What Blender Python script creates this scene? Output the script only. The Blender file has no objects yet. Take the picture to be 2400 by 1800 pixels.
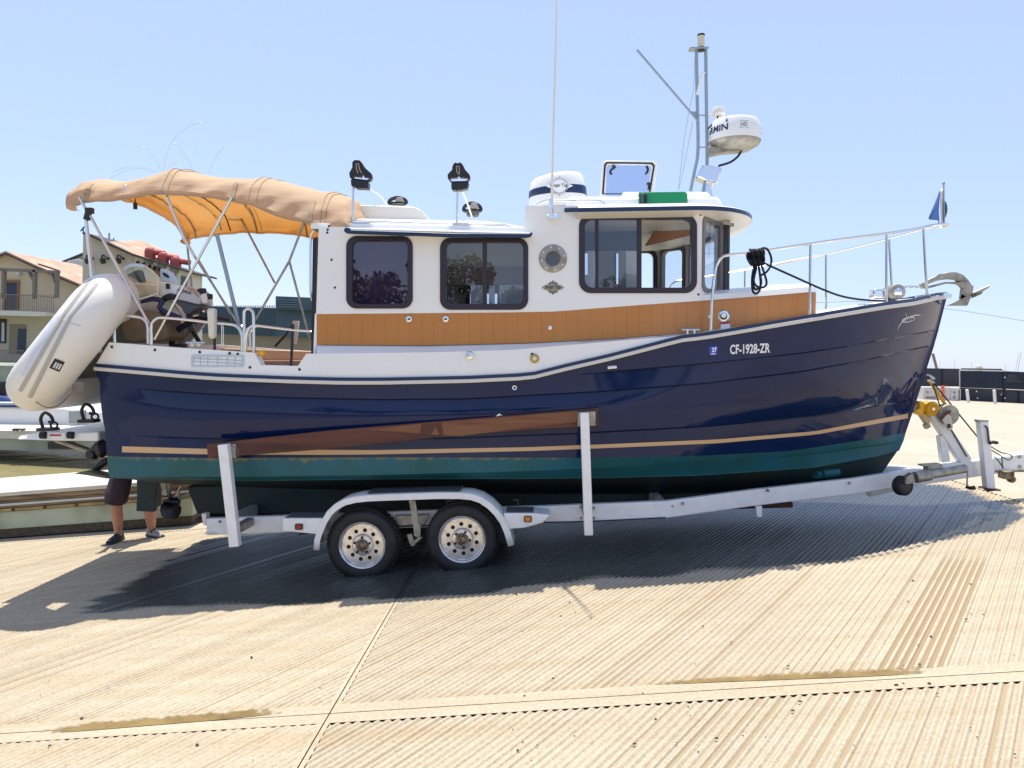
import bpy, bmesh, math, random
from mathutils import Vector, Matrix
from mathutils.bvhtree import BVHTree
from mathutils.geometry import tessellate_polygon
from mathutils import noise as mnoise
random.seed(7)
S = bpy.context.scene
COL = S.collection
rad = math.radians
# ---------------------------------------------------------------- camera
F = 1801.0                       # focal length in photo pixels (2400 wide)
CAM = Vector((0, 0, 2.0))
YAW, PITCH, ROLL = rad(2.2), rad(2.4), rad(2.8)
ROT = Matrix.Rotation(-ROLL, 4, 'Y')
RM = Matrix.Translation(CAM) @ ROT @ Matrix.Translation(-CAM)   # boat-level frame -> true level
fw = Vector((-math.sin(YAW)*math.cos(PITCH), math.cos(YAW)*math.cos(PITCH), -math.sin(PITCH)))
rt = Vector((math.cos(YAW), math.sin(YAW), 0))
up = rt.cross(fw)
cd = bpy.data.cameras.new('camera')
cam = bpy.data.objects.new('camera', cd)
COL.objects.link(cam)
M3 = Matrix((rt, up, -fw)).transposed().to_4x4()
cam.matrix_world = RM @ Matrix.Translation(CAM) @ M3
cd.sensor_width = 36.0
cd.lens = 36.0*F/2400.0
cd.clip_end = 5000
S.camera = cam
# ---------------------------------------------------------------- light
sun_dir = (ROT @ Vector((-0.036, 0.24, 1.0))).normalized()
SUN_EL = math.asin(sun_dir.z)
SUN_AZ = math.atan2(sun_dir.x, sun_dir.y)
W = bpy.data.worlds.new('World')
S.world = W
W.use_nodes = True
wn = W.node_tree
bg = wn.nodes['Background']
sk = wn.nodes.new('ShaderNodeTexSky')
sk.sky_type = 'NISHITA'
sk.sun_disc = False
sk.sun_elevation = SUN_EL
sk.sun_rotation = SUN_AZ
sk.air_density = 1.0
sk.dust_density = 0.35
sk.ozone_density = 2.0
hz = wn.nodes.new('ShaderNodeMix'); hz.data_type = 'RGBA'      # thin high haze evens out the clear sky
hz.inputs[0].default_value = .74
hz.inputs[7].default_value = (1.93, 2.34, 3.6, 1)
wn.links.new(sk.outputs[0], hz.inputs[6]); wn.links.new(hz.outputs[2], bg.inputs[0])
bg.inputs[1].default_value = 0.15
sd = bpy.data.lights.new('sun', 'SUN')
sd.energy = 3.5
sd.angle = rad(0.5)
sd.color = (1.0, 0.95, 0.86)
sun = bpy.data.objects.new('sun', sd)
COL.objects.link(sun)
sun.matrix_world = Matrix.Translation((0, 8, 30)) @ sun_dir.to_track_quat('Z', 'Y').to_matrix().to_4x4()
S.view_settings.view_transform = 'Standard'
S.view_settings.look = 'None'
S.view_settings.exposure = 0.86
S.view_settings.gamma = 1.0

# ---------------------------------------------------------------- projection helpers
def ray(u, v):
    return fw + rt*((u-1200)/F) + up*((900-v)/F)
def P(u, v, y):                  # photo pixel + true depth -> point in the boat-level frame
    d = ray(u, v)
    return CAM + d*(y/d.y)
def PW(u, v, y):                 # same, in the true-level world frame
    return RM @ P(u, v, y)
def UV(p):
    d = p-CAM
    w = d.dot(fw)
    return 1200+F*d.dot(rt)/w, 900-F*d.dot(up)/w
def lin(pts, u):
    if u <= pts[0][0]: a, b = pts[0], pts[1]
    elif u >= pts[-1][0]: a, b = pts[-2], pts[-1]
    else:
        for i in range(len(pts)-1):
            if pts[i][0] <= u <= pts[i+1][0]:
                a, b = pts[i], pts[i+1]; break
    t = (u-a[0])/(b[0]-a[0])
    return a[1]+(b[1]-a[1])*t
def clamp(x, a=0., b=1.): return max(a, min(b, x))
def sm(t): t = clamp(t); return t*t*(3-2*t)
def cat(pts, n=8, closed=False):
    pts = [Vector(p) for p in pts]
    out = []
    N = len(pts)
    for i in range(N if closed else N-1):
        p0 = pts[(i-1) % N] if (closed or i > 0) else pts[0]*2-pts[1]
        p1, p2 = pts[i], pts[(i+1) % N]
        p3 = pts[(i+2) % N] if (closed or i+2 < N) else pts[-1]*2-pts[-2]
        for k in range(n):
            t = k/n
            out.append(0.5*((2*p1)+(p2-p0)*t+(2*p0-5*p1+4*p2-p3)*t*t+(3*p1-p0-3*p2+p3)*t**3))
    if not closed: out.append(pts[-1])
    return out

# ---------------------------------------------------------------- materials
def mat(name, col, rough=.5, metal=0., var=0., vscale=8., bump=0., bscale=60., coat=0., col2=None, spec=None, stretch=None):
    m = bpy.data.materials.new(name); m.use_nodes = True
    nt = m.node_tree; b = nt.nodes['Principled BSDF']
    b.inputs['Roughness'].default_value = rough
    b.inputs['Metallic'].default_value = metal
    if coat: b.inputs['Coat Weight'].default_value = coat; b.inputs['Coat Roughness'].default_value = .04
    if spec is not None: b.inputs['Specular IOR Level'].default_value = spec
    c = (*col, 1)
    b.inputs['Base Color'].default_value = c
    if var or bump:
        tc = nt.nodes.new('ShaderNodeTexCoord'); mp = nt.nodes.new('ShaderNodeMapping')
        nt.links.new(tc.outputs['Object'], mp.inputs[0])
        if stretch: mp.inputs['Scale'].default_value = stretch
    if var:
        n = nt.nodes.new('ShaderNodeTexNoise'); n.inputs['Scale'].default_value = vscale; n.inputs['Detail'].default_value = 6
        nt.links.new(mp.outputs[0], n.inputs[0])
        r = nt.nodes.new('ShaderNodeValToRGB')
        c2 = col2 or tuple(x*(1-var) for x in col)
        r.color_ramp.elements[0].position = .35; r.color_ramp.elements[0].color = (*c2, 1)
        r.color_ramp.elements[1].position = .62; r.color_ramp.elements[1].color = c
        nt.links.new(n.outputs['Fac'], r.inputs[0]); nt.links.new(r.outputs[0], b.inputs['Base Color'])
        mr = nt.nodes.new('ShaderNodeMapRange'); mr.inputs[3].default_value = rough*1.25; mr.inputs[4].default_value = rough*.85
        nt.links.new(n.outputs['Fac'], mr.inputs[0]); nt.links.new(mr.outputs[0], b.inputs['Roughness'])
    if bump:
        n2 = nt.nodes.new('ShaderNodeTexNoise'); n2.inputs['Scale'].default_value = bscale; n2.inputs['Detail'].default_value = 5
        nt.links.new(mp.outputs[0], n2.inputs[0])
        bp = nt.nodes.new('ShaderNodeBump'); bp.inputs['Strength'].default_value = bump; bp.inputs['Distance'].default_value = .01
        nt.links.new(n2.outputs['Fac'], bp.inputs['Height']); nt.links.new(bp.outputs[0], b.inputs['Normal'])
    return m
def glass(name, tint, refl=.12, rough=0.0):
    m = bpy.data.materials.new(name); m.use_nodes = True
    nt = m.node_tree; nt.nodes.remove(nt.nodes['Principled BSDF'])
    out = nt.nodes['Material Output']
    t = nt.nodes.new('ShaderNodeBsdfTransparent'); t.inputs[0].default_value = (*tint, 1)
    g = nt.nodes.new('ShaderNodeBsdfGlossy'); g.inputs['Roughness'].default_value = rough
    fr = nt.nodes.new('ShaderNodeFresnel'); fr.inputs[0].default_value = 1.5
    ge = nt.nodes.new('ShaderNodeNewGeometry'); ii = nt.nodes.new('ShaderNodeMath'); ii.operation = 'MULTIPLY_ADD'
    nt.links.new(ge.outputs['Backfacing'], ii.inputs[0]); ii.inputs[1].default_value = 1/1.5-1.5; ii.inputs[2].default_value = 1.5; nt.links.new(ii.outputs[0], fr.inputs[0])
    ad = nt.nodes.new('ShaderNodeMath'); ad.operation = 'ADD'; ad.inputs[1].default_value = refl; ad.use_clamp = True
    mx = nt.nodes.new('ShaderNodeMixShader')
    nt.links.new(fr.outputs[0], ad.inputs[0]); nt.links.new(ad.outputs[0], mx.inputs[0])
    nt.links.new(t.outputs[0], mx.inputs[1]); nt.links.new(g.outputs[0], mx.inputs[2]); nt.links.new(mx.outputs[0], out.inputs[0])
    return m
M = {}
M['navy'] = mat('navy gelcoat', (.006, .018, .076), .06, var=.2, vscale=1.2, bump=.015, bscale=2.5, coat=.0, spec=.34)
M['white'] = mat('white gelcoat', (.86, .855, .82), .25, var=.03, vscale=2, bump=.01, bscale=5)
M['cream'] = mat('cream gelcoat', (.80, .77, .70), .35, var=.05, vscale=3)
M['steel'] = mat('stainless steel', (.72, .72, .70), .16, 1.)
M['chrome'] = mat('chrome', (.8, .8, .8), .07, 1.)
M['mastpaint'] = mat('mast grey paint', (.30, .37, .42), .35, .3)
M['frame'] = mat('window frame plum', (.022, .014, .026), .3)
M['black'] = mat('black plastic', (.012, .012, .014), .4)
M['rubber'] = mat('black rubber', (.018, .018, .02), .75, bump=.1, bscale=90)
M['tyre'] = mat('tyre rubber', (.016, .017, .02), .55, var=.4, vscale=9, bump=.12, bscale=60)
M['galv'] = mat('galvanised steel', (.42, .40, .34), .5, .6, var=.35, vscale=14)
M['rim'] = mat('galvanised rim', (.86, .86, .85), .24, .7, var=.25, vscale=16, col2=(.64, .61, .56))
M['rust'] = mat('rusty iron', (.13, .055, .025), .8, .2, var=.5, vscale=30, bump=.3)
M['trailer'] = mat('trailer white paint', (.86, .86, .84), .35, var=.10, vscale=11, col2=(.81, .79, .75), bump=.03, bscale=20)
M['tread'] = mat('grey tread plate', (.10, .11, .12), .6, bump=.3, bscale=50)
M['green'] = mat('green lightboard', (.005, .27, .10), .4, var=.08)
M['yellow'] = mat('yellow polyurethane', (.85, .42, .0), .35, var=.1)
M['yelstrap'] = mat('yellow webbing', (.62, .45, .01), .7)
M['rope'] = mat('navy rope', (.006, .008, .018), .8, bump=.4, bscale=120)
M['wire'] = mat('steel wire', (.35, .36, .36), .4, .6)
M['ivory'] = mat('ivory hypalon', (.82, .79, .71), .5, var=.05, vscale=4, bump=.05, bscale=14)
M['patch'] = mat('grey hypalon', (.30, .30, .29), .6, var=.1)
M['greystripe'] = mat('grey rubbing strake', (.45, .43, .38), .6)
M['deckgrey'] = mat('grey non-skid', (.42, .42, .41), .7, bump=.2, bscale=140)
M['taninner'] = mat('beige cockpit liner', (.50, .36, .26), .5, var=.05)
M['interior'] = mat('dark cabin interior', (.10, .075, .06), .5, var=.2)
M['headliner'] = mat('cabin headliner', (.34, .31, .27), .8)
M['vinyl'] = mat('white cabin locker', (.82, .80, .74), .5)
M['orangewood'] = mat('orange varnished ply', (.55, .20, .055), .35, var=.1, vscale=6)
M['skin'] = mat('skin', (.46, .21, .135), .5, var=.12, vscale=20)
M['shorts'] = mat('dark brown shorts', (.045, .028, .035), .9, var=.25, vscale=10, bump=.4, bscale=25)
M['shirt'] = mat('grey shirt', (.12, .13, .15), .9)
M['shoe'] = mat('black trainer', (.02, .025, .04), .6)
M['shoegrey'] = mat('grey trainer mesh', (.30, .30, .28), .7)
M['hair'] = mat('brown hair', (.05, .03, .02), .7)
M['amber'] = mat('amber lens', (.75, .22, .01), .2)
M['red'] = mat('red lens', (.30, .01, .012), .2)
M['redpaint'] = mat('red label', (.45, .02, .03), .5)
M['blue'] = mat('blue label', (.02, .05, .42), .5)
M['paper'] = mat('white label', (.8, .8, .8), .5)
M['navytrim'] = mat('navy trim', (.006, .025, .08), .3)
M['flag'] = mat('blue flag cloth', (.09, .17, .42), .8)
M['flagdark'] = mat('dark flag cloth', (.02, .09, .12), .8)
M['teak'] = mat('bronze badge', (.33, .29, .21), .4, .5)
M['badgedark'] = mat('dark badge', (.07, .065, .055), .5, .2)
M['stucco'] = mat('tan stucco', (.62, .53, .38), .9, var=.12, vscale=.35, bump=.15, bscale=8)
M['stucco2'] = mat('grey tan stucco', (.52, .47, .38), .9, var=.14, vscale=.3, bump=.15, bscale=8)
M['stuccolight'] = mat('pale stucco', (.66, .61, .51), .9, var=.1, vscale=.4)
M['tiles'] = mat('clay roof tiles', (.55, .36, .25), .85, var=.3, vscale=1.5, bump=.4, bscale=6)
M['darkroof'] = mat('dark fascia', (.05, .04, .035), .7)
M['bpost'] = mat('grey brown beam', (.20, .17, .14), .8)
M['door'] = mat('dark blue door', (.02, .035, .07), .4)
M['doorwood'] = mat('stained door frame', (.30, .13, .05), .6)
M['winglass'] = mat('dark window glass', (.05, .08, .10), .08)
M['vent'] = mat('red vent cowl', (.36, .06, .05), .55, var=.15, vscale=3)
M['aircon'] = mat('air conditioner casing', (.55, .55, .53), .6)
M['clad'] = mat('blue grey cladding', (.055, .10, .135), .6, var=.2, vscale=.6)
M['screen'] = mat('dark windscreen mesh', (.008, .018, .035), .7, var=.3, vscale=.7)
M['screen2'] = mat('faded windscreen mesh', (.045, .05, .062), .8, var=.4, vscale=.9)
M['barrier'] = mat('white plastic barrier', (.62, .60, .56), .5, var=.1)
M['orange'] = mat('orange delineator', (.75, .12, .05), .5)
M['bollard'] = mat('white bollard', (.72, .71, .66), .6)
M['barge'] = mat('pale green float side', (.40, .45, .34), .8, var=.35, vscale=1.6, col2=(.22, .22, .13), bump=.2, bscale=14)
M['floatdeck'] = mat('bleached float deck', (.60, .56, .48), .85, var=.15, vscale=2.4, bump=.2, bscale=30)
M['bargewood'] = mat('weathered timber', (.26, .19, .11), .9, var=.5, vscale=5, bump=.4, bscale=25, stretch=(.3, 1, 3))
M['dockfascia'] = mat('algae stained dock side', (.32, .36, .28), .9, var=.35, vscale=1.2)
M['awning'] = mat('blue canvas', (.03, .06, .19), .8)
M['leaf'] = mat('leaf', (.095, .11, .055), .6, var=.4, vscale=2)
M['bark'] = mat('bark', (.09, .07, .05), .9, bump=.5, bscale=12)
M['silt'] = None
M['g_dark'] = glass('dark tinted glass', (.62, .56, .68), .05)
M['g_tint'] = glass('tinted glass', (.84, .87, .92), .03)
M['g_clear'] = glass('clear glass', (.94, .96, .97), .01)
M['g_vinyl'] = glass('clear vinyl', (.80, .80, .66), .05, .12)
M['g_hatch'] = glass('smoked hatch glass', (.78, .82, .90), .03)

def ramp_mat(name, base, dirt, groove=True):
    m = bpy.data.materials.new(name); m.use_nodes = True
    nt = m.node_tree; b = nt.nodes['Principled BSDF']; L = nt.links.new
    tc = nt.nodes.new('ShaderNodeTexCoord')
    def noise(scale, detail=6, vec=None, rough=.6):
        n = nt.nodes.new('ShaderNodeTexNoise'); n.inputs['Scale'].default_value = scale; n.inputs['Detail'].default_value = detail
        n.inputs['Roughness'].default_value = rough
        L(vec or tc.outputs['Object'], n.inputs[0]); return n.outputs['Fac']
    def rampn(fac, stops):
        r = nt.nodes.new('ShaderNodeValToRGB'); e = r.color_ramp.elements
        while len(e) < len(stops): e.new(.5)
        for i, (p, c) in enumerate(stops): e[i].position = p; e[i].color = (*c, 1) if len(c) == 3 else c
        L(fac, r.inputs[0]); return r.outputs[0]
    def mix(fac, a, c, mode='MIX'):
        x = nt.nodes.new('ShaderNodeMix'); x.data_type = 'RGBA'; x.blend_type = mode
        if isinstance(fac, float): x.inputs[0].default_value = fac
        else: L(fac, x.inputs[0])
        L(a, x.inputs[6]) if not isinstance(a, tuple) else setattr(x.inputs[6], 'default_value', (*a, 1))
        L(c, x.inputs[7]) if not isinstance(c, tuple) else setattr(x.inputs[7], 'default_value', (*c, 1))
        return x.outputs[2]
    mp = nt.nodes.new('ShaderNodeMapping'); mp.inputs['Rotation'].default_value = (0, 0, rad(-55.4)); mp.inputs['Scale'].default_value = (.12, 3.0, 1)
    mp.vector_type = 'TEXTURE' if False else 'POINT'
    L(tc.outputs['Object'], mp.inputs[0])
    c = rampn(noise(.55, 8), [(.3, tuple(x*.86 for x in base)), (.7, tuple(min(1, x*1.06) for x in base))])
    streak = rampn(noise(2.2, 6, mp.outputs[0]), [(.42, (0, 0, 0)), (.75, (1, 1, 1))])
    c = mix(streak, c, tuple(x*y for x, y in zip(base, (.86, .80, .70))))
    fine = rampn(noise(55, 4), [(.35, (.80, .78, .74)), (.6, (1, 1, 1))])
    c = mix(1.0, c, fine, 'MULTIPLY')
    spots = rampn(noise(9, 3), [(.69, (0, 0, 0)), (.74, (1, 1, 1))])
    c = mix(spots, c, tuple(x*.72 for x in base))
    if groove:
        at = nt.nodes.new('ShaderNodeAttribute'); at.attribute_name = 'dirt'
        c = mix(at.outputs['Fac'], c, dirt)
        wt = nt.nodes.new('ShaderNodeAttribute'); wt.attribute_name = 'wet_shade'
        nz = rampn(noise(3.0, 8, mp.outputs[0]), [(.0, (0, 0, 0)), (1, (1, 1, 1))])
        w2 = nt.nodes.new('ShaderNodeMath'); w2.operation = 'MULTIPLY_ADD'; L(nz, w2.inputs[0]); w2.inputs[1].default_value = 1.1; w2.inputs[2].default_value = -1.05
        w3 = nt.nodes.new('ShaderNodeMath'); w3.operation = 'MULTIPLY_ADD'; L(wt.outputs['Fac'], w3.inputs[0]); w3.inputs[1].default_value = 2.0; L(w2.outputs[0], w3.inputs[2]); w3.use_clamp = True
        wet_shade = rampn(w3.outputs[0], [(.35, (0, 0, 0)), (.62, (1, 1, 1))])
        c = mix(wet_shade, c, tuple(x*y for x, y in zip(base, (.10, .125, .15))))  # wet concrete colour, taken darker so the boat's shadow looks deeper
        rg = nt.nodes.new('ShaderNodeMapRange'); L(wet_shade, rg.inputs[0]); rg.inputs[3].default_value = .9; rg.inputs[4].default_value = .24
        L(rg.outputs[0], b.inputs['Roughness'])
    else: b.inputs['Roughness'].default_value = .9
    L(c, b.inputs['Base Color'])
    bp = nt.nodes.new('ShaderNodeBump'); bp.inputs['Strength'].default_value = .35; bp.inputs['Distance'].default_value = .008
    L(noise(70, 6), bp.inputs['Height']); L(bp.outputs[0], b.inputs['Normal'])
    return m
CONC = (.50, .43, .315)
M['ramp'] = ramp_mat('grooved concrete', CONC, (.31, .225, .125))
M['conc'] = ramp_mat('smooth concrete', (.50, .44, .345), (.3, .2, .1), False)
M['base'] = mat('dark joint filler', (.10, .082, .055), .95, var=.4, vscale=20)

def bottom_mat():
    m = mat('teal bottom paint', (.006, .12, .175), .5, var=.5, vscale=2.2, col2=(.008, .095, .095), bump=.12, bscale=40)
    nt = m.node_tree; b = nt.nodes['Principled BSDF']; L = nt.links.new
    prev = b.inputs['Base Color'].links[0].from_socket
    at = nt.nodes.new('ShaderNodeAttribute'); at.attribute_name = 'scum'
    tc = nt.nodes.new('ShaderNodeTexCoord'); n = nt.nodes.new('ShaderNodeTexNoise'); n.inputs['Scale'].default_value = 14; n.inputs['Detail'].default_value = 8
    mp = nt.nodes.new('ShaderNodeMapping'); mp.inputs['Scale'].default_value = (1, 1, .5); L(tc.outputs['Object'], mp.inputs[0]); L(mp.outputs[0], n.inputs[0])
    a = nt.nodes.new('ShaderNodeMath'); a.operation = 'ADD'; L(at.outputs['Fac'], a.inputs[0]); L(n.outputs['Fac'], a.inputs[1])
    r = nt.nodes.new('ShaderNodeValToRGB'); r.color_ramp.elements[0].position = .98; r.color_ramp.elements[1].position = 1.2
    r.color_ramp.elements[0].position = .78; r.color_ramp.elements[1].position = .98
    sb = nt.nodes.new('ShaderNodeMath'); sb.operation = 'SUBTRACT'; L(a.outputs[0], sb.inputs[0]); sb.inputs[1].default_value = .4; L(sb.outputs[0], r.inputs[0])
    x = nt.nodes.new('ShaderNodeMix'); x.data_type = 'RGBA'; L(r.outputs[0], x.inputs[0]); L(prev, x.inputs[6]); x.inputs[7].default_value = (.17, .17, .075, 1)
    L(x.outputs[2], b.inputs['Base Color'])
    return m
M['teal'] = bottom_mat()
M['keeldark'] = mat('dark keel teal', (.004, .032, .045), .6, var=.5, vscale=4, col2=(.02, .03, .022), bump=.15, bscale=40)  # darker teal for keel, rudder and underbody
def canvas_mat():
    m = bpy.data.materials.new('beige canvas'); m.use_nodes = True
    nt = m.node_tree; b = nt.nodes['Principled BSDF']; L = nt.links.new
    b.inputs['Base Color'].default_value = (.60, .445, .285, 1); b.inputs['Roughness'].default_value = .9
    tr = nt.nodes.new('ShaderNodeBsdfTranslucent'); tr.inputs[0].default_value = (.85, .34, .05, 1)
    mx = nt.nodes.new('ShaderNodeMixShader'); mx.inputs[0].default_value = .26
    out = nt.nodes['Material Output']
    tc = nt.nodes.new('ShaderNodeTexCoord'); n = nt.nodes.new('ShaderNodeTexNoise'); n.inputs['Scale'].default_value = 3.2; n.inputs['Detail'].default_value = 2.5
    mp = nt.nodes.new('ShaderNodeMapping'); mp.inputs['Scale'].default_value = (.55, 1.0, 3.4); mp.inputs['Rotation'].default_value = (.1, .30, .2)
    L(tc.outputs['Object'], mp.inputs[0]); L(mp.outputs[0], n.inputs[0])
    bp = nt.nodes.new('ShaderNodeBump'); bp.inputs['Strength'].default_value = .28; bp.inputs['Distance'].default_value = .05
    L(n.outputs['Fac'], bp.inputs['Height']); L(bp.outputs[0], b.inputs['Normal']); L(bp.outputs[0], tr.inputs['Normal'])
    L(b.outputs[0], mx.inputs[1]); L(tr.outputs[0], mx.inputs[2]); L(mx.outputs[0], out.inputs[0])
    return m
M['canvas'] = canvas_mat()
def tan_mat():                    # tan band with scored plank lines
    m = mat('tan gelcoat band', (.50, .205, .05), .18, var=.06, vscale=2)
    nt = m.node_tree; b = nt.nodes['Principled BSDF']; L = nt.links.new
    prev = b.inputs['Base Color'].links[0].from_socket
    tc = nt.nodes.new('ShaderNodeTexCoord'); sp = nt.nodes.new('ShaderNodeSeparateXYZ'); L(tc.outputs['Object'], sp.inputs[0])
    a = nt.nodes.new('ShaderNodeMath'); a.operation = 'MULTIPLY'; a.inputs[1].default_value = 1/.1065; L(sp.outputs[0], a.inputs[0])
    f = nt.nodes.new('ShaderNodeMath'); f.operation = 'FRACT'; L(a.outputs[0], f.inputs[0])
    l = nt.nodes.new('ShaderNodeMath'); l.operation = 'LESS_THAN'; l.inputs[1].default_value = .035; L(f.outputs[0], l.inputs[0])
    x = nt.nodes.new('ShaderNodeMix'); x.data_type = 'RGBA'; L(l.outputs[0], x.inputs[0]); L(prev, x.inputs[6]); x.inputs[7].default_value = (.455, .187, .046, 1)
    L(x.outputs[2], b.inputs['Base Color'])
    bp = nt.nodes.new('ShaderNodeBump'); bp.invert = True; bp.inputs['Distance'].default_value = .004; L(l.outputs[0], bp.inputs['Height']); L(bp.outputs[0], b.inputs['Normal'])
    return m
M['tan'] = tan_mat()
def wood_mat():
    m = mat('stained bunk board', (.115, .034, .018), .6, var=.45, vscale=4, bump=.25, bscale=30, stretch=(.25, 1, 3), col2=(.05, .016, .011))
    return m
M['wood'] = wood_mat()
M['woodpale'] = mat('bare bunk board', (.22, .10, .045), .7, var=.4, vscale=6, bump=.25, bscale=30, stretch=(.25, 1, 3), col2=(.17, .06, .028))
def water_mat():
    m = mat('harbour water', (.30, .26, .13), .16, bump=.5, bscale=2.2, spec=.5)
    m.node_tree.nodes['Bump'].inputs['Distance'].default_value = .05
    return m
M['water'] = water_mat()
def silt_mat():
    m = mat('olive silt', (.25, .165, .055), .85, var=.35, vscale=6, bump=.3, bscale=40)
    nt = m.node_tree; b = nt.nodes['Principled BSDF']; L = nt.links.new
    at = nt.nodes.new('ShaderNodeAttribute'); at.attribute_name = 'dirt'
    tc = nt.nodes.new('ShaderNodeTexCoord'); n = nt.nodes.new('ShaderNodeTexNoise'); n.inputs['Scale'].default_value = 22; n.inputs['Detail'].default_value = 8
    L(tc.outputs['Object'], n.inputs[0])
    a = nt.nodes.new('ShaderNodeMath'); a.operation = 'ADD'; L(at.outputs['Fac'], a.inputs[0]); L(n.outputs['Fac'], a.inputs[1])
    r = nt.nodes.new('ShaderNodeMapRange'); r.inputs[1].default_value = .80; r.inputs[2].default_value = 1.25; L(a.outputs[0], r.inputs[0])
    L(r.outputs[0], b.inputs['Alpha'])
    return m
M['silt'] = silt_mat()

# ---------------------------------------------------------------- mesh builder
class MB:
    def __init__(s): s.v = []; s.f = []
    def add(s, vs, fs):
        o = len(s.v); s.v += [Vector(p) for p in vs]; s.f += [tuple(i+o for i in f) for f in fs]
        return s
    def hexa(s, p):              # 8 points: bottom ring 0-3, top ring 4-7
        return s.add(p, [(3, 2, 1, 0), (4, 5, 6, 7), (0, 1, 5, 4), (1, 2, 6, 5), (2, 3, 7, 6), (3, 0, 4, 7)])
    def box(s, c, d, rot=None):
        c = Vector(c); x, y, z = d[0]/2, d[1]/2, d[2]/2
        pts = [Vector(p) for p in ((-x, -y, -z), (x, -y, -z), (x, y, -z), (-x, y, -z), (-x, -y, z), (x, -y, z), (x, y, z), (-x, y, z))]
        if rot is not None: pts = [rot @ p for p in pts]
        return s.hexa([p+c for p in pts])
    def beam(s, a, b, w, h, upv=(0, 0, 1)):  # rectangular bar, w sideways, h along up
        a, b = Vector(a), Vector(b); d = (b-a).normalized()
        sd_ = d.cross(Vector(upv)).normalized(); uu = sd_.cross(d).normalized()
        q = lambda c: [c-sd_*w/2-uu*h/2, c+sd_*w/2-uu*h/2, c+sd_*w/2+uu*h/2, c-sd_*w/2+uu*h/2]
        return s.hexa(q(a)+q(b))
    def slab(s, pts, y0, y1):    # photo-pixel outline at depth y0, given its real thickness to y1
        f = [P(u, v, y0) for u, v in pts]
        return s.extr(f, Vector((0, y1-y0, 0)))
    def extr(s, f, d):
        n = len(f); tri = tessellate_polygon([f])
        o = len(f)
        fs = [tuple(t) for t in tri]+[tuple(i+o for i in reversed(t)) for t in tri]
        fs += [(i, (i+1) % n, (i+1) % n+o, i+o) for i in range(n)]
        return s.add(list(f)+[p+d for p in f], fs)
    def slabw(s, pts, y0, y1):   # same, in the true-level world frame
        return s.extr([PW(u, v, y0) for u, v in pts], Vector((0, y1-y0, 0)))
    def plate(s, outer, holes, d):   # polygon with holes, extruded by d
        loops = [list(outer)]+[list(h) for h in holes]
        fl = [p for l in loops for p in l]; n = len(fl)
        tri = tessellate_polygon(loops)
        fs = [tuple(t) for t in tri]+[tuple(i+n for i in reversed(t)) for t in tri]
        o = 0
        for l in loops:
            k = len(l)
            fs += [(o+i, o+(i+1) % k, o+(i+1) % k+n, o+i+n) for i in range(k)]
            o += k
        return s.add(fl+[p+d for p in fl], fs)
    def tube(s, path, r, n=10, cap=True, closed=False):
        path = [Vector(p) for p in path]; N = len(path)
        rr = r if isinstance(r, (list, tuple)) else [r]*N
        o = len(s.v); prev = None
        for i, p in enumerate(path):
            if closed: d = path[(i+1) % N]-path[i-1]
            else: d = path[min(i+1, N-1)]-path[max(i-1, 0)]
            if d.length < 1e-9: d = Vector((0, 0, 1))
            d.normalize()
            if prev is None:
                a = Vector((0, 0, 1)) if abs(d.z) < .9 else Vector((1, 0, 0))
                e1 = d.cross(a).normalized()
            else:
                e1 = (prev-d*prev.dot(d)).normalized()
            prev = e1; e2 = d.cross(e1)
            for k in range(n):
                t = 2*math.pi*k/n
                s.v.append(p+(e1*math.cos(t)+e2*math.sin(t))*rr[i])
        for i in range(N if closed else N-1):
            j = (i+1) % N
            for k in range(n):
                s.f.append((o+i*n+k, o+i*n+(k+1) % n, o+j*n+(k+1) % n, o+j*n+k))
        if cap and not closed:
            s.f.append(tuple(o+k for k in reversed(range(n)))); s.f.append(tuple(o+(N-1)*n+k for k in range(n)))
        return s
    def lathe(s, prof, c, axis=(0, 0, 1), n=32):   # prof: (radius, along axis)
        ax = Vector(axis).normalized(); a = Vector((0, 0, 1)) if abs(ax.z) < .9 else Vector((1, 0, 0))
        e1 = ax.cross(a).normalized(); e2 = ax.cross(e1); c = Vector(c); o = len(s.v); m = len(prof)
        for r, h in prof:
            for k in range(n):
                t = 2*math.pi*k/n
                s.v.append(c+ax*h+(e1*math.cos(t)+e2*math.sin(t))*max(r, 1e-5))
        for i in range(m-1):
            for k in range(n):
                s.f.append((o+i*n+k, o+i*n+(k+1) % n, o+(i+1)*n+(k+1) % n, o+(i+1)*n+k))
        return s
    def grid(s, rows, closed=False):
        o = len(s.v); n = len(rows[0])
        for r in rows: s.v += [Vector(p) for p in r]
        for i in range(len(rows)-1):
            for k in range(n if closed else n-1):
                s.f.append((o+i*n+k, o+i*n+(k+1) % n, o+(i+1)*n+(k+1) % n, o+(i+1)*n+k))
        return s
    def mirror(s):               # add the far-side half of the boat
        o = len(s.v); s.v += [mir(p) for p in s.v[:o]]
        s.f += [tuple(i+o for i in reversed(f)) for f in s.f[:]]
        return s
YC = 7.95                        # boat centreline depth
def mir(p): return Vector((p[0], 2*YC-p[1], p[2]))

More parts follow.
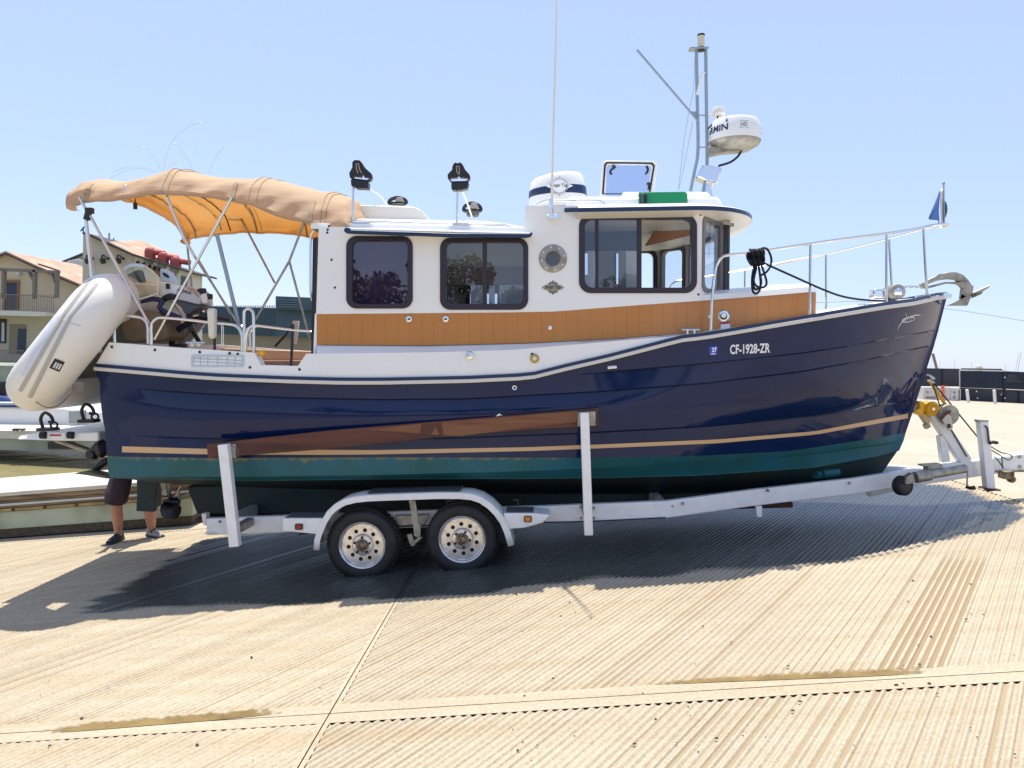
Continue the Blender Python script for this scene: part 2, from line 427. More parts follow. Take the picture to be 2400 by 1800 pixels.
BASE = {}
def tag(o, label=None, cat_=None, group=None, kind=None):
    if label: o['label'] = label
    if cat_: o['category'] = cat_
    if group: o['group'] = group
    if kind: o['kind'] = kind
    return o
def thing(name, label, cat_, base, group=None, world=False):
    o = bpy.data.objects.new(name, None); COL.objects.link(o)
    o.empty_display_size = .2
    b = Vector(base); BASE[o.name] = b
    o.matrix_world = Matrix.Translation(b) if world else RM @ Matrix.Translation(b)
    return tag(o, label, cat_, group)
def finish(me, ang=35, weld=True):
    bm = bmesh.new(); bm.from_mesh(me)
    if weld: bmesh.ops.remove_doubles(bm, verts=bm.verts, dist=1e-5)
    bmesh.ops.recalc_face_normals(bm, faces=bm.faces)
    bm.to_mesh(me); bm.free()
    me.shade_smooth(); me.set_sharp_from_angle(angle=rad(ang))
def part(name, mb, m, parent=None, bevel=0., ang=35, label=None, cat_=None, group=None, kind=None, world=False, base=None, weld=True):
    if parent is not None:
        r = parent
        while r.parent: r = r.parent
        b = BASE[r.name]
    else: b = Vector(base) if base is not None else Vector((0, 0, 0))
    me = bpy.data.meshes.new(name)
    me.from_pydata([p-b for p in mb.v], [], mb.f)
    finish(me, ang, weld)
    me.materials.append(M[m] if isinstance(m, str) else m)
    o = bpy.data.objects.new(name, me); COL.objects.link(o)
    if parent is not None: o.parent = parent
    else:
        BASE[o.name] = b
        o.matrix_world = Matrix.Translation(b) if world else RM @ Matrix.Translation(b)
    if bevel:
        md = o.modifiers.new('bevel', 'BEVEL'); md.width = bevel; md.segments = 2; md.limit_method = 'ANGLE'; md.angle_limit = rad(35)
    return tag(o, label, cat_, group, kind)
def copy_tree(o, parent=None):
    c = o.copy(); COL.objects.link(c)
    if parent is not None: c.parent = parent
    for ch in list(o.children): copy_tree(ch, c)
    return c
def rrect(u0, v0, u1, v1, r, n=7):
    out = []
    for cx, cy, a0 in ((u1-r, v0+r, -90), (u1-r, v1-r, 0), (u0+r, v1-r, 90), (u0+r, v0+r, 180)):
        for k in range(n):
            a = rad(a0+90*k/(n-1)); out.append((cx+r*math.cos(a), cy+r*math.sin(a)))
    return out
def circ(u, v, r, n=28): return [(u+r*math.cos(2*math.pi*k/n), v+r*math.sin(2*math.pi*k/n)) for k in range(n)]
def text2d(txt, bold=0.):
    cu = bpy.data.curves.new('lettering', 'FONT'); cu.body = txt; cu.size = 1; cu.offset = bold; cu.resolution_u = 4
    ob = bpy.data.objects.new('lettering', cu); COL.objects.link(ob)
    dg = bpy.context.evaluated_depsgraph_get()
    me = bpy.data.meshes.new_from_object(ob.evaluated_get(dg))
    vs = [v.co.copy() for v in me.vertices]; fs = [tuple(p.vertices) for p in me.polygons]
    bpy.data.objects.remove(ob); bpy.data.meshes.remove(me); bpy.data.curves.remove(cu)
    x0 = min(v.x for v in vs); x1 = max(v.x for v in vs); y0 = min(v.y for v in vs); y1 = max(v.y for v in vs)
    return [((v.x-x0)/(x1-x0), (v.y-y0)/(y1-y0)) for v in vs], fs     # unit box

# ================================================================ GROUND
SL = .08
def zg(x): return SL*(x+1.55)
XB = 4.9                          # top of the ramp
JX, JY = -1.15, 4.062              # slab joints (boat-level frame)
GD = Vector((math.sin(rad(34.6)), math.cos(rad(34.6))))     # groove direction
GN = Vector((GD.y, -GD.x))
def in_wet_shade(x, y):                 # hull runoff, kept within the boat's shadow and darkened to deepen it
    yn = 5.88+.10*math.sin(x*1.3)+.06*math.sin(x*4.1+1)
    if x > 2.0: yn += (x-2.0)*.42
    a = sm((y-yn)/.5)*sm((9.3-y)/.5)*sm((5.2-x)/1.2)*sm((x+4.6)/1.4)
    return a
def gp0(u, v):
    d = ray(u, v); t = (SL*(CAM.x+1.55)-CAM.z)/(d.z-SL*d.x); p = CAM+d*t; return Vector((p.x, p.y))
FG0, FG1 = sorted((gp0(2070, 1547).dot(GN), gp0(2222, 1553).dot(GN)))
FGD0, FGD1 = JY*GD.y-9, gp0(2260, 1290).dot(GD)
def slab_mesh(x0, x1, y0, y1, period, dmin, dmax, seed, ml=.11, mr=.11):
    rnd = random.Random(seed)
    bm = bmesh.new()
    corners = [(x0, y0), (x1, y0), (x1, y1), (x0, y1)]
    cs = [Vector(c) for c in corners]
    n0 = min(c.dot(GN) for c in cs); n1 = max(c.dot(GN) for c in cs)
    g0 = min(c.dot(GD) for c in cs)-.1; g1 = max(c.dot(GD) for c in cs)+.1
    dl = bm.verts.layers.float.new('dirt'); wl = bm.verts.layers.float.new('wet_shade')
    mg = .11
    prof = []
    t = math.floor(n0/period)*period; 
    while t < n1+period:
        dp = rnd.uniform(dmin, dmax); j = rnd.uniform(-.08, .08)*period
        dd = rnd.uniform(.05, .32) if rnd.random() < .75 else (.75 if rnd.random() < .3 else .05)
        if seed == 2 and FG0 < t+.43*period < FG1: dd = 2.0
        prof += [(t+.06*period, 0, 0), (t+j+.30*period, -dp, dd), (t+j+.56*period, -dp, dd), (t+.80*period, 0, 0)]
        t += period
    segs = max(2, int((g1-g0)/.45))
    prev = None
    for (tn, dz, dd) in prof:
        row = []
        for k in range(segs+1):
            gg = g0+(g1-g0)*k/segs
            p = GN*tn+GD*gg
            v = bm.verts.new((p.x, p.y, zg(p.x)+dz)); v[dl] = dd if dd < 1.5 else 1.2*sm((FGD1-gg)/.5)*sm((gg-FGD0)/.05)+.25*(dd > 0)
            row.append(v)
        if prev:
            for k in range(segs): bm.faces.new((prev[k], prev[k+1], row[k+1], row[k]))
        prev = row
    # clip to the slab (margins are left smooth)
    for co, no in (((x0+ml, 0, 0), (-1, 0, 0)), ((x1-mr, 0, 0), (1, 0, 0)), ((0, y0+mg, 0), (0, -1, 0)), ((0, y1-mg, 0), (0, 1, 0))):
        bmesh.ops.bisect_plane(bm, geom=bm.verts[:]+bm.edges[:]+bm.faces[:], plane_co=co, plane_no=no, clear_outer=True)
    # smooth border sheet, 4 mm above groove crests at its inner edge
    def q(xa, ya, xb, yb):
        nx = max(1, int((xb-xa)/.4)); ny = max(1, int((yb-ya)/.4))
        vs = [[bm.verts.new((xa+(xb-xa)*i/nx, ya+(yb-ya)*j/ny, zg(xa+(xb-xa)*i/nx)+.001)) for j in range(ny+1)] for i in range(nx+1)]
        for i in range(nx):
            for j in range(ny): bm.faces.new((vs[i][j], vs[i+1][j], vs[i+1][j+1], vs[i][j+1]))
    gp = .0035
    q(x0+gp, y0+gp, x1-gp, y0+mg); q(x0+gp, y1-mg, x1-gp, y1-gp); q(x0+gp, y0+mg, x0+ml, y1-mg); q(x1-mr, y0+mg, x1-gp, y1-mg)
    for v in bm.verts: v[wl] = in_wet_shade(v.co.x, v.co.y)
    me = bpy.data.meshes.new('ramp_slab'); bm.to_mesh(me); bm.free()
    me.materials.append(M['ramp'])
    o = bpy.data.objects.new('ramp_slab', me); COL.objects.link(o); o.matrix_world = RM
    o['kind'] = 'structure'
    return o
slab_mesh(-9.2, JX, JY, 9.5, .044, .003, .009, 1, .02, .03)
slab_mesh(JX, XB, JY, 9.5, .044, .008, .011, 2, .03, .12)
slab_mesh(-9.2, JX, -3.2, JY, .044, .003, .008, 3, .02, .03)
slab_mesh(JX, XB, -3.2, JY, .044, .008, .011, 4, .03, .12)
b = MB(); b.grid([[(x, y, zg(x)-.028) for y in (-60, -3.2, JY, 9.5, 11.3)] for x in (-40, -9.2, JX, XB)])
part('ramp_base', b, 'base', kind='structure')
b = MB(); b.grid([[(x, y, zg(x)-.001) for y in (-60, -3.21)] for x in (-40, -9.2, XB)])
b.grid([[(x, y, zg(x)-.001) for y in (9.51, 11.3)] for x in (-40, -9.2, XB)])
b.grid([[(x, y, zg(x)-.001) for y in (-3.2, 9.5)] for x in (-40, -9.21)])
part('ramp_apron', b, 'conc', kind='structure')
top = RM @ Vector((XB, 8, zg(XB)))
LOTX, LOTZ = top.x, top.z
b = MB(); ys = [-400, -60, 0, 11.3, 60, 400, 1500]; xs = [LOTX+.01, 8, 20, 60, 300, 1500]
b.grid([[(x, y, LOTZ-.003) for y in ys] for x in xs])
part('parking_lot', b, 'conc', kind='structure', world=True)
WZ = -.80
b = MB(); b.grid([[(x, y, WZ) for y in (-900, -60, 11, 60, 1500)] for x in (-1500, -40, -9, LOTX-.4)])
part('water', b, 'water', kind='structure', world=True)
b = MB(); b.hexa([(LOTX-.4, 11.3, -3), (LOTX+.0, 11.3, -3), (LOTX+.0, 1500, -3), (LOTX-.4, 1500, -3), (LOTX-.4, 11.3, LOTZ-.02), (LOTX, 11.3, LOTZ-.02), (LOTX, 1500, LOTZ-.02), (LOTX-.4, 1500, LOTZ-.02)])
part('quay_edge', b, 'conc', kind='structure', world=True)
# silt washed along the joint
def ground_pt(u, v, lift=.004):
    d = ray(u, v)
    # intersect with plane z = SL*(x+1.55)
    t = (SL*(CAM.x+1.55)-CAM.z+lift)/(d.z-SL*d.x)
    return CAM+d*t
def silt(topl, botl, n=70):
    u0, u1 = topl[0][0], topl[-1][0]
    rows = []; w = []
    for i in range(n+1):
        u = u0+(u1-u0)*i/n
        a, c = lin(topl, u)-2-5*random.random(), lin(botl, u)
        rows.append([ground_pt(u, a+(c-a)*k/5) for k in range(6)])
        w += [(k/5)**.6*min(1, 5*i/n, 5*(n-i)/n)*(1 if k < 5 else .85) for k in range(6)]
    b = MB(); b.grid(rows)
    o = part('silt', b, 'silt', kind='stuff', weld=False)
    at = o.data.attributes.new('dirt', 'FLOAT', 'POINT')
    at.data.foreach_set('value', w)
silt([(60, 1706), (217, 1692), (380, 1678), (597, 1661), (705, 1647)], [(60, 1722), (217, 1711), (488, 1689), (651, 1673), (705, 1654)])
silt([(1460, 1602), (1743, 1585), (1851, 1576), (2068, 1565), (2204, 1556), (2240, 1558)], [(1460, 1608), (1688, 1598), (2014, 1586), (2204, 1576), (2240, 1568)])
# loose gravel
b = MB()
for i in range(90):
    u, v = random.uniform(0, 2400), random.uniform(1330, 1800)
    if random.random() < .6: u = random.uniform(1200, 2400)
    p = ground_pt(u, v, .004); r = random.choice((.0025, .003, .0035, .004, .005, .0075))
    o = len(b.v); k = 7
    for j in range(2):
        for q in range(k):
            a = 2*math.pi*q/k+j; rr = r*random.uniform(.7, 1.3)*(1 if j == 0 else .6)
            b.v.append(p+Vector((rr*1.4*math.cos(a), rr*math.sin(a), r*.7*j)))
    b.f += [(o+q, o+(q+1) % k, o+k+(q+1) % k, o+k+q) for q in range(k)]+[tuple(o+k+q for q in range(k))]
part('gravel', b, mat('dark grit', (.09, .075, .055), .9, var=.5, vscale=40), kind='stuff')

# ================================================================ TUGBOAT
boat = thing('tugboat', 'navy hulled white cabin tugboat with a tan band, sitting on the white boat trailer', 'boat', (0, YC, .45))
XS = -3.86
STEM = [(703, 2218), (810, 2193), (818, 2178), (946, 2154), (1020, 2128), (1059, 2113), (1089, 2089), (1109, 2067)]  # v -> u
rail = [(226, 868), (343, 878), (448, 887), (527, 892), (681, 898), (800, 901), (900, 901), (1097, 897), (1242, 890), (1330, 868), (1422, 847), (1596, 802), (1650, 796), (1880, 757), (2079, 724), (2141, 716), (2195, 703), (2218, 701)]
A0 = [(226, 876), (800, 907), (1242, 894), (1296, 884), (1441, 870), (1640, 853), (1880, 827), (1996, 810), (2152, 781), (2200, 772)]
A1 = [(235, 900), (306, 911), (497, 923), (681, 932), (890, 936), (1097, 934), (1242, 926), (1422, 916), (1650, 898), (1880, 870), (2025, 844), (2152, 815), (2190, 808)]
C1 = [(254, 1017), (281, 1021), (478, 1027), (800, 1030), (1075, 1026), (1354, 1015), (1650, 999), (1909, 975), (2129, 938), (2150, 934)]
BT = [(254, 1069), (288, 1071), (497, 1074), (900, 1072), (1242, 1073), (1422, 1073), (1650, 1068), (1851, 1057), (2025, 1031), (2123, 1014)]
C2 = [(254, 1118), (600, 1117), (880, 1113), (1242, 1104), (1422, 1096), (1660, 1082), (1880, 1066), (2040, 1044), (2118, 1032)]
LS = [(256, 1121), (600, 1127), (902, 1123), (1242, 1122), (1422, 1120), (1650, 1114), (1909, 1096), (2054, 1070), (2108, 1056)]
KR = [(256, 1127), (600, 1143), (1200, 1157), (1600, 1157), (1900, 1143), (2067, 1109)]
def hull_row(px, Wd, e, p, inset=0., dv=0., ledge=False, N=72, ustem=None):
    XS = lin([(868, -4.02), (900, -3.995), (1017, -3.975), (1130, -3.99)], px[0][1])
    x1 = P(ustem or px[-1][0], px[-1][1], YC-.03).x
    out = []
    for i in range(N+1):
        s = i/N; s = s*(1.35-.35*s) if False else 1-(1-s)**1.5
        x = XS+(x1-XS)*s
        t = clamp((x1-x)/e)
        hb = Wd*(1-(1-t)**p)
        hb *= 1-.055*sm((XS+2.2-x)/2.2)
        d = (x-XS)/.12
        if d < 1: hb -= .05*(1-math.sqrt(max(0, 1-(1-d)**2)))
        hb = max(.03, hb)
        k = 1.
        if ledge: k = sm((x-XS-.25)/.5)*sm((x1+.05-x)/.25)
        if ledge == 2: k *= sm((x-.15)/.5)
        h2 = hb-inset*k if hb > .05 else hb
        y = YC-h2
        z = 1.5
        for _ in range(3):
            u, v = UV(Vector((x, y, z)))
            z = P(u, lin(px, u)+dv*k, y).z
        out.append(Vector((x, y, z)))
    return out
RW = dict(rail=(1.285, 3.2, 3.0), A0=(1.28, 3.25, 2.9), A1=(1.265, 3.35, 2.7), C1=(1.225, 3.7, 2.25), BT=(1.20, 3.95, 2.05), C2=(1.165, 4.1, 1.95), LS=(1.03, 4.2, 1.85), KR=(.13, 1.6, 2.))
r_rail = hull_row(rail, *RW['rail'])
rows = [r_rail, hull_row(A0, *RW['A0'], 0, -1), hull_row(A0, *RW['A0'], .024, 2, 2), hull_row(A1, *RW['A1'], 0, -1), hull_row(A1, *RW['A1'], .030, 2.5, 1)]
lc, ra = rows[-1], hull_row(C1, *RW['C1'], 0, -1)
rows += [[lc[i].lerp(ra[i], k/4)+Vector((0, -.025*math.sin(math.pi*k/4), 0))*sm((len(lc)-1-i)/20) for i in range(len(lc))] for k in (1, 2, 3)]
rows += [ra, hull_row(C1, *RW['C1'], .028, 2.5, 1)]
r_bt = hull_row(BT, *RW['BT'])
rows += [rows[-1] and [a.lerp(c, .5) for a, c in zip(rows[-1], r_bt)], r_bt]
def shell(rows, transom=True):
    b = MB(); b.grid(rows); b.mirror()
    n = len(rows[0])
    for c in ([0, n-1] if transom else [n-1]):
        col = [r[c] for r in rows]
        b.grid([col, [mir(p) for p in col]])
    return b
hull = part('hull', shell(rows), 'navy', boat, ang=28)
HB = MB(); HB.grid(rows)
r_c2 = hull_row(C2, *RW['C2']); r_ls = hull_row(LS, *RW['LS']); r_kr = hull_row(KR, *RW['KR'])
brow = [r_bt, [a.lerp(c, .5) for a, c in zip(r_bt, r_c2)], r_c2, hull_row(C2, *RW['C2'], .03, 3, 1), [p+Vector((0, .0, .004)) for p in r_ls], r_ls, [p+Vector((0, .03, .0)) for p in r_ls], r_kr]
part('underbody', shell(brow[5:]), 'keeldark', boat, ang=24)
brow_all = brow; brow = brow[:6]
bb = shell(brow); bot = part('bottom', bb, 'teal', boat, ang=24, weld=False)
sc = bot.data.attributes.new('scum', 'FLOAT', 'POINT'); n = len(r_bt)
def scum(i, k):
    a = {0: .86, 1: .22, 2: .5, 3: .3, 5: .75, 6: .4}.get(k, 0.)
    return a*(1 if i < n*.36 else max(.3, 1-(i-n*.36)/(n*.45)))
vals = [scum(i, k) for k in range(len(brow)) for i in range(n)]
vals = vals+vals; vals += [0.]*(len(bot.data.vertices)-len(vals))
sc.data.foreach_set('value', vals)
HB.grid(brow_all)
TREE = BVHTree.FromPolygons(HB.v, HB.f)
def onhull(u, v, off=.003):
    d = ray(u, v).normalized()
    h = TREE.ray_cast(CAM, d)
    return (h[0] if h[0] else P(u, v, 7.5))-d*off
def decal(name, m, us, topl, botl, off=.003, parent=None, k=3):
    b = MB(); b.grid([[onhull(u, lin(topl, u)+(lin(botl, u)-lin(topl, u))*j/k, off) for j in range(k+1)] for u in us])
    return part(name, b, m, parent or boat, ang=60)
st_t = [(285, 1046), (484, 1052), (743, 1054), (880, 1055), (1242, 1048), (1422, 1041), (1680, 1030), (1909, 1011), (2129, 969)]
st_b = [(285, 1060), (484, 1065), (743, 1066), (880, 1065), (1242, 1057), (1422, 1050), (1680, 1039), (1909, 1019), (2129, 980)]
decal('boot_stripe', mat('tan stripe', (.62, .41, .22), .3), [286+i*(2128-286)/80 for i in range(81)], st_t, st_b, .004)
def htext(name, txt, m, u0, v0, u1, v1, h, bold=0., tree=None):      # baseline from (u0,v0) to (u1,v1), h pixels tall
    vs, fs = text2d(txt, bold); b = MB()
    b.add([onhull(u0+(u1-u0)*x, v0+(v1-v0)*x-h*y, .005) for x, y in vs], fs)
    return part(name, b, m, boat, weld=False)
htext('registration_number', 'CF-1928-ZR', 'paper', 1711, 831, 1805, 827, 23, .028)
decal('registration_sticker', 'blue', [1661, 1671, 1682], [(1661, 812), (1682, 811)], [(1661, 832), (1682, 831)], .004)
htext('sticker_year', '27', 'paper', 1668, 826, 1680.5, 825, 11, .05)
decal('sticker_bar', 'paper', [1666, 1677], [(1666, 829), (1677, 828)], [(1666, 831), (1677, 830.5)], .006)
# bow emblem: a swoosh with an oval
sw = [(2103, 774), (2106, 765), (2113, 755), (2122, 747), (2132, 743), (2142, 739), (2152, 738), (2158, 739)]
b = MB(); b.tube([onhull(*q, .004) for q in sw], [.002, .004, .006, .008, .009, .008, .006, .002], 6)
b.tube([onhull(2128+15*math.cos(t), 749-5*math.sin(t)-.18*15*math.cos(t), .008) for t in [i*math.pi/12 for i in range(24)]], .005, 6, closed=True)
b.tube([onhull(2122, 734, .004), onhull(2125, 742, .004)], .004, 6)
for q in (-6, -1, 4, 8): b.tube([onhull(2127+q, 751-.18*q, .008), onhull(2129+q, 747-.18*q, .008)], .003, 5)
part('bow_emblem', b, mat('silver emblem', (.6, .58, .52), .3, .7), boat)
# through-hull fittings
for u, v, r in ((1206, 909, .024), (1170, 974, .034)):
    c = onhull(u, v, 0); b = MB(); b.lathe([(0, .0), (r*.45, .0), (r*.5, .012), (r*.85, .016), (r, .002)], c, (0, -1, .05), 24)
    part('hull_vent', b, 'chrome', boat)
b = MB(); b.tube([onhull(1424, 862, .01), onhull(1445, 860, .01)], .018, 10); part('hull_light', b, 'chrome', boat)
b = MB(); b.tube([onhull(1922, 1112, .0), onhull(1922, 1112, .05)+Vector((-.05, 0, 0))], .045, 20); b.tube([onhull(1925, 1110, .02), onhull(1962, 1106, .0)], .05, 16)
part('bow_thruster', b, 'teal', boat)
# keel, rudder, propeller
kz = lambda u, v, y: P(u, v, y)
b = MB()
pr = [(436, 1140), (461, 1206), (900, 1214), (1500, 1212), (1850, 1165), (1900, 1140), (1200, 1120)]
f = [P(u, v, YC-.10) for u, v in pr]; g = [Vector((p.x, 2*YC-p.y, p.z)) for p in f]
b.extr(f, Vector((0, .2, 0))); part('keel', b, 'keeldark', boat, bevel=.02)
b = MB(); b.slab([(322, 1118), (370, 1118), (362, 1199), (357, 1200), (319, 1198)], YC-.03, YC+.03)
part('rudder', b, 'keeldark', boat, bevel=.012)
pc = P(403, 1176, YC)
pp = thing('x', None, None, pc); bpy.data.objects.remove(pp)
b = MB(); b.lathe([(.0, -.10), (.03, -.09), (.05, 0), (.05, .08), (.0, .1)], pc, (1, 0, .08), 16)
prop = part('propeller', b, 'black', boat)
for k in range(4):
    a = k*math.pi/2+.5; e = Vector((0, math.cos(a), math.sin(a))); t = Vector((.35, -math.sin(a), math.cos(a))).normalized()
    b = MB(); w = [(.03, .03), (.09, .075), (.15, .085), (.2, .06), (.225, .01)]
    b.grid([[pc+e*r-t*q+Vector((.006, 0, 0)), pc+e*r+Vector((-.004, 0, 0)), pc+e*r+t*q+Vector((.006, 0, 0))] for r, q in w])
    b.grid([[pc+e*r-t*q-Vector((.006, 0, 0)), pc+e*r-Vector((.016, 0, 0)), pc+e*r+t*q-Vector((.006, 0, 0))] for r, q in w])
    part('blade', b, 'black', prop)
b = MB(); b.tube([P(405, 1172, YC), P(470, 1150, YC)], .025, 10); b.slab([(372, 1120), (384, 1120), (392, 1160), (384, 1162)], YC-.02, YC+.02)
part('propeller_shaft', b, 'galv', boat)
# trim tab and ram at the stern
b = MB(); b.slab([(173, 1110), (205, 1106), (252, 1117), (252, 1122), (205, 1114)], YC-1.0, YC-.85); b.slab([(200, 1104), (218, 1104), (222, 1110), (198, 1110)], YC-.9, YC-.8)
part('trim_tab', b, mat('olive trim tab', (.10, .10, .055), .6), boat)
b = MB(); b.tube([P(222, 1100, YC-.85), P(252, 1078, YC-.85)], .035, 14); part('trim_ram', b, 'black', boat)
b = MB(); b.lathe([(0, -.05), (.07, -.04), (.09, 0), (.06, .06), (0, .07)], P(237, 1052, YC-.9), (1, .3, .2), 14)
b.lathe([(0, -.05), (.05, -.04), (.06, 0), (.04, .06), (0, .07)], P(218, 1064, YC-.9), (0, -1, 0), 12); b.tube([P(245, 1040, YC-.9), P(222, 1056, YC-.9)], .05, 10)
part('drive_bracket', b, 'black', boat)

# ---- rub rail and bulwark
def rb(row, dv):                 # lift a rail row by dv photo pixels
    return [p+Vector((0, 0, -dv/F*p.y)) for p in row]
o1 = Vector((0, -.034, 0)); N = len(r_rail)
def off(row, d): return [p+Vector((0, -d*(1 if i < N-2 else .3), 0)) for i, p in enumerate(row)]
b = MB(); b.grid([r_rail, off(r_rail, .030), off(rb(r_rail, -4), .036), off(rb(r_rail, -8), .030), rb(r_rail, -9)]); b.mirror()
c0 = [r_rail[-1], off(r_rail, .03)[-1], off(rb(r_rail, -4), .036)[-1], off(rb(r_rail, -8), .03)[-1], rb(r_rail, -9)[-1]]
b.grid([c0, [mir(p) for p in c0]])
part('rub_rail', b, mat('rail moulding', (.66, .62, .55), .3), boat, ang=50)
b = MB(); b.grid([rb(r_rail, -8.5), off(rb(r_rail, -9), .012), off(rb(r_rail, -16), .012), rb(r_rail, -16.5)]); b.mirror()
part('rail_gasket', b, 'navytrim', boat)
for uu in range(300, 2130, 58):   # rail screws as one trim detail
    pass
cap = [(226, 806), (253, 802), (420, 815), (593, 827), (597, 828), (611, 856), (698, 858), (718, 829), (734, 829), (900, 827), (1040, 825), (1199, 820), (1338, 808), (1480, 796), (1573, 789), (1650, 780), (1901, 746), (2079, 711), (2150, 699), (2200, 692)]
def hb_at(row, x):
    for i in range(len(row)-1):
        if row[i].x <= x <= row[i+1].x:
            t = (x-row[i].x)/(row[i+1].x-row[i].x+1e-9); return YC-(row[i].y+(row[i+1].y-row[i].y)*t)
    return YC-row[-1].y if x > row[-1].x else YC-row[0].y
gate_u = [593, 597, 611, 654, 698, 718]
us = sorted(set(list(range(256, 2200, 18))+gate_u+[q[0] for q in cap if q[0] > 255]))
outb, inn, low, bota = [], [], [], []
for u in us:
    y = YC-1.26
    for _ in range(4):
        p = P(u, lin(cap, u), y); y = YC-max(.03, hb_at(r_rail, p.x)-.012)
    p = P(u, lin(cap, u), y)
    zr = lin([(q.x, q.z) for q in r_rail], p.x)+.042
    w = min(.12, (YC-p.y)*.6)
    outb.append(p); inn.append(p+Vector((0, w, .0))); low.append(Vector((p.x, p.y+w, zr-.35))); bota.append(Vector((p.x, p.y-.006, min(zr, p.z-.005))))
# slanted stern corner
so = [Vector((-4.03, outb[0].y+.03, bota[0].z)), Vector((outb[0].x, outb[0].y, outb[0].z))]
b = MB(); b.grid([[so[0]]+bota, [so[0].lerp(so[1], .97)]+outb, [so[0].lerp(so[1], .97)+Vector((0, .12, 0))]+inn, [so[0]+Vector((0, .12, -.3))]+low]); 
bul = MB(); bul.v = list(b.v); bul.f = list(b.f); bul.mirror()
st0 = [so[0], so[0].lerp(so[1], .97)]; bul.grid([st0, [mir(p) for p in st0]])
bul.grid([[st0[1], st0[1]+Vector((.1, 0, 0))], [mir(st0[1]), mir(st0[1])+Vector((.1, 0, 0))]])
bul.grid([[st0[1]+Vector((.1, 0, 0)), st0[0]+Vector((.1, 0, -.35))], [mir(st0[1])+Vector((.1, 0, 0)), mir(st0[0])+Vector((.1, 0, -.35))]])
part('bulwark', bul, 'white', boat, ang=30)
# cockpit sole and inner liners
b = MB()
xa, xb = XS+.1, P(738, 800, 6.8).x
b.hexa([(xa, YC-1.12, 1.45), (xb, YC-1.12, 1.45), (xb, YC+1.12, 1.45), (xa, YC+1.12, 1.45), (xa, YC-1.12, 1.5), (xb, YC-1.12, 1.5), (xb, YC+1.12, 1.5), (xa, YC+1.12, 1.5)])
part('cockpit_sole', b, 'deckgrey', boat)
b = MB()
for y0, y1 in ((YC+1.03, YC+1.08),):
    f = [P(u, v, y0) for u, v in ((470, 815), (735, 823), (735, 900), (470, 900))]; b.extr(f, Vector((0, y1-y0, 0)))
b.hexa([(xb-1.5, YC+.62, 1.5), (xb-.02, YC+.62, 1.5), (xb-.02, YC+1.02, 1.5), (xb-1.5, YC+1.02, 1.5), (xb-1.5, YC+.62, 1.90), (xb-.02, YC+.62, 1.90), (xb-.02, YC+1.02, 1.90), (xb-1.5, YC+1.02, 1.90)])
part('cockpit_seat', b, 'taninner', boat, bevel=.02)
# side deck strip between bulwark and cabin, then foredeck
YCAB = 6.80
def ycab(x): return YCAB+.20*sm((x-.9)/1.6)
tanb = [(734, 807), (738, 808), (1000, 810), (1040, 809), (1239, 804), (1480, 791), (1525, 787), (1650, 776), (1914, 744)]
tant = [(738, 736), (1200, 732), (1300, 730), (1498, 715), (1650, 704.5), (1800, 693), (1894, 685), (1914, 683)]
def cabpt(u, v):
    y = YCAB
    for _ in range(3): y = ycab(P(u, v, y).x)
    return P(u, v, y)
ud = [u for u in us if 738 <= u <= 1905]
b = MB(); b.grid([[outb[us.index(u)]+Vector((0, .012, .0)) for u in ud], [cabpt(u, lin(tanb, u)+1)+Vector((0, .01, 0)) for u in ud], [cabpt(u, lin(tanb, u)+1)+Vector((0, .06, -.02)) for u in ud]])
b.mirror(); part('side_deck', b, 'white', boat)
fd = [u for u in us if u > 1560]
b = MB(); rws = []
for u in fd:
    p = outb[us.index(u)]; hbw = YC-p.y
    rws.append([Vector((p.x, YC-hbw*math.cos(math.pi*k/12), p.z-.012+.05*math.sin(math.pi*k/12)*min(1, hbw))) for k in range(13)])
b.grid(rws); part('foredeck', b, 'white', boat)
# tan band (trunk cabin sides) with rounded front
ut = [738+i*(1894-738)/60 for i in range(61)]
tb = MB(); lo = [cabpt(u, lin(tanb, u)) for u in ut]; hi = [cabpt(u, lin(tant, u)) for u in ut]
fr_lo, fr_hi = [], []
for k in range(1, 9):
    t = k/8*math.pi/2
    fr_lo.append(lo[-1]+Vector((.10*math.sin(t), .10*(1-math.cos(t)), 0))); fr_hi.append(hi[-1]+Vector((.10*math.sin(t), .10*(1-math.cos(t)), 0)))
ctr = [Vector((fr_lo[-1].x+.10, YC, fr_lo[-1].z)), Vector((fr_hi[-1].x+.06, YC, fr_hi[-1].z))]
tb.grid([lo+fr_lo+[ctr[0]], hi+fr_hi+[ctr[1]]]); tb.mirror(); part('tan_band', tb, 'tan', boat, ang=50)
# trunk top: white lip above the tan band, then crowned deck
il = [i for i, u in enumerate(ut) if u >= 1640]
ring = [hi[i] for i in il]+fr_hi+[ctr[1]]
lift = [Vector((p.x, p.y+.02, p.z+.050)) for p in ring]
in2 = [Vector((p.x-.02, p.y+.10, p.z+.085)) for p in ring]; in2[-1] = Vector((ring[-1].x-.1, YC, ring[-1].z+.12))
cl = [Vector((p.x-.04, YC, p.z+.15)) for p in ring]
b = MB(); b.grid([[p+Vector((0, -.012, 0)) for p in ring], [p+Vector((0, -.012, 0)) for p in lift], in2, cl]); b.mirror(); part('trunk_top', b, 'white', boat, ang=40)
b = MB(); b.slab([(1830, 669), (1848, 668), (1848, 670), (1830, 671)], 7.6, 8.1); part('deck_hatch', b, 'steel', boat)

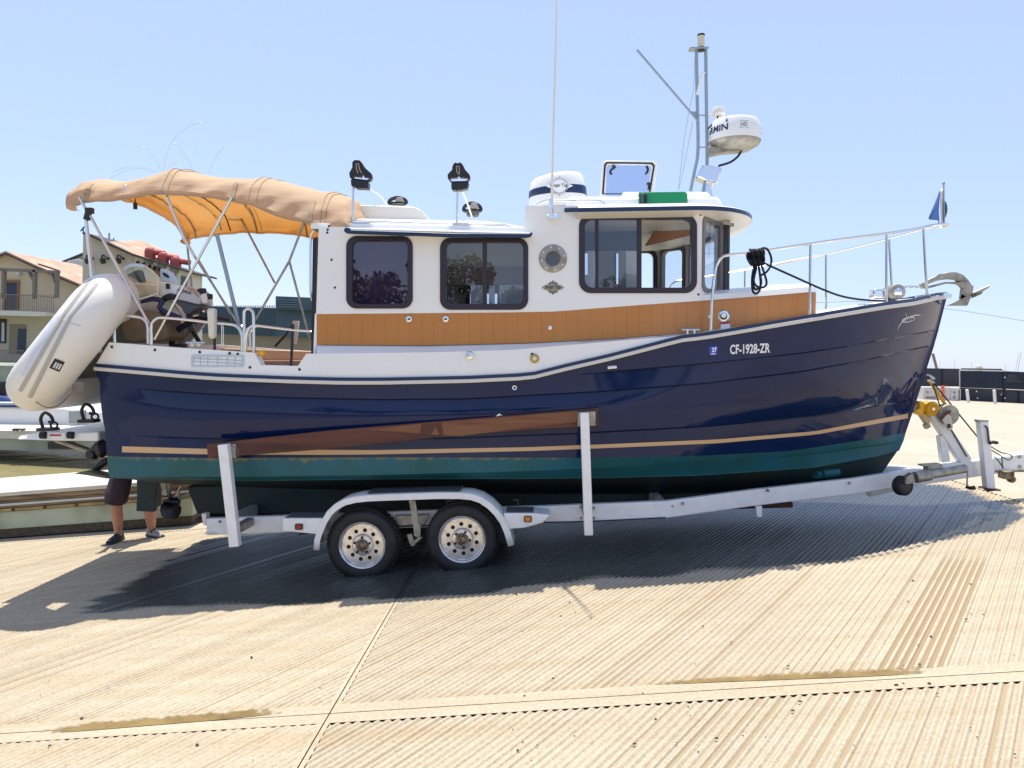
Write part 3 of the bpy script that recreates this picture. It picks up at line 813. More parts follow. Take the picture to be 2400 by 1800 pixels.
# ---- cabin walls with window openings
Y0 = YCAB
outer = [(741, 736), (747, 531), (1000, 534), (1227, 541), (1232, 481.5), (1341, 483.5), (1500, 486), (1639, 489), (1639, 705), (1498, 715), (1300, 730), (1200, 732)]
W1, W2, W3 = (811, 553, 967, 723), (1031, 557, 1238, 726), (1357, 502, 1634, 687)
hole = lambda w, r, m: rrect(w[0]+m, w[1]+m, w[2]-m, w[3]-m, r)
PH = (1296, 606)
b = MB()
b.plate([P(u, v, Y0) for u, v in outer], [[P(u, v, Y0) for u, v in h] for h in (hole(W1, 22, 4), hole(W2, 22, 4), hole(W3, 26, 4), circ(*PH, 22))], Vector((0, .035, 0)))
walls = MB(); walls.v = list(b.v); walls.f = list(b.f)
walls.mirror()
# aft bulkhead with doorway
za, zt = 1.5, P(747, 531, Y0).z
xa0, xa1 = P(741, 736, Y0).x, P(747, 531, Y0).x
door = [(YC-.1, 1.55), (YC+.55, 1.55), (YC+.55, zt-.12), (YC-.1, zt-.12)]
f = [Vector((xa1+.0, y, z)) for y, z in ((Y0+.03, za), (2*YC-Y0-.03, za), (2*YC-Y0-.03, zt), (Y0+.03, zt))]
walls.plate(f, [[Vector((xa1, y, z)) for y, z in door]], Vector((.03, 0, 0)))
# step between aft cabin roof and pilothouse
xs0 = P(1230, 500, Y0).x
walls.hexa([(xs0, Y0+.03, P(1227, 541, Y0).z), (xs0+.04, Y0+.03, P(1227, 541, Y0).z), (xs0+.04, 2*YC-Y0-.03, P(1227, 541, Y0).z), (xs0, 2*YC-Y0-.03, P(1227, 541, Y0).z),
            (xs0, Y0+.03, P(1232, 482, Y0).z), (xs0+.04, Y0+.03, P(1232, 482, Y0).z), (xs0+.04, 2*YC-Y0-.03, P(1232, 482, Y0).z), (xs0, 2*YC-Y0-.03, P(1232, 482, Y0).z)])
cabin = part('cabin', walls, 'white', boat, ang=30)
# lower white return under the tan band at the cabin's aft edge
for far in (0, 1):
    b = MB(); b.slab([(738, 735), (742, 735), (742, 808), (742, 831), (734, 831), (735, 808)], Y0-.001, Y0+.05)
    if far: b.v = [mir(p) for p in b.v]
    part('cabin_corner', b, 'white', boat)
b = MB(); b.slab([(733, 560), (742, 555), (740, 700), (736, 830), (729, 830)], Y0+.06, Y0+.12); part('door_frame', b, 'black', boat)
b = MB(); b.tube(cat([P(736, 540, Y0+.1), P(728, 560, Y0+.1), P(727, 640, Y0+.1), P(728, 690, Y0+.1), P(736, 712, Y0+.1)], 6), .011, 8); part('grab_rail', b, 'steel', boat)
# quarter windows and windscreen
q0, q1 = Vector((P(1639, 600, Y0).x, Y0, 0)), Vector((1.67, 7.16, 0))
fr1 = Vector((1.84, YC, 0))
def vpl(a, c, za, zb, holes, th):
    d = (c-a); d.z = 0; L = d.length; d.normalize(); nrm = Vector((-d.y, d.x, 0))
    mk = lambda s, z: a+d*s+Vector((0, 0, z))
    return mk, L, nrm
zl, zh = P(1639, 705, Y0).z, P(1639, 489, Y0).z
glz = []
b = MB(); fb = MB()
for (a, c, hz) in ((q0, q1, (.05, .05)), (q1, fr1, (.05, .06))):
    mk, L, nrm = vpl(a, c, zl, zh, None, .03)
    w0, w1, zz0, zz1 = hz[0], L-hz[1], P(1650, 683, Y0).z, zh-.055
    r = .06
    hp = lambda m: [mk(x, z) for x, z in rrect(w0+m, zz0+m, w1-m, zz1-m, r)]
    b.plate([mk(0, zl), mk(L, zl), mk(L, zh), mk(0, zh)], [hp(.01)], nrm*.03)
    n_ = nrm if nrm.y < 0 else -nrm
    fb.plate([p+n_*.012 for p in hp(0)], [[p+n_*.012 for p in hp(.035)]], -n_*.06)
    glz.append(([p for p in hp(.02)], nrm*.004))
b.mirror(); fb.mirror(); part('pilothouse_front', b, 'white', boat)
part('windscreen_frame', fb, mat('grey window gasket', (.16, .15, .15), .4), boat)
b = MB()
for g, d in glz: b.extr(g, d)
b.mirror(); part('windscreen_glass', b, 'g_clear', boat)
for far in (0, 1):
    b = MB(); b.beam(q1+Vector((.02, -.02, zl)), q1+Vector((.02, -.02, zh)), .05, .05, (1, 0, 0))
    if far: b.v = [mir(p) for p in b.v]
    part('windscreen_post', b, mat('dark post', (.05, .055, .075), .3), boat, bevel=.01)

def window(w, inner, r, panes, mull, mirror_only=False):
    for far in (False, True):
        b = MB(); yf = Y0-.014
        tr = (lambda p: mir(p)) if far else (lambda p: p)
        b.plate([P(u, v, yf) for u, v in rrect(*w, r)], [[P(u, v, yf) for u, v in rrect(*inner, r-10)]], Vector((0, .06, 0)))
        m2 = MB()
        if far: b.v = [mir(p) for p in b.v]; b.f = [tuple(reversed(f)) for f in b.f]
        fr = part('window', b, 'frame', boat, bevel=.009)
        for (u0, u1) in mull:
            mb = MB(); mb.slab([(u0, inner[1]-2), (u1, inner[1]-2), (u1, inner[3]+2), (u0, inner[3]+2)], Y0-.004, Y0+.03)
            if far: mb.v = [mir(p) for p in mb.v]; mb.f = [tuple(reversed(f)) for f in mb.f]
            part('mullion', mb, 'frame', fr, bevel=.004)
        for (u0, u1, m, yo) in panes:
            mb = MB(); mb.slab([(u0, inner[1]-4), (u1, inner[1]-4), (u1, inner[3]+4), (u0, inner[3]+4)], Y0+yo, Y0+yo+.004)
            if far: mb.v = [mir(p) for p in mb.v]; mb.f = [tuple(reversed(f)) for f in mb.f]
            part('pane', mb, m if not far else 'g_clear', fr)
window(W1, (825, 565, 955, 712), 24, [(822, 958, 'g_dark', .012)], [])
window(W2, (1045, 568, 1226, 712), 24, [(1043, 1140, 'g_tint', .02), (1136, 1228, 'g_tint', .012)], [(1131, 1141)])
window(W3, (1371, 514, 1620, 674), 28, [(1369, 1498, 'g_tint', .012)], [(1395, 1403), (1493, 1504)])
# porthole
c = P(*PH, Y0)
b = MB(); b.lathe([(.066, -.0), (.066, .012), (.074, .018), (.080, .016), (.092, .016), (.110, .012), (.122, .008), (.124, 0), (.124, -.01)], c, (0, -1, 0), 40)
ph = part('porthole', b, 'galv', boat)
b = MB(); b.lathe([(0, .004), (.07, .004)], c, (0, -1, 0), 32); part('pane', b, 'g_dark', ph)
for k in range(8):
    b = MB(); a = k*math.pi/4+.2; b.lathe([(0, .004), (.008, .003), (.009, 0)], c+Vector((.101*math.cos(a), -.014, .101*math.sin(a))), (0, -1, 0), 10); part('screw', b, 'steel', ph)
# interior: sole, lockers, headliner, dash
b = MB(); xi0, xi1 = xa1+.04, 1.55
b.hexa([(xi0, Y0+.04, 1.7), (xi1, Y0+.3, 1.7), (xi1, 2*YC-Y0-.3, 1.7), (xi0, 2*YC-Y0-.04, 1.7), (xi0, Y0+.04, 1.75), (xi1, Y0+.3, 1.75), (xi1, 2*YC-Y0-.3, 1.75), (xi0, 2*YC-Y0-.04, 1.75)])
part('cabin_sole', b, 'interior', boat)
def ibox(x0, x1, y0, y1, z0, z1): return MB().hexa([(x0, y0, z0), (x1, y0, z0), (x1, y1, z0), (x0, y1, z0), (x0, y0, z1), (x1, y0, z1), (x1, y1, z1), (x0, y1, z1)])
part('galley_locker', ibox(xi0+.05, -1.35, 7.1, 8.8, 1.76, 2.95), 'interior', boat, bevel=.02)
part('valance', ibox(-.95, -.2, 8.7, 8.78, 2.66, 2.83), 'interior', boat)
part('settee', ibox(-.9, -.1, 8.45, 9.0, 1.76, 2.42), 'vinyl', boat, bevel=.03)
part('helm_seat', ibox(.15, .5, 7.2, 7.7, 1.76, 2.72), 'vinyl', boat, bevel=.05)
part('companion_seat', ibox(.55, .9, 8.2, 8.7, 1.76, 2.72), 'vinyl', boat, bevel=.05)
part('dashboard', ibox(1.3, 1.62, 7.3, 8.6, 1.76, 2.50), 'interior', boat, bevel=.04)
b = ibox(xi0, xs0, Y0+.05, 2*YC-Y0-.05, zt-.03, zt-.01); b.add(*[(q.v, q.f) for q in [ibox(xs0, 1.35, Y0+.05, 2*YC-Y0-.05, zh-.05, zh-.02)]][0]); part('headliner', b, 'headliner', boat)
b = MB(); f = [P(u, v, y) for u, v, y in ((1513, 577, 7.9), (1545, 530, 7.5), (1566, 512, 7.25), (1630, 512, 7.25), (1628, 549, 7.7), (1560, 566, 7.9))]; b.extr(f, Vector((0, .02, .02))); part('overhead_locker', b, 'orangewood', boat)
b = MB(); b.slab([(815, 548), (965, 548), (965, 722), (815, 722)], Y0+.08, Y0+.09); part('backing', b, mat('mauve curtain', (.26, .22, .28), .9, var=.1, vscale=3), boat)  # added sheet that lightens the tone behind the aft pane
for pts, m, yy_ in (([(1000, 545), (1260, 545), (1260, 626), (1000, 626)], mat('tan blind', (.66, .60, .47), .8), 7.35), ([(1000, 626), (1260, 626), (1260, 668), (1000, 668)], mat('brown shelf', (.30, .21, .16), .7), 7.3),
    ([(1103, 668), (1131, 668), (1131, 730), (1103, 730)], 'vinyl', 7.25), ([(1146, 668), (1159, 668), (1159, 730), (1146, 730)], 'vinyl', 7.25), ([(1170, 668), (1250, 668), (1250, 730), (1170, 730)], 'vinyl', 7.25),
    ([(1378, 588), (1394, 588), (1394, 690), (1378, 690)], 'vinyl', 7.3), ([(1403, 588), (1440, 588), (1440, 690), (1403, 690)], 'headliner', 7.5), ([(1450, 588), (1466, 588), (1466, 690), (1450, 690)], 'headliner', 7.25), ([(1467, 588), (1493, 588), (1493, 690), (1467, 690)], 'vinyl', 7.25), ([(1340, 500), (1500, 500), (1500, 588), (1340, 588)], mat('navy headliner', (.05, .07, .12), .8), 7.6)):
    b = MB(); b.slab(pts, yy_, yy_+.04); part('cabin_panel', b, m, boat)

# ================================================================ ROOFS AND TOP GEAR
# aft cabin roof
def crown(x0, x1, yn, zf, cr, n=14, nx=10, lip=.05):
    rws = []
    for i in range(nx+1):
        x = x0+(x1-x0)*i/nx; e = min(1, 3.0*min(i, nx-i)/nx+.55)
        r = []
        for k in range(n+1):
            s_ = -1+2*k/n
            r.append(Vector((x, YC+(YC-yn)*s_, zf(x)+cr*e*(1-abs(s_)**2.6))))
        rws.append([Vector((x, r[0].y, r[0].z-lip))]+r+[Vector((x, r[-1].y, r[-1].z-lip))])
    b = MB(); b.grid(rws)
    for r in (rws[0], rws[-1]): b.grid([r, [Vector((p.x, p.y, zf(p.x)-lip)) for p in r]])
    return b
zr0, zr1 = P(760, 529, 6.84).z, P(1226, 539, 6.84).z
xr0, xr1 = P(745, 529, 6.84).x, P(1228, 538, 6.84).x
part('cabin_roof', crown(xr0-.06, xr1, 6.83, lambda x: zr0+(zr1-zr0)*(x-xr0)/(xr1-xr0)+.02, .17), 'white', boat, ang=50)
# drip brow over the aft windows: white face, navy moulding
for far in (0, 1):
    b = MB(); b.slab([(806, 533), (830, 534), (1246, 545), (1246, 550), (812, 541)], 6.66, Y0-.001)
    if far: b.v = [mir(p) for p in b.v]
    part('window_brow', b, 'white', boat, bevel=.012)
for far in (0, 1):
    b = MB(); b.slab([(805, 541), (808, 533), (818, 533), (822, 539), (1060, 546.5), (1240, 547.5), (1246, 543), (1249, 546), (1244, 555), (1232, 557), (1050, 555.5), (812, 547)], 6.64, 6.67)
    if far: b.v = [mir(p) for p in b.v]; b.f = [tuple(reversed(f)) for f in b.f]
    part('brow_trim', b, 'navytrim', boat, bevel=.008)
# white storage hump on the aft roof
b = MB(); rr = []
pr = [(818, 522), (819, 482), (826, 480), (960, 483), (975, 486), (992, 496), (1005, 512), (1012, 524)]
fr = [P(u, v, 7.5) for u, v in pr]; bk = [p+Vector((0, .9, 0)) for p in fr]
inn_ = [p+Vector((0, -.05, -.0)) for p in fr]
b.extr(fr, Vector((0, .9, 0))); part('roof_locker', b, 'cream', boat, bevel=.03)
# roof hand rails
def tub(name, pts, r, m='steel', sm_=0, par=None, n=10, mirrored=False):
    p = [P(*q) if len(q) == 3 and not isinstance(q, Vector) else Vector(q) for q in pts]
    if sm_: p = cat(p, sm_)
    b = MB(); b.tube(p, r, n)
    o = part(name, b, m, par or boat)
    if mirrored:
        b2 = MB(); b2.tube([mir(q) for q in p], r, n); part(name, b2, m, par or boat)
    return o
hr = tub('hand_rail', [(776, 529, 6.9), (790, 523, 6.9), (806, 518, 6.9), (990, 524, 6.9), (1180, 527, 6.9), (1192, 532, 6.9), (1203, 538, 6.9)], .012, mirrored=True)
tub('rail_post', [(990, 524, 6.9), (990, 541, 6.9)], .011)
tub('hand_rail', [(1258, 481, 6.95), (1270, 474, 6.95), (1281, 469.5, 6.95), (1401, 471, 6.95), (1410, 474, 6.95), (1418, 481, 6.95)], .010, mirrored=True)
# pilothouse roof slab with a rounded nose and navy edge
def nose(yn, xs_, xn, n=16):      # plan outline from the near aft corner round the nose to the centreline
    out = [(xs_[0], yn), (xs_[1], yn)]
    for k in range(1, n+1):
        t = math.pi/2*k/n
        out.append((xs_[1]+(xn-xs_[1])*math.sin(t)**.9, YC-(YC-yn)*math.cos(t)**.75))
    return out
yb = 6.64
xb0, xb1 = P(1355, 490, yb).x, P(1600, 490, yb).x
XN = 2.02
zb = lambda v, u=1500: P(u, v, yb).z
zt_, zb_ = zb(486), zb(496)
def bowl(yn, xa_, xn_, z): return [Vector((x, y, z+.02*sm((x-.5)/1.5))) for x, y in nose(yn, (xa_, xb1), xn_)]
e0, e1 = bowl(yb, xb0, XN, zt_), bowl(yb, xb0, XN, zb_)
b = MB(); b.grid([e0, e1]); b.mirror()
for e in ([e0[0], e1[0]],): b.grid([e, [q+Vector((-.12, .17, .03)) for q in e]]); b.grid([[mir(q) for q in e], [mir(q+Vector((-.12, .17, .03))) for q in e]])
part('roof_trim', b, 'navytrim', boat, ang=50)
def inset(row, d, dz): return [Vector((p.x-d*.6*(p.x > xb1)-0, min(YC, p.y+d), p.z+dz)) for p in row]
t1, t2 = inset(e0, .02, .012), inset(e0, .2, .062)
und = [Vector((min(p.x, 1.5+.36*(1-((YC-p.y)/1.2)**2)) if p.x > 1.2 else p.x, max(p.y, Y0-.005) if p.x < 1.36 else max(p.y, 7.0), p.z-.035)) for p in e1]
und2 = [Vector((p.x, YC, p.z+.02)) for p in und]
t3 = [Vector((p.x, YC, p.z+.07)) for p in t2]
b = MB(); b.grid([e0, t1, t2, t3]); b.mirror(); part('pilothouse_roof', b, 'white', boat, ang=50)
b = MB(); b.grid([[p+Vector((0, .002, 0.0)) for p in e1], und, und2]); b.mirror(); part('roof_soffit', b, 'cream', boat, ang=50)
b = MB(); fx = P(1233, 482, 6.85); b.hexa([Vector((fx.x, 6.83, zt_-.02)), Vector((xb0+.2, 6.83, zt_-.02)), Vector((xb0+.2, 2*YC-6.83, zt_-.02)), Vector((fx.x, 2*YC-6.83, zt_-.02)),
    Vector((fx.x+.01, 6.84, zt_+.025)), Vector((xb0+.2, 6.84, zt_+.025)), Vector((xb0+.2, 2*YC-6.84, zt_+.025)), Vector((fx.x+.01, 2*YC-6.84, zt_+.025))]); part('roof_step', b, 'white', boat, bevel=.012)
# raised centre of the pilothouse roof
def trunk(u0, u1, v0, v1, y, ins=.04):
    a = [P(u0, v1, y), P(u1, v1, y)]; c = [P(u0+6, v0, y+ins), P(u1-14, v0, y+ins)]
    y2 = 2*YC-y
    return MB().hexa([a[0], a[1], Vector((a[1].x, y2, a[1].z)), Vector((a[0].x, y2, a[0].z)), c[0], c[1], Vector((c[1].x, y2-ins, c[1].z)), Vector((c[0].x, y2-ins, c[0].z))])
part('roof_trunk', trunk(1326, 1700, 460, 488, 7.0), 'white', boat, bevel=.03)
part('roof_plinth', trunk(1455, 1672, 449, 462, 7.25), 'white', boat, bevel=.02)
# funnel
yf = 7.75
def ring_at(v, u0, u1, tilt=0., n=36):
    c = P((u0+u1)/2, v, yf); r = (P(u1, v, yf).x-P(u0, v, yf).x)/2
    return [Vector((c.x+r*math.cos(2*math.pi*k/n), YC+r*.8*math.sin(2*math.pi*k/n), c.z+tilt*math.cos(2*math.pi*k/n))) for k in range(n)]
lv = [(482, 1238, 1379, 0), (453, 1239.5, 1377, .012), (434, 1240, 1375, .022), (412, 1244, 1369, .028), (404, 1251, 1363, .03), (398, 1275, 1345, .02), (396, 1308, 1312, .0)]
R_ = [ring_at(*q) for q in lv]
b = MB(); b.grid([R_[0], R_[1]], True); b.grid(R_[2:], True); b.grid([R_[1], R_[2]], True)
fun = part('funnel', b, 'white', boat, ang=50)
def blow(r, d): return [p+(Vector((p.x-sum(q.x for q in r)/len(r), p.y-YC, 0)).normalized()*d) for p in r]
b = MB(); b.grid([blow(R_[1], .002), blow([a.lerp(c, .1) for a, c in zip(R_[1], R_[2])], .006), blow([a.lerp(c, .9) for a, c in zip(R_[1], R_[2])], .006), blow(R_[2], .002)], True); part('funnel_band', b, 'navytrim', fun, ang=50)
def badge(u, v, y, R, sx, ring_m, disc_m, txt, par, pts=16):
    c = P(u, v, y)
    def pt(r, a, o=0.): return c+Vector((r*math.cos(a), -o, r*math.sin(a)))
    b = MB(); st = []
    for k in range(pts*2):
        a = math.pi*k/pts; rr = R*(1.0 if k % (pts//2) == 0 else .86 if k % 2 == 0 else .66); st.append(pt(rr, a, .004))
    b.extr(st, Vector((0, .008, 0)))
    ob = part('compass_badge', b, ring_m, par)
    b = MB(); b.extr([pt(R*.60, 2*math.pi*k/28, .009) for k in range(28)], Vector((0, .004, 0)))
    b.extr([c+Vector((x, -.008, z)) for x, z in ((-sx, 0), (-sx*.72, .018), (-sx*.3, .026), (sx*.3, .026), (sx*.72, .018), (sx, 0), (sx*.72, -.018), (sx*.3, -.026), (-sx*.3, -.026), (-sx*.72, -.018))], Vector((0, .006, 0)))
    part('badge_plate', b, disc_m, ob)
    vs, fs = text2d(txt, .02); b = MB(); b.add([c+Vector(((x-.5)*sx*1.35, -.0105, (y_-.45)*.042)) for x, y_ in vs], fs); part('badge_lettering', b, 'badgedark', ob, weld=False)
badge(1311, 436, YC-.8*.286-.02, .105, .135, mat('silver badge', (.62, .60, .54), .3, .6), 'paper', 'Ranger Tugs', boat)
badge(1296, 674, Y0, .068, .098, 'badgedark', 'teak', 'Ranger Tugs', boat)
# open roof hatch
yh = 7.55
b = MB(); b.plate([P(u, v, yh) for u, v in [(1406, 462), (1411, 384), (1416, 378), (1424, 376), (1530, 377), (1538, 380), (1542, 388), (1531, 462)]],
    [[P(u, v, yh) for u, v in [(1420, 458), (1422, 392), (1426, 386), (1520, 386), (1525, 391), (1520, 458)]]], Vector((0, .03, 0)))
ha = part('roof_hatch', b, 'white', boat, bevel=.006)
b = MB(); b.plate([P(u, v, yh-.006) for u, v in [(1411, 455), (1416, 386), (1421, 379.5), (1529, 381), (1535, 388), (1524, 455)]],
    [[P(u, v, yh-.006) for u, v in [(1415, 453), (1420, 388), (1424, 383), (1526, 384.5), (1531, 390), (1520, 453)]]], Vector((0, .005, 0)))
part('gasket', b, 'black', ha)
b = MB(); b.slab([(1418, 460), (1422, 390), (1428, 385), (1520, 386), (1525, 392), (1521, 460)], yh+.01, yh+.016); part('pane', b, 'g_hatch', ha)
for pts in ([(1434, 389), (1442, 391), (1434, 397), (1430, 403), (1434, 409)], [(1515, 389), (1518, 395), (1518, 401), (1513, 408)], [(1516, 432), (1522, 430), (1520, 444)]):
    tub('hatch_latch', [(u, v, yh-.01) for u, v in pts], .012, 'black', 3, ha, 6)
# starboard light board
b = MB(); b.slab([(1497, 450), (1606, 449), (1611, 454), (1612, 476), (1609, 480), (1500, 481), (1498, 484)], 6.98, 7.02)
lb = part('light_board', b, 'green', boat, bevel=.004)
b = MB(); b.slab([(1502, 454), (1517, 454), (1517, 479), (1512, 482), (1505, 481), (1501, 478)], 6.93, 6.98); part('side_light', b, 'black', lb, bevel=.006)
b = MB(); b.slab([(1503.5, 458), (1508, 458), (1508, 475), (1503.5, 475)], 6.925, 6.94); part('lens', b, mat('green lens', (.02, .16, .12), .1), lb)
# whip antenna
an = Vector(P(1292, 505, Y0-.03))
b = MB(); b.tube([P(1291, 505, Y0-.05), P(1293, 478, Y0-.05), P(1293.5, 466, Y0-.05)], [.017, .015, .012], 10); b.tube([P(1293.5, 466, Y0-.05), P(1296, 350, Y0-.05), P(1304, 60, Y0-.05), P(1307, -120, Y0-.05), P(1309, -330, Y0-.05)], [.012, .011, .009, .007, .004], 8)
wa = part('antenna', b, 'cream', boat)
b = MB(); b.lathe([(0, -.03), (.02, -.03), (.026, 0), (.02, .03), (0, .03)], P(1291, 509, Y0-.045), (0, -1, 0), 14); b.slab([(1296, 502), (1311, 502), (1311, 512), (1296, 513)], Y0-.03, Y0); b.tube([P(1271, 508, Y0-.05), P(1289, 504, Y0-.05)], .004, 6); b.tube([P(1291, 466, Y0-.05), P(1292, 498, Y0-.05)], .019, 10)
part('ratchet_mount', b, 'chrome', wa, bevel=.003)
# rooftop cradle posts (two upright, two lying with straps)
def cradle(pole, head, slot, block, y, strap=None, grooves=None):
    b = MB(); b.tube([P(*pole[0], y), P(*pole[1], y)], .011, 10); b.box(P(pole[1][0], pole[1][1]+1, y), (.065, .05, .022))
    po = part('cradle_post', b, 'steel', boat)
    q = lambda l: [P(800+a/6.32, 360+c/6.32, y-.03) for a, c in l]
    b = MB(); b.plate(q(head), [q(slot)], Vector((0, .06, 0))); hd = part('cradle_head', b, 'black', po, bevel=.006)
    b = MB(); b.extr([p+Vector((0, -.01, 0)) for p in q(block)], Vector((0, .09, 0))); part('clamp', b, 'black', po, bevel=.008)
    if grooves:
        b = MB(); b.tube([p+Vector((0, -.004, 0)) for p in q(grooves)], .004, 6); part('cord', b, mat('tan cord', (.5, .36, .25), .7), po)
    return po
H1 = [(190, 95), (270, 95), (300, 135), (345, 205), (440, 290), (452, 350), (425, 402), (390, 405), (150, 382), (122, 345), (115, 285), (160, 205), (160, 125)]
H2 = [(1665, 145), (1690, 128), (1720, 142), (1755, 128), (1785, 145), (1815, 195), (1835, 240), (1900, 310), (1906, 360), (1872, 420), (1618, 420), (1575, 362), (1572, 310), (1640, 235), (1645, 185)]
sl1 = [(165, 345), (185, 330), (300, 345), (290, 315), (330, 310), (335, 348), (410, 352), (412, 372), (380, 388), (200, 366)]
sl2 = [(1602, 385), (1620, 362), (1720, 355), (1712, 325), (1735, 335), (1765, 328), (1755, 355), (1870, 362), (1880, 380), (1850, 402), (1640, 408)]
cradle(((828, 437), (826, 519)), H1, sl1, [(140, 392), (175, 388), (390, 410), (402, 440), (395, 522), (210, 512), (205, 490), (150, 480)], 6.92, grooves=[(300, 290), (270, 230), (255, 150), (222, 150), (225, 230), (250, 290)])
cradle(((1072, 441), (1071, 525)), H2, sl2, [(1630, 422), (1865, 422), (1890, 436), (1870, 490), (1868, 520), (1760, 545), (1640, 545), (1628, 500)], 6.92, grooves=[(1735, 310), (1712, 260), (1705, 190), (1745, 190), (1750, 260), (1745, 310)])
def lying(u, v, w, h, y):
    b = MB(); b.tube(cat([P(u-w, v, y), P(u-w*.8, v-h*.6, y), P(u, v-h, y), P(u+w*.8, v-h*.6, y), P(u+w, v, y), P(u+w*.6, v+h*.15, y), P(u-w*.6, v+h*.15, y)], 5, True), .02, 8, closed=True)
    cr = part('folded_cradle', b, 'black', boat)
    b = MB(); b.slab([(u-w*.7, v+h*.1), (u+w*.75, v+h*.1), (u+w*.7, v+h*.75), (u+w*.3, v+h*.9), (u-w*.7, v+h*.8)], y-.05, y+.05); part('clamp', b, mat('grey green plastic', (.10, .11, .09), .5), cr, bevel=.02)
    b = MB(); b.slab([(u-w*.35, v-h*.3), (u-w*.1, v-h*1.1), (u+w*.5, v-h*1.1), (u+w*.85, v-h*.1)], y-.03, y+.05); part('pad', b, mat('grey pad', (.33, .32, .27), .6), cr, bevel=.01)
lying(932, 475, 20, 12, 8.5); lying(1107, 492, 20, 16, 8.6)
tub('strap', [(864, 442, 7.2), (890, 458, 7.8), (908, 480, 8.3)], .008, 'cream', 4)
tub('strap', [(1083, 447, 7.2), (1093, 470, 7.8), (1106, 508, 8.4)], .009, 'cream', 4)
# mast with lights, radar and boom
YM = YC
b = MB()
for pts in ([(1632, 112), (1634, 230), (1636, 320), (1634.5, 368), (1627, 405), (1618, 449)], [(1654, 112), (1655.5, 230), (1657, 340), (1656, 400), (1648, 450)]):
    p = cat([P(u, v, YM) for u, v in pts], 5); b.tube(p, .017, 10)
for v in (270, 345, 113): b.tube([P(1634, v, YM), P(1657, v, YM)], .009, 8)
b.slab([(1617, 110), (1661, 109), (1661, 112), (1640, 113), (1620, 113)], YM-.05, YM+.05)
mast = part('mast', b, 'mastpaint', boat)
b = MB(); b.lathe([(.0, -.04), (.034, -.04), (.036, .02), (.036, .085), (.0, .09)], P(1643, 104, YM), (0, 0, 1), 20); ml = part('masthead_light', b, mat('milky lens', (.62, .60, .42), .3), mast)
b = MB(); b.lathe([(0, .08), (.037, .08), (.038, .098), (.02, .108), (0, .108)], P(1643, 104, YM), (0, 0, 1), 20); part('cap', b, 'black', ml)
b = MB(); b.lathe([(0, -.07), (.034, -.068), (.036, -.03), (0, -.03)], P(1643, 104, YM), (0, 0, 1), 20); part('base', b, 'black', ml)
tub('boom', [(1637, 285, YM-.02), (1493, 117, YM-.02)], .012, 'mastpaint', 0, mast)
b = MB(); b.slab([(1616, 261), (1633, 261), (1635, 283)], YM-.01, YM+.01); part('gusset', b, 'mastpaint', mast)
b = MB(); b.tube([P(1634, 222, YM-.02), P(1645, 175, YM-.02), P(1651, 169, YM-.02)], .014, 8); part('horn', b, 'white', mast)
b = MB(); b.lathe([(0, -.05), (.05, -.045), (.066, -.02), (.062, .02), (.05, .045), (0, .052)], P(1684, 263, YM), (0, 0, 1), 24); b.tube([P(1657, 269, YM), P(1676, 268, YM)], .010, 8); part('gps_dome', b, 'cream', mast)
tub('cable', [(1683, 270, YM-.03), (1680, 281, YM-.03), (1668, 292, YM-.04), (1660, 302, YM-.04)], .008, 'black', 4, mast)
RC = P(1722, 333, YM); rr = 58/F*YM
b = MB(); b.lathe([(0, .225), (rr*.55, .222), (rr*.86, .208), (rr*.96, .17), (rr, .05), (rr, .0)], RC, (.0, 0, 1), 48); rd = part('radar', b, 'white', mast, ang=40)
b = MB(); b.lathe([(rr, .0), (rr*.985, -.012), (rr*.93, -.035), (rr*.6, -.085), (0, -.09)], RC, (0, 0, 1), 48); part('radar_base', b, 'galv', rd, ang=40)
def cyl_text(txt, ang0, ang1, z0, h, m, bold=.0):
    vs, fs = text2d(txt, bold); b = MB()
    out = []
    for x, y in vs:
        a = ang0+(ang1-ang0)*x; z = z0+h*y; r_ = rr*(1.0-.04*clamp((z-.05)/.12))+.003
        out.append(RC+Vector((r_*math.sin(a), -r_*math.cos(a), z)))
    b.add(out, fs); part('radar_lettering', b, m, rd, weld=False)
cyl_text('GARMIN', -2.0, -.50, .062, .068, 'navytrim', .02)
cyl_text('GARMIN', 1.25, 2.75, .062, .068, 'navytrim', .02)
cyl_text('HD', -.02, .24, .085, .042, mat('grey lettering', (.3, .3, .33), .5), .02)
b = MB()
for a0, a1, z0, z1 in ((-.06, .28, .070, .075), (-.06, .28, .137, .142)):
    b.add([RC+Vector(((rr+.001)*math.sin(a), -(rr+.001)*math.cos(a), z)) for a, z in ((a0, z0), (a1, z0), (a1, z1), (a0, z1))], [(0, 1, 2, 3)])
part('radar_lettering', b, M['mastpaint'], rd)
b = MB(); b.add([RC+Vector(((rr*.985+.003)*math.sin(a), -(rr*.985+.003)*math.cos(a), z)) for a, z in ((-.60, .142), (-.50, .142), (-.55, .185))], [(0, 1, 2)]); part('radar_mark', b, 'blue', rd)
b = MB(); b.slab([(1658, 343), (1738, 342), (1736, 354), (1700, 356), (1661, 364)], YM-.06, YM+.06); part('radar_bracket', b, 'galv', rd, bevel=.006)
tub('cable', [(1738, 352, YM), (1730, 366, YM), (1712, 380, YM-.03), (1684, 389, YM-.04)], .012, 'black', 5, mast)
tub('halyard', [(1629, 118, YM), (1626, 210, YM), (1615, 260, YM), (1603, 330, YM), (1590, 445, YM-.1)], .0022, 'wire', 0, mast, 5)
tub('halyard', [(1624, 285, YM), (1600, 405, YM), (1590, 446, YM)], .0022, 'wire', 0, mast, 5)
b = MB(); b.extr([P(u, v, 7.85) for u, v in ((1634, 413), (1648, 384), (1693, 394), (1690, 408), (1683, 428), (1675, 430), (1660, 424), (1645, 418))], Vector((0, .2, 0))); sl_ = part('spotlight', b, 'chrome', boat, bevel=.03)
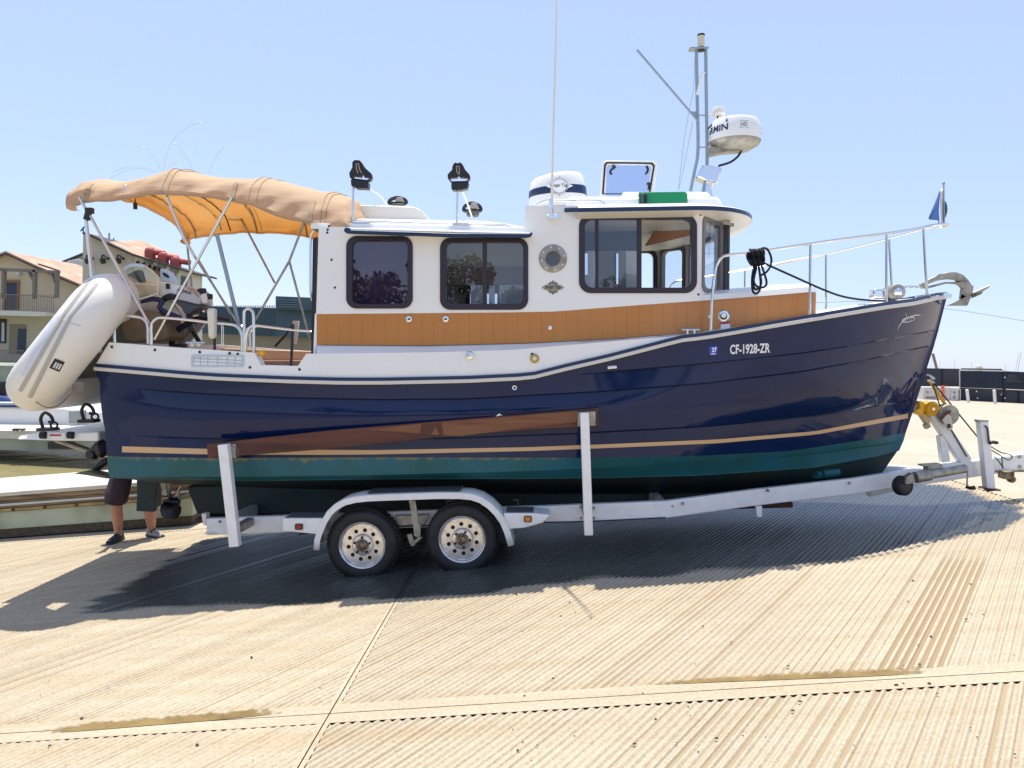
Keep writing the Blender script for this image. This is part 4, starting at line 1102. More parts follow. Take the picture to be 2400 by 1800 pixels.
b = MB(); b.slab([(1655, 425), (1665, 427), (1670, 455), (1674, 462), (1640, 462), (1652, 448)], 7.9, 8.0); part('stand', b, 'chrome', sl_, bevel=.01)
b = MB(); b.box(P(1672, 468, 7.4), (.09, .05, .03)); part('wiper_motor', b, 'galv', boat, bevel=.008)
tub('wiper', [(1700, 511, 7.05), (1704, 524, 7.02), (1706, 600, 7.02)], .008, 'black', 0)
b = MB(); b.box(P(1702, 522, 7.02), (.07, .03, .04)); part('deck_light', b, 'galv', boat, bevel=.008)
b = MB(); b.box(P(1714, 527, 7.1), (.05, .03, .03)); part('deck_light', b, 'galv', boat, bevel=.008)
# ---- bow pulpit rail
def yr(x): return YC-max(.04, hb_at(r_rail, x)-.07)
def onrail(u, v, dz=0):
    y = 6.8
    for _ in range(5): y = yr(P(u, v, y).x)
    return P(u, v, y)
top_ = [(1666, 776), (1669, 700), (1673, 655), (1680, 620), (1693, 603), (1712, 597), (1748, 594), (1807, 585), (1901, 571), (2000, 557), (2078, 547), (2148, 536)]
tp = [onrail(u, v) for u, v in top_]
nx_ = P(2222, 527, YC-.06)
pr = MB(); pr.tube(cat(tp+[Vector((nx_.x-.12, YC-.14, nx_.z-.005)), nx_, Vector((nx_.x+.01, YC, nx_.z))], 5), .0125, 10); pr.mirror()
rl = part('bow_rail', pr, 'steel', boat, weld=True)
stn = [((1900, 572), (1897, 749)), ((2078, 548), (2078, 714)), ((2164, 537), (2172, 694))]
for a, c in stn:
    pa, pc_ = onrail(*a), onrail(*c); pc_ = Vector((pa.x+(pc_.x-pa.x)*.6, pa.y, pc_.z))
    for f in (lambda p: p, mir):
        b = MB(); b.tube([f(pa), f(pc_)], .012, 10); b.lathe([(0, 0), (.03, 0), (.028, .012), (.014, .02)], f(pc_), (0, 0, 1), 14); part('stanchion', b, 'steel', rl)
# cleats and hawse on deck edge
for u, v in ((1620, 781), (2035, 722), (455, 811)):
    p = onrail(u, v)+Vector((0, .02, .03)); b = MB(); b.tube([p-Vector((.08, 0, 0)), p+Vector((.08, 0, 0))], .010, 8)
    b.box(p-Vector((.03, 0, .018)), (.015, .02, .036)); b.box(p-Vector((-.03, 0, .018)), (.015, .02, .036)); part('cleat', b, 'steel', boat)
# windlass, bow roller
b = MB(); b.lathe([(0, -.10), (.075, -.10), (.08, -.05), (.05, -.03), (.05, .03), (.08, .05), (.075, .10), (0, .1)], P(2094, 686, YC-.05), (0, 1, 0), 20); wl_ = part('windlass', b, 'galv', boat)
b = MB(); b.lathe([(0, -.13), (.03, -.125), (.045, -.1), (.04, 0)], P(2094, 686, YC-.05), (0, 1, 0), 18); b.box(P(2060, 690, YC), (.16, .12, .1)); part('gearbox', b, 'chrome', wl_, bevel=.02)
b = MB(); b.slab([(2145, 695), (2215, 685), (2232, 690), (2230, 699), (2200, 699), (2150, 708)], YC-.07, YC-.05); b.slab([(2145, 695), (2215, 685), (2232, 690), (2230, 699), (2200, 699), (2150, 708)], YC+.05, YC+.07); b.slab([(2150, 702), (2228, 694), (2228, 698), (2150, 706)], YC-.05, YC+.05); part('bow_roller', b, 'steel', boat, bevel=.004)
# bow eye
tub('bow_eye', [(2172, 878, YC-.03), (2180, 882, YC-.03), (2181, 890, YC-.03), (2174, 892, YC-.03)], .008, 'steel', 4)
# fittings on the sides
def disc(name, u, v, y, r, m, h=.012, par=None):
    b = MB(); b.lathe([(0, h), (r*.5, h), (r*.8, h*.9), (r, 0), (r, -.01)], P(u, v, y), (0, -1, 0), 24); return part(name, b, m, par or boat)
for u, v in ((959, 748), (1045, 748)):
    o = disc('vent_cap', u, v, Y0, .034, 'chrome', .02); disc('core', u, v, Y0-.018, .011, 'black', .006, o)
disc('vent_cap', 1289, 768, Y0, .022, 'chrome'); disc('vent_cap', 1662, 742, cabpt(1662, 742).y, .018, 'chrome')
o = disc('navigation_plate', 1696, 741, cabpt(1696, 741).y-.002, .056, 'chrome', .012); disc('dial', 1696, 741, cabpt(1696, 741).y-.012, .036, 'badgedark', .004, o); disc('dial', 1696, 739, cabpt(1696, 741).y-.014, .026, 'steel', .006, o)
yy = cabpt(1695, 760).y
b = MB(); b.slab([(1680, 760), (1711, 758), (1711, 773), (1680, 775)], yy-.004, yy); lb_ = part('warning_label', b, 'paper', boat)
b = MB(); b.slab([(1680, 757), (1711, 755), (1711, 758.5), (1680, 760.5)], yy-.006, yy); part('label_band', b, 'redpaint', lb_)
b = MB(); b.slab([(1684, 765), (1686, 765), (1686, 770), (1684, 770)], yy-.0055, yy); part('label_mark', b, 'black', lb_)
o = disc('fuel_filler', 1101, 834, 6.665, .040, 'chrome', .02); 
o = disc('shore_power_inlet', 1253, 840, 6.665, .040, mat('brass', (.5, .36, .12), .35, .7), .012); disc('cap', 1253, 840, 6.655, .018, 'cream', .02, o)
# cockpit freeing grille with pale bars
def bulp(u, v):
    y = 6.7
    for _ in range(3): y = YC-(hb_at(r_rail, P(u, v, y).x)-.012)
    return P(u, v, y-.004)
b = MB(); b.plate([bulp(u, v) for u, v in rrect(449, 832, 572, 860, 3)], [[bulp(u, v) for u, v in rrect(454, 836, 567, 856, 2)]], Vector((0, -.008, 0)))
gr = part('vent_grille', b, mat('pale blue grille', (.48, .60, .66), .3), boat)
for v in (843, 850):
    tub('bar', [bulp(455, v-3), bulp(566, v+2)], .005, mat('grille bar', (.42, .52, .58), .3), 0, gr, 6)
for u in (470, 487, 510, 533, 551): tub('bar', [bulp(u, 836), bulp(u, 856)], .004, mat('grille bar', (.42, .52, .58), .3), 0, gr, 6)
for u, v in ((262, 813), (363, 820), (468, 825), (538, 828), (557, 830), (586, 861), (702, 866), (1247, 830)): 
    b = MB(); b.lathe([(0, .004), (.012, .003), (.013, 0)], bulp(u, v), (0, -1, 0), 10); part('snap_button', b, 'black', boat)
for u, v in ((777, 609), (785, 674), (767, 545), (768, 538), (771, 530), (1642, 503), (1637, 690)):
    b = MB(); b.lathe([(0, .004), (.010, .003), (.011, 0)], P(u, v, Y0), (0, -1, 0), 10); part('snap_button', b, 'black', boat)
# ---- cockpit rails
yk = 6.78
def rail_pair(name, pts, r=.0135, far=True, sm_=6):
    tub(name, [(u, v, yk) for u, v in pts], r, 'steel', sm_)
    if far:
        b = MB(); b.tube(cat([mir(P(u, v, yk)) for u, v in pts], sm_), r, 10); part(name, b, 'steel', boat)
rail_pair('cockpit_rail', [(269, 802), (268, 745), (266, 739), (272, 738), (315, 742), (332, 746), (342, 755), (346, 768), (347, 806)])
rail_pair('cockpit_rail', [(354, 808), (354, 770), (357, 757), (366, 748), (380, 745), (440, 750), (500, 757), (535, 760), (552, 764), (563, 775), (567, 790), (567, 824)])
rail_pair('cockpit_rail', [(575, 824), (577, 790), (582, 772), (592, 764), (605, 764), (680, 773), (728, 777)], far=True)
rail_pair('gate_hoop', [(573, 825), (572, 740), (575, 728), (583, 724), (591, 730), (594, 745), (595, 828)], .014, False)
b = MB(); b.slab([(484, 722), (502, 722), (501, 794), (488, 794)], yk-.05, yk+.02); part('rod_holder', b, mat('ivory tube', (.72, .68, .56), .4), boat, bevel=.02)
tub('strap', [(503, 745, yk), (503, 820, yk)], .012, 'black', 0); tub('strap', [(687, 760, yk), (685, 800, yk), (682, 858, yk-.03)], .012, 'black', 0)
tub('strap', [(688, 758, 8.9), (670, 785, 8.9), (645, 812, 8.9)], .018, 'black', 0)
b = MB(); b.box(P(613, 828, 6.75), (.07, .06, .045)); part('line_plug', b, 'yellow', boat, bevel=.02)
b = MB(); b.slab([(686, 752), (700, 752), (696, 790), (692, 806), (684, 806)], 8.6, 8.64); part('gaff_bracket', b, 'white', boat, bevel=.004)
# hose coil in the cockpit
tub('hose', [(402, 812, 7.2), (404, 800, 7.2), (406, 782, 7.2), (425, 768, 7.2), (450, 752, 7.2), (475, 745, 7.2), (486, 745, 7.1)], .028, 'rope', 5)
tub('hose', [(402, 812, 7.1), (420, 812, 7.1), (438, 813, 7.1)], .024, 'black', 3)
tub('fishing_rod_butt', [(447, 768, 7.6), (468, 803, 7.6)], .022, 'black', 0)
# ---- bimini
yn_, yfar = 6.84, 9.06
nb = [(164, 470), (174, 472), (190, 467), (237, 463), (284, 457), (371, 448), (435, 450), (500, 456), (543, 463), (597, 478), (648, 498), (711, 514), (740, 524), (765, 530), (812, 524)]
sl = [(164, 434), (172, 428), (182, 423), (213, 425), (251, 430), (292, 422), (340, 410), (372, 401), (384, 401), (419, 410), (460, 416), (500, 418), (560, 421), (590, 419), (614, 424), (670, 438), (720, 448), (752, 452), (795, 467), (812, 484)]
nu = 230; ns = 64; rws = []
rnd = random.Random(3)
bows = [176, 384, 590, 752]
for i in range(nu+1):
    u = 164+(812-164)*i/nu
    pe = P(u, lin(nb, u), yn_); ps = P(u, lin(sl, u), 7.3); x = pe.x
    h = (ps.z-pe.z)/.875
    endf = (.55+.45*sm((u-160)/12))*sm((822-u)/22)
    db = min(abs(u-q) for q in bows)
    row = []
    for k in range(ns+1):
        s_ = math.sin(math.pi/2*(-1+2*k/ns))
        a = abs(s_)
        wr = .004*math.sin(x*9+s_*3.1)*math.sin(s_*6+x*3)+.004*math.sin(x*23+s_*11)*math.cos(s_*9-x*4)
        pull = .010*math.exp(-db/25)*math.sin(s_*22+u*.05)*(a**2)-.008*math.sin(math.pi*clamp(db/100))**2*(1-a**2)
        z = pe.z-.0*a+h*(.45*(1-a**2.4)+.55*(1-a**14))*(.55+.45*endf)+(wr*(1-.5*a)+pull)*endf
        y = YC+(yfar-YC if s_ > 0 else YC-yn_)*s_*(1+.02*math.sin(x*7))
        # pleats along the near valance
        if a > .9: y += (.012*math.sin(x*17+3*math.sin(x*5))+.006*math.sin(x*41))*(a-.9)/.1
        q = 1-abs(mnoise.noise(Vector((x*1.6+s_*2.4, s_*7-x*1.1, 2.3))))*2      # creases running off the bows
        z += .014*(q-.5)*(1-a**6); q2 = mnoise.noise(Vector((x*5.0-z*6, z*7+x*2, 7.1)))
        if a > .86: y += (.030*q2+.018*(1-2*abs(mnoise.noise(Vector((x*3.3-z*5, 4.4, z*2))))))*min(1, (a-.86)/.1)*(1 if s_ < 0 else -1)*-1
        row.append(Vector((x, y, z)))
    e = row[0]; f_ = row[-1]
    row = [e+Vector((0, .06, -.025)), e+Vector((0, .012, -.03))]+row+[f_+Vector((0, -.012, -.03)), f_+Vector((0, -.06, -.025))]
    rws.append(row)
# rolled pocket ends
r0 = rws[0]; rws = [[p+Vector((.06, 0, -.05)) for p in r0], [p+Vector((.0, 0, -.055)) for p in r0], [p+Vector((-.04, 0, -.035)) for p in r0], [p+Vector((-.035, 0, -.005)) for p in r0]]+rws
r1 = rws[-1]; rws += [[p+Vector((.03, 0, -.03)) for p in r1], [p+Vector((.03, 0, -.08)) for p in r1]]
b = MB(); b.grid(rws); bim = part('bimini_top', b, 'canvas', boat, ang=70)
def bt(name, pts, y, r=.0125, m='steel'):
    b = MB(); b.tube([P(u, v, y) for u, v in pts], r, 8); return part(name, b, m, bim)
bt('frame_tube', [(186, 462), (206, 500)], yn_); bt('frame_tube', [(201, 509), (235, 826)], yn_, .017); bt('frame_tube', [(208, 500), (349, 760)], yn_, .014)
bt('frame_tube', [(384, 444), (434, 563), (457, 603)], yn_, .014); bt('frame_tube', [(457, 603), (557, 757)], yn_, .010, 'galv')
bt('frame_tube', [(543, 463), (362, 796)], yn_, .013)
bt('frame_tube', [(508, 548), (566, 785)], yn_+.03, .019, 'mastpaint')
bt('frame_tube', [(714, 518), (678, 612), (593, 760)], yn_+.06, .011, 'galv'); bt('frame_tube', [(678, 612), (727, 796)], yn_+.1, .011, 'galv')
for pts in ([(539, 480), (565, 512), (582, 545), (644, 663)], [(438, 567), (449, 668), (455, 740)], [(466, 610), (540, 735)], [(289, 672), (333, 798)]):
    bt('frame_tube', pts, 9.0, .013, 'galv')
b = MB(); b.lathe([(0, -.05), (.03, -.05), (.03, .05), (0, .05)], P(206, 503, yn_), (.3, 0, 1), 10); b.box(P(210, 494, yn_), (.06, .05, .05)); part('rail_clamp', b, 'black', bim)
b = MB(); b.lathe([(0, -.03), (.02, -.03), (.02, .03), (0, .03)], P(317, 483, 7.4), (0, 0, 1), 10); b.tube([P(317, 466, 7.4), P(317, 482, 7.4)], .006, 6); part('cockpit_lamp', b, 'black', bim)
for uu, yy_ in ((284, 0), ): 
    pts = [rws[4+int((uu-164)/(812-164)*nu)][k]+Vector((0, 0, -.015)) for k in range(6, ns-1)]
    b = MB(); b.tube(pts, .011, 8); part('frame_bow', b, 'steel', bim)
for uu in (200, 384, 545, 716):
    pts = [rws[4+int((uu-164)/(812-164)*nu)][k]+Vector((0, 0, -.03)) for k in range(3, ns+2)]
    b = MB(); b.tube(pts, .011, 8); part('frame_bow', b, 'galv', bim)
for uu in (384, 398, 588, 604, 752, 764):
    r_ = rws[4+int((uu-164)/(812-164)*nu)]
    b = MB(); b.tube([p+Vector((0, 0, .003)) for p in r_[2:]], .0045, 5); part('seam', b, mat('canvas seam', (.40, .29, .18), .9), bim)
b = MB(); b.tube([r_[1]+Vector((0, -.004, .002)) for r_ in rws[4:-3]], .0065, 6); part('hem', b, mat('canvas hem', (.45, .33, .21), .9), bim)
for uu in (206, 545, 728):
    r_ = rws[4+int((uu-164)/(812-164)*nu)]; b = MB(); b.grid([[p+Vector((d, -.006, .004)) for d in (-.018, .018)] for p in r_[1:12]]); part('webbing', b, mat('canvas webbing', (.42, .30, .19), .9), bim)
tub('zip', [rws[4+int((310-164)/(812-164)*nu)][k]+Vector((0, 0, -.012)) for k in range(8, ns)], .007, 'black', 0, bim)

# ================================================================ LOOSE THINGS ON THE BOAT
# anchor on the bow roller
Z7 = lambda x, y: (2000+x/4.879, 400+y/4.879)
an = thing('anchor', 'silver claw anchor lying on the bow roller at the tip of the navy bow', 'anchor', P(2215, 680, YC))
b = MB(); b.plate([P(*Z7(x, y), YC-.02) for x, y in [(760, 1300), (900, 1225), (1000, 1180), (1100, 1158), (1190, 1160), (1260, 1190), (1320, 1250), (1360, 1310), (1345, 1340), (1240, 1345), (1195, 1300), (1075, 1290), (960, 1320), (850, 1350), (780, 1345)]],
    [[P(*Z7(x, y), YC-.02) for x, y in [(850, 1300), (960, 1258), (1080, 1240), (1165, 1248), (1195, 1270), (1060, 1272), (900, 1310), (860, 1320)]]], Vector((0, .035, 0)))
part('shank', b, 'galv', an, bevel=.006)
b = MB()
pl = [[P(*Z7(1225, 1350), YC), P(*Z7(1370, 1310), YC), P(*Z7(1360, 1400), YC), P(*Z7(1300, 1545), YC), P(*Z7(1070, 1545), YC), P(*Z7(1210, 1470), YC)]]
b.extr([p+Vector((0, -.015, 0)) for p in pl[0]], Vector((0, .03, 0)))
part('fluke', b, 'galv', an, bevel=.006)
b = MB(); f = [P(*Z7(1355, 1405), YC+.02), P(*Z7(1575, 1310), YC+.14), P(*Z7(1540, 1345), YC+.12), P(*Z7(1380, 1440), YC+.03)]
b.extr(f, Vector((0, .03, .01))); part('fluke', b, 'galv', an)
b = MB(); f = [Vector((q.x-.25*abs(q.y-YC)/.14, 2*YC-q.y, q.z-.10*abs(q.y-YC)/.14)) for q in f]; b.extr(f, Vector((0, -.03, .01))); part('fluke', b, 'galv', an)
for k in range(6):
    c = P(*Z7(560+k*33, 1322+6*(k % 2)), YC); b = MB()
    b.tube([c+Vector((.017*math.cos(t), .0 if k % 2 else .009*math.sin(t), .009*math.sin(t) if k % 2 else 0)) for t in [i*math.pi/5 for i in range(10)]], .004, 6, closed=True); part('chain_link', b, 'galv', an)
# bow flag
fl = thing('flag', 'small limp blue pennant on a short staff at the tip of the bow rail', 'flag', P(2212, 530, YC))
b = MB(); b.tube([P(*Z7(1040, 625), YC), P(*Z7(1033, 130), YC)], .007, 8); b.lathe([(0, -.02), (.012, -.01), (.012, .01), (0, .02)], P(*Z7(1033, 145), YC), (0, 0, 1), 10); part('staff', b, 'wire', fl)
b = MB(); rws = []
for k in range(9):
    t = k/8; a = Vector(P(*Z7(985+15*t, 215+395*t), YC)); c = Vector(P(*Z7(985-105*t**1.2, 215+325*t), YC+.0)); 
    rws.append([a.lerp(c, q/6)+Vector((0, .05*t*math.sin(q*1.1+t*2), 0)) for q in range(7)])
b.grid(rws); o = part('cloth', b, 'flag', fl); o.modifiers.new('solid', 'SOLIDIFY').thickness = .003
b = MB(); b.grid([[P(*Z7(985+18*t, 220+380*t), YC+.01), P(*Z7(1030, 200+405*t), YC+.02)] for t in [i/6 for i in range(7)]]); o = part('sleeve', b, 'paper', fl); o.modifiers.new('solid', 'SOLIDIFY').thickness = .004
b = MB(); b.grid([[P(*Z7(1042, 350+250*t), YC), P(*Z7(1042+36*math.sin(math.pi*min(1, t+.15)), 350+250*t), YC+.03)] for t in [i/6 for i in range(7)]]); o = part('cloth', b, 'flagdark', fl); o.modifiers.new('solid', 'SOLIDIFY').thickness = .003
# coiled bow line
ZR = lambda x, y: (1680+x/6.9125, 560+y/6.9125)
ry = onrail(1775, 590).y
rc = thing('rope', 'dark coiled bow line hung on the near bow rail', 'rope', P(1772, 620, ry))
def rp(name, pts, y, r=.0095, closed=False):
    b = MB(); b.tube(cat([P(*ZR(*q), y+(.03*math.sin(i*2.1))) for i, q in enumerate(pts)], 6, closed), r, 8, closed=closed); part(name, b, 'rope', rc)
rp('loop', [(600, 330), (600, 450), (575, 600), (570, 750), (590, 860), (640, 885), (690, 840), (710, 740), (700, 600), (680, 450), (650, 330)], ry-.04)
rp('loop', [(620, 330), (610, 480), (590, 620), (590, 740), (620, 810), (680, 800), (720, 700), (690, 520), (660, 340)], ry-.02)
rp('loop', [(610, 320), (640, 450), (610, 600), (600, 690), (640, 760), (720, 790), (790, 760), (805, 690), (770, 560), (720, 420), (680, 330)], ry-.06)
rp('loop', [(680, 190), (740, 150), (810, 160), (860, 240), (885, 340), (865, 450), (800, 540), (715, 590)], ry-.05)
rp('loop', [(640, 200), (690, 165), (750, 180), (765, 250), (720, 340), (680, 390)], ry-.02)
for k in range(7):
    x = 500+k*28
    rp('wrap', [(x+10, 215), (x-10, 290), (x+30, 380), (x+70, 420), (x+100, 330), (x+70, 220), (x+30, 170)], ry-.03+.01*(k % 3))
b = MB(); b.tube(cat([P(1782, 613, ry-.04), P(1860, 648, ry), P(1930, 679, ry+.1), P(1980, 696, ry+.25), P(2040, 704, ry+.45), P(2119, 706, YC-.4)], 6), .0095, 8); part('tail', b, 'rope', rc)
# bird deterrent whips on the bimini
bs = thing('bird_deterrent', 'fine wire bird deterrent whips standing on the beige bimini top', 'deterrent', P(382, 402, 7.5))
ZS = lambda x, y: (250+x/5.53, 270+y/5.53)
for pts in ([(735, 730), (770, 540), (830, 370), (960, 220), (1100, 130), (1210, 95)], [(705, 730), (640, 580), (560, 470), (480, 410)], [(770, 730), (830, 650), (930, 590)], [(620, 730), (430, 690), (250, 720), (20, 830)], [(640, 735), (500, 680), (300, 670), (60, 740)], [(1150, 790), (1060, 590), (960, 440), (880, 370)], [(1310, 800), (1380, 620), (1450, 490), (1525, 410)]):
    b = MB(); b.tube(cat([P(*ZS(*q), 7.5) for q in pts], 4), .0011, 5); 
    b.lathe([(0, -.006), (.006, 0), (0, .006)], P(*ZS(*pts[-1]), 7.5), (0, 0, 1), 6); part('whip', b, 'wire', bs)

# ---- inflatable dinghy stowed on edge against the stern
A_, B_ = Vector(P(103, 903, 6.95)), Vector(P(266, 700, 6.95))
mid = (A_+B_)/2; perp = (B_-A_).normalized().cross(Vector((0, 1, 0))); perp = perp if perp.z > 0 else -perp
pin = perp if perp.x > 0 else -perp
din = thing('dinghy', 'ivory inflatable dinghy stowed on its side behind the tugboat stern', 'dinghy', A_)
path = [A_+Vector((0, 1.75, 0)), A_+Vector((0, .9, 0)), A_, A_.lerp(B_, .06)+Vector((0, -.20, 0))+pin*.04, A_.lerp(B_, .34)+Vector((0, -.33, 0))+pin*.10, A_.lerp(B_, .66)+Vector((0, -.33, 0))+pin*.10, A_.lerp(B_, .94)+Vector((0, -.20, 0))+pin*.04, B_+Vector((0, .02, 0)), B_+Vector((0, .9, 0)), B_+Vector((0, 1.75, 0))]
cp = cat(path, 12); RT = .228
n = len(cp)
rad_ = [RT*(.35+.65*sm(min(i, n-1-i)/8)) for i in range(n)]
b = MB(); b.tube(cp, rad_, 28); part('tube', b, 'ivory', din, ang=60)
# rubbing strakes along the outside of the tube
def on_tube(i, ang, lift=.004):
    d = (cp[min(i+1, n-1)]-cp[max(i-1, 0)]).normalized()
    nrm = (B_-A_).normalized().cross(Vector((0, 1, 0))).normalized()
    if nrm.z < 0: nrm = -nrm
    o_ = d.cross(nrm).normalized()
    if o_.dot(cp[i]-(mid+Vector((0, .9, 0)))) < 0: o_ = -o_
    return cp[i]+(o_*math.cos(ang)+nrm*math.sin(ang))*(rad_[i]+lift)
def strake(a0, w, m, i0=20, i1=None, name='strake', lift=.004):
    b = MB(); b.grid([[on_tube(i, a0+w*k/4, lift*(1 if 0 < k < 4 else .2)) for k in range(5)] for i in range(i0, i1 or n-20)]); part(name, b, m, din, ang=60)
DT = MB(); DT.tube(cp, rad_, 28); DTREE = BVHTree.FromPolygons(DT.v, DT.f)
def ondin(u, v, off=.006):
    for _ in range(30):
        d = ray(u, v).normalized(); h = DTREE.ray_cast(CAM, d)
        if h[0]: return h[0]-d*off
        u += 2; v += .8
    return P(u, v, 6.7)
def dpatch(name, la, lb, m, par, nn=18, k=3, off=.006):      # strip between two pixel polylines laid on the tube
    b = MB(); rws = []
    for q in range(nn+1):
        t = q/nn; a = (la[0][0]+(la[1][0]-la[0][0])*t, la[0][1]+(la[1][1]-la[0][1])*t); c = (lb[0][0]+(lb[1][0]-lb[0][0])*t, lb[0][1]+(lb[1][1]-lb[0][1])*t)
        rws.append([ondin(a[0]+(c[0]-a[0])*z/k, a[1]+(c[1]-a[1])*z/k, off*(1 if 0 < z < k else (.35 if off < .015 else .75))) for z in range(k+1)])
    b.grid(rws); return part(name, b, m, par, ang=60)
dpatch('strake', ((210, 652), (144, 738)), ((216, 656), (153, 739)), 'greystripe', din); dpatch('strake', ((144, 738), (42, 915)), ((153, 739), (51, 920)), 'greystripe', din, off=.012)
dpatch('strake', ((225, 662), (160, 741)), ((231, 667), (169, 743)), 'greystripe', din); dpatch('strake', ((160, 741), (64, 930)), ((169, 743), (75, 934)), 'greystripe', din, off=.012)
dpatch('wear_patch', ((118, 746), (48, 878)), ((140, 740), (62, 884)), mat('pale tube patch', (.66, .67, .70), .5), din)
lg = dpatch('emblem_square', ((115, 862), (128, 840)), ((139, 872), (152, 849)), 'black', din, 4, 4, .008)
for q in range(3):
    t = .2+.24*q; a = (118.5+24*t, 863+10*t-4); c = (126+24*t, 845+9*t+2)
    dpatch('emblem_bar', (a, c), ((a[0]+3.6, a[1]+1.4), (c[0]+3.6, c[1]+1.4)), 'paper', lg, 3, 3, .018)
dpatch('seam', ((130, 716), (178, 668)), ((133, 719), (181, 672)), mat('glue seam', (.62, .58, .50), .6), din, 8, 2, .004); dpatch('seam', ((122, 744), (190, 762)), ((122, 747), (190, 765)), mat('glue seam', (.62, .58, .50), .6), din, 10, 2, .004)
# floor, transom and seams
fl0 = [A_+Vector((0, .1, 0)), B_+Vector((0, .1, 0)), B_+Vector((0, 1.65, 0)), A_+Vector((0, 1.65, 0))]
pn = -perp
b = MB(); b.hexa([p+pn*.10 for p in fl0]+[p+pn*.13 for p in fl0]); part('floor', b, mat('grey green floor', (.16, .16, .12), .7, var=.2), din)
b = MB(); f = [A_+Vector((0, 1.65, 0))+pn*.2, B_+Vector((0, 1.65, 0))+pn*.2, B_+Vector((0, 1.65, 0))+perp*.2, A_+Vector((0, 1.65, 0))+perp*.2]; b.extr(f, Vector((0, .04, 0))); part('transom', b, 'deckgrey', din)
for i, a, s_ in ((64, -.2, .06), ):
    c = on_tube(i, a, .01)
b = MB(); c = Vector(P(245, 678, 6.75)); b.tube([c+Vector((-.045, 0, .06)), c, c+Vector((.05, .02, -.06))], [.018, .03, .02], 8); part('grab_handle', b, 'patch', din)
b = MB(); c = Vector(P(291, 711, 6.95)); b.lathe([(.02, .01), (.035, .01), (.04, 0)], c, (.3, -1, 0), 16); part('valve', b, 'black', din)
lt = mat('lifeline cord', (.10, .085, .07), .8)
b = MB(); b.tube(cat([P(42, 880, 6.60), P(48, 905, 6.58), P(75, 935, 6.58), P(110, 955, 6.62), P(140, 948, 6.75), P(168, 920, 6.9)], 5), .004, 6); part('lifeline', b, lt, din)
b = MB(); b.tube(cat([P(58, 835, 6.58), P(52, 865, 6.55), P(64, 875, 6.53), P(70, 862, 6.52), P(60, 850, 6.54), P(72, 838, 6.55), P(80, 820, 6.56), P(76, 806, 6.58)], 5), .004, 6); part('lifeline', b, lt, din)
b = MB(); c = Vector(P(68, 857, 6.52)); b.tube([c+Vector((.03*math.cos(t), .0, .03*math.sin(t))) for t in [i*math.pi/6 for i in range(12)]], .006, 6, closed=True); b.lathe([(.025, 0), (.02, .015), (0, .02)], c, (0, -1, 0), 12); part('towing_eye', b, 'galv', din)
b = MB(); f = [P(u, v, 7.02) for u, v in ((162, 897), (192, 894), (198, 902), (195, 918), (175, 920), (166, 912))]; b.extr(f, Vector((0, .02, 0))); part('oarlock_patch', b, 'patch', din, bevel=.01)
# davit clamps on the platform
plat = thing('swim_platform', 'white fibreglass swim platform with rubber chocks behind the navy stern', 'platform', P(140, 1020, 7.1))
b = MB(); f = [(41, 1029), (48, 1019), (90, 1002), (232, 1009), (232, 1034), (41, 1030)]
ft = [P(38, 1030, 7.0), P(44, 1022, 7.02), P(88, 1014, 7.02), P(231, 1012, 7.0), P(231, 1034, 7.0), P(130, 1033, 7.0)]
b.extr(ft, Vector((0, 1.75, 0))); part('deck', b, 'white', plat, bevel=.015)
b = MB(); f = [P(231, 1012, 7.02), P(243, 1006, 7.35), P(252, 1012, 7.35), P(252, 1034, 7.3), P(231, 1034, 7.02)]; b.extr(f, Vector((0, 1.2, 0))); part('bracket', b, 'deckgrey', plat)
for u in (101, 165):
    b = MB(); b.tube([P(u-5, 1020, 6.975), P(u+6, 1020, 6.975)], .034, 14); part('chock', b, 'rubber', plat)
b = MB(); b.slab([(117, 1018), (142, 1018), (143, 1022), (117, 1022)], 6.99, 7.0); part('label', b, 'redpaint', plat)
b = MB(); b.slab([(108, 1016), (154, 1015), (152, 1032), (106, 1031)], 6.994, 7.01); part('hatch', b, 'paper', plat)
for u, v in ((112, 982), (208, 962)):
    c = Vector(P(u, v, 7.25)); b = MB()
    b.tube(cat([c+Vector(q) for q in ((-.05, 0, -.09), (-.07, 0, 0), (-.03, 0, .06), (.03, 0, .03), (.05, 0, -.03), (0, .02, -.03))], 4), .016, 8)
    b.tube([c+Vector((.06+.035*math.cos(t), 0, -.06+.03*math.sin(t))) for t in [i*math.pi/5 for i in range(10)]], .010, 6, closed=True); b.box(c+Vector((0, 0, -.10)), (.16, .12, .03))
    part('davit_clamp', b, 'black', plat)
tub_ = MB(); tub_.tube([P(130, 1033, 7.2), P(186, 1052, 7.2), P(214, 1062, 7.2)], .016, 8); part('stay', tub_, 'galv', plat)
tub_ = MB(); tub_.tube([P(160, 1036, 7.3), P(225, 1058, 7.3)], .014, 8); part('stay', tub_, 'black', plat)
# outboard motor on the dinghy
OB = lambda x, y: (180+x/6.9125, 530+y/6.9125)
om = thing('outboard_motor', 'small silver outboard motor lying above the dinghy behind the cockpit rail', 'motor', P(440, 700, 8.2))
yo = 7.08
b = MB(); f = [P(*OB(x, y), yo) for x, y in [(1610, 1020), (1720, 985), (1820, 975), (1900, 1010), (1980, 1080), (2005, 1160), (2005, 1260), (1950, 1270), (1640, 1195), (1600, 1130)]]; b.extr(f, Vector((0, .28, 0))); part('cowl', b, mat('silver cowl', (.50, .50, .50), .3, .2), om, bevel=.05)
b = MB(); f = [P(*OB(x, y), yo-.004) for x, y in [(1800, 985), (1880, 1005), (1960, 1085), (1990, 1170), (1960, 1160), (1860, 1060), (1760, 1000)]]; b.extr(f, Vector((0, .28, 0))); part('cowl_stripe', b, mat('salmon stripe', (.52, .24, .14), .4), om, bevel=.02)
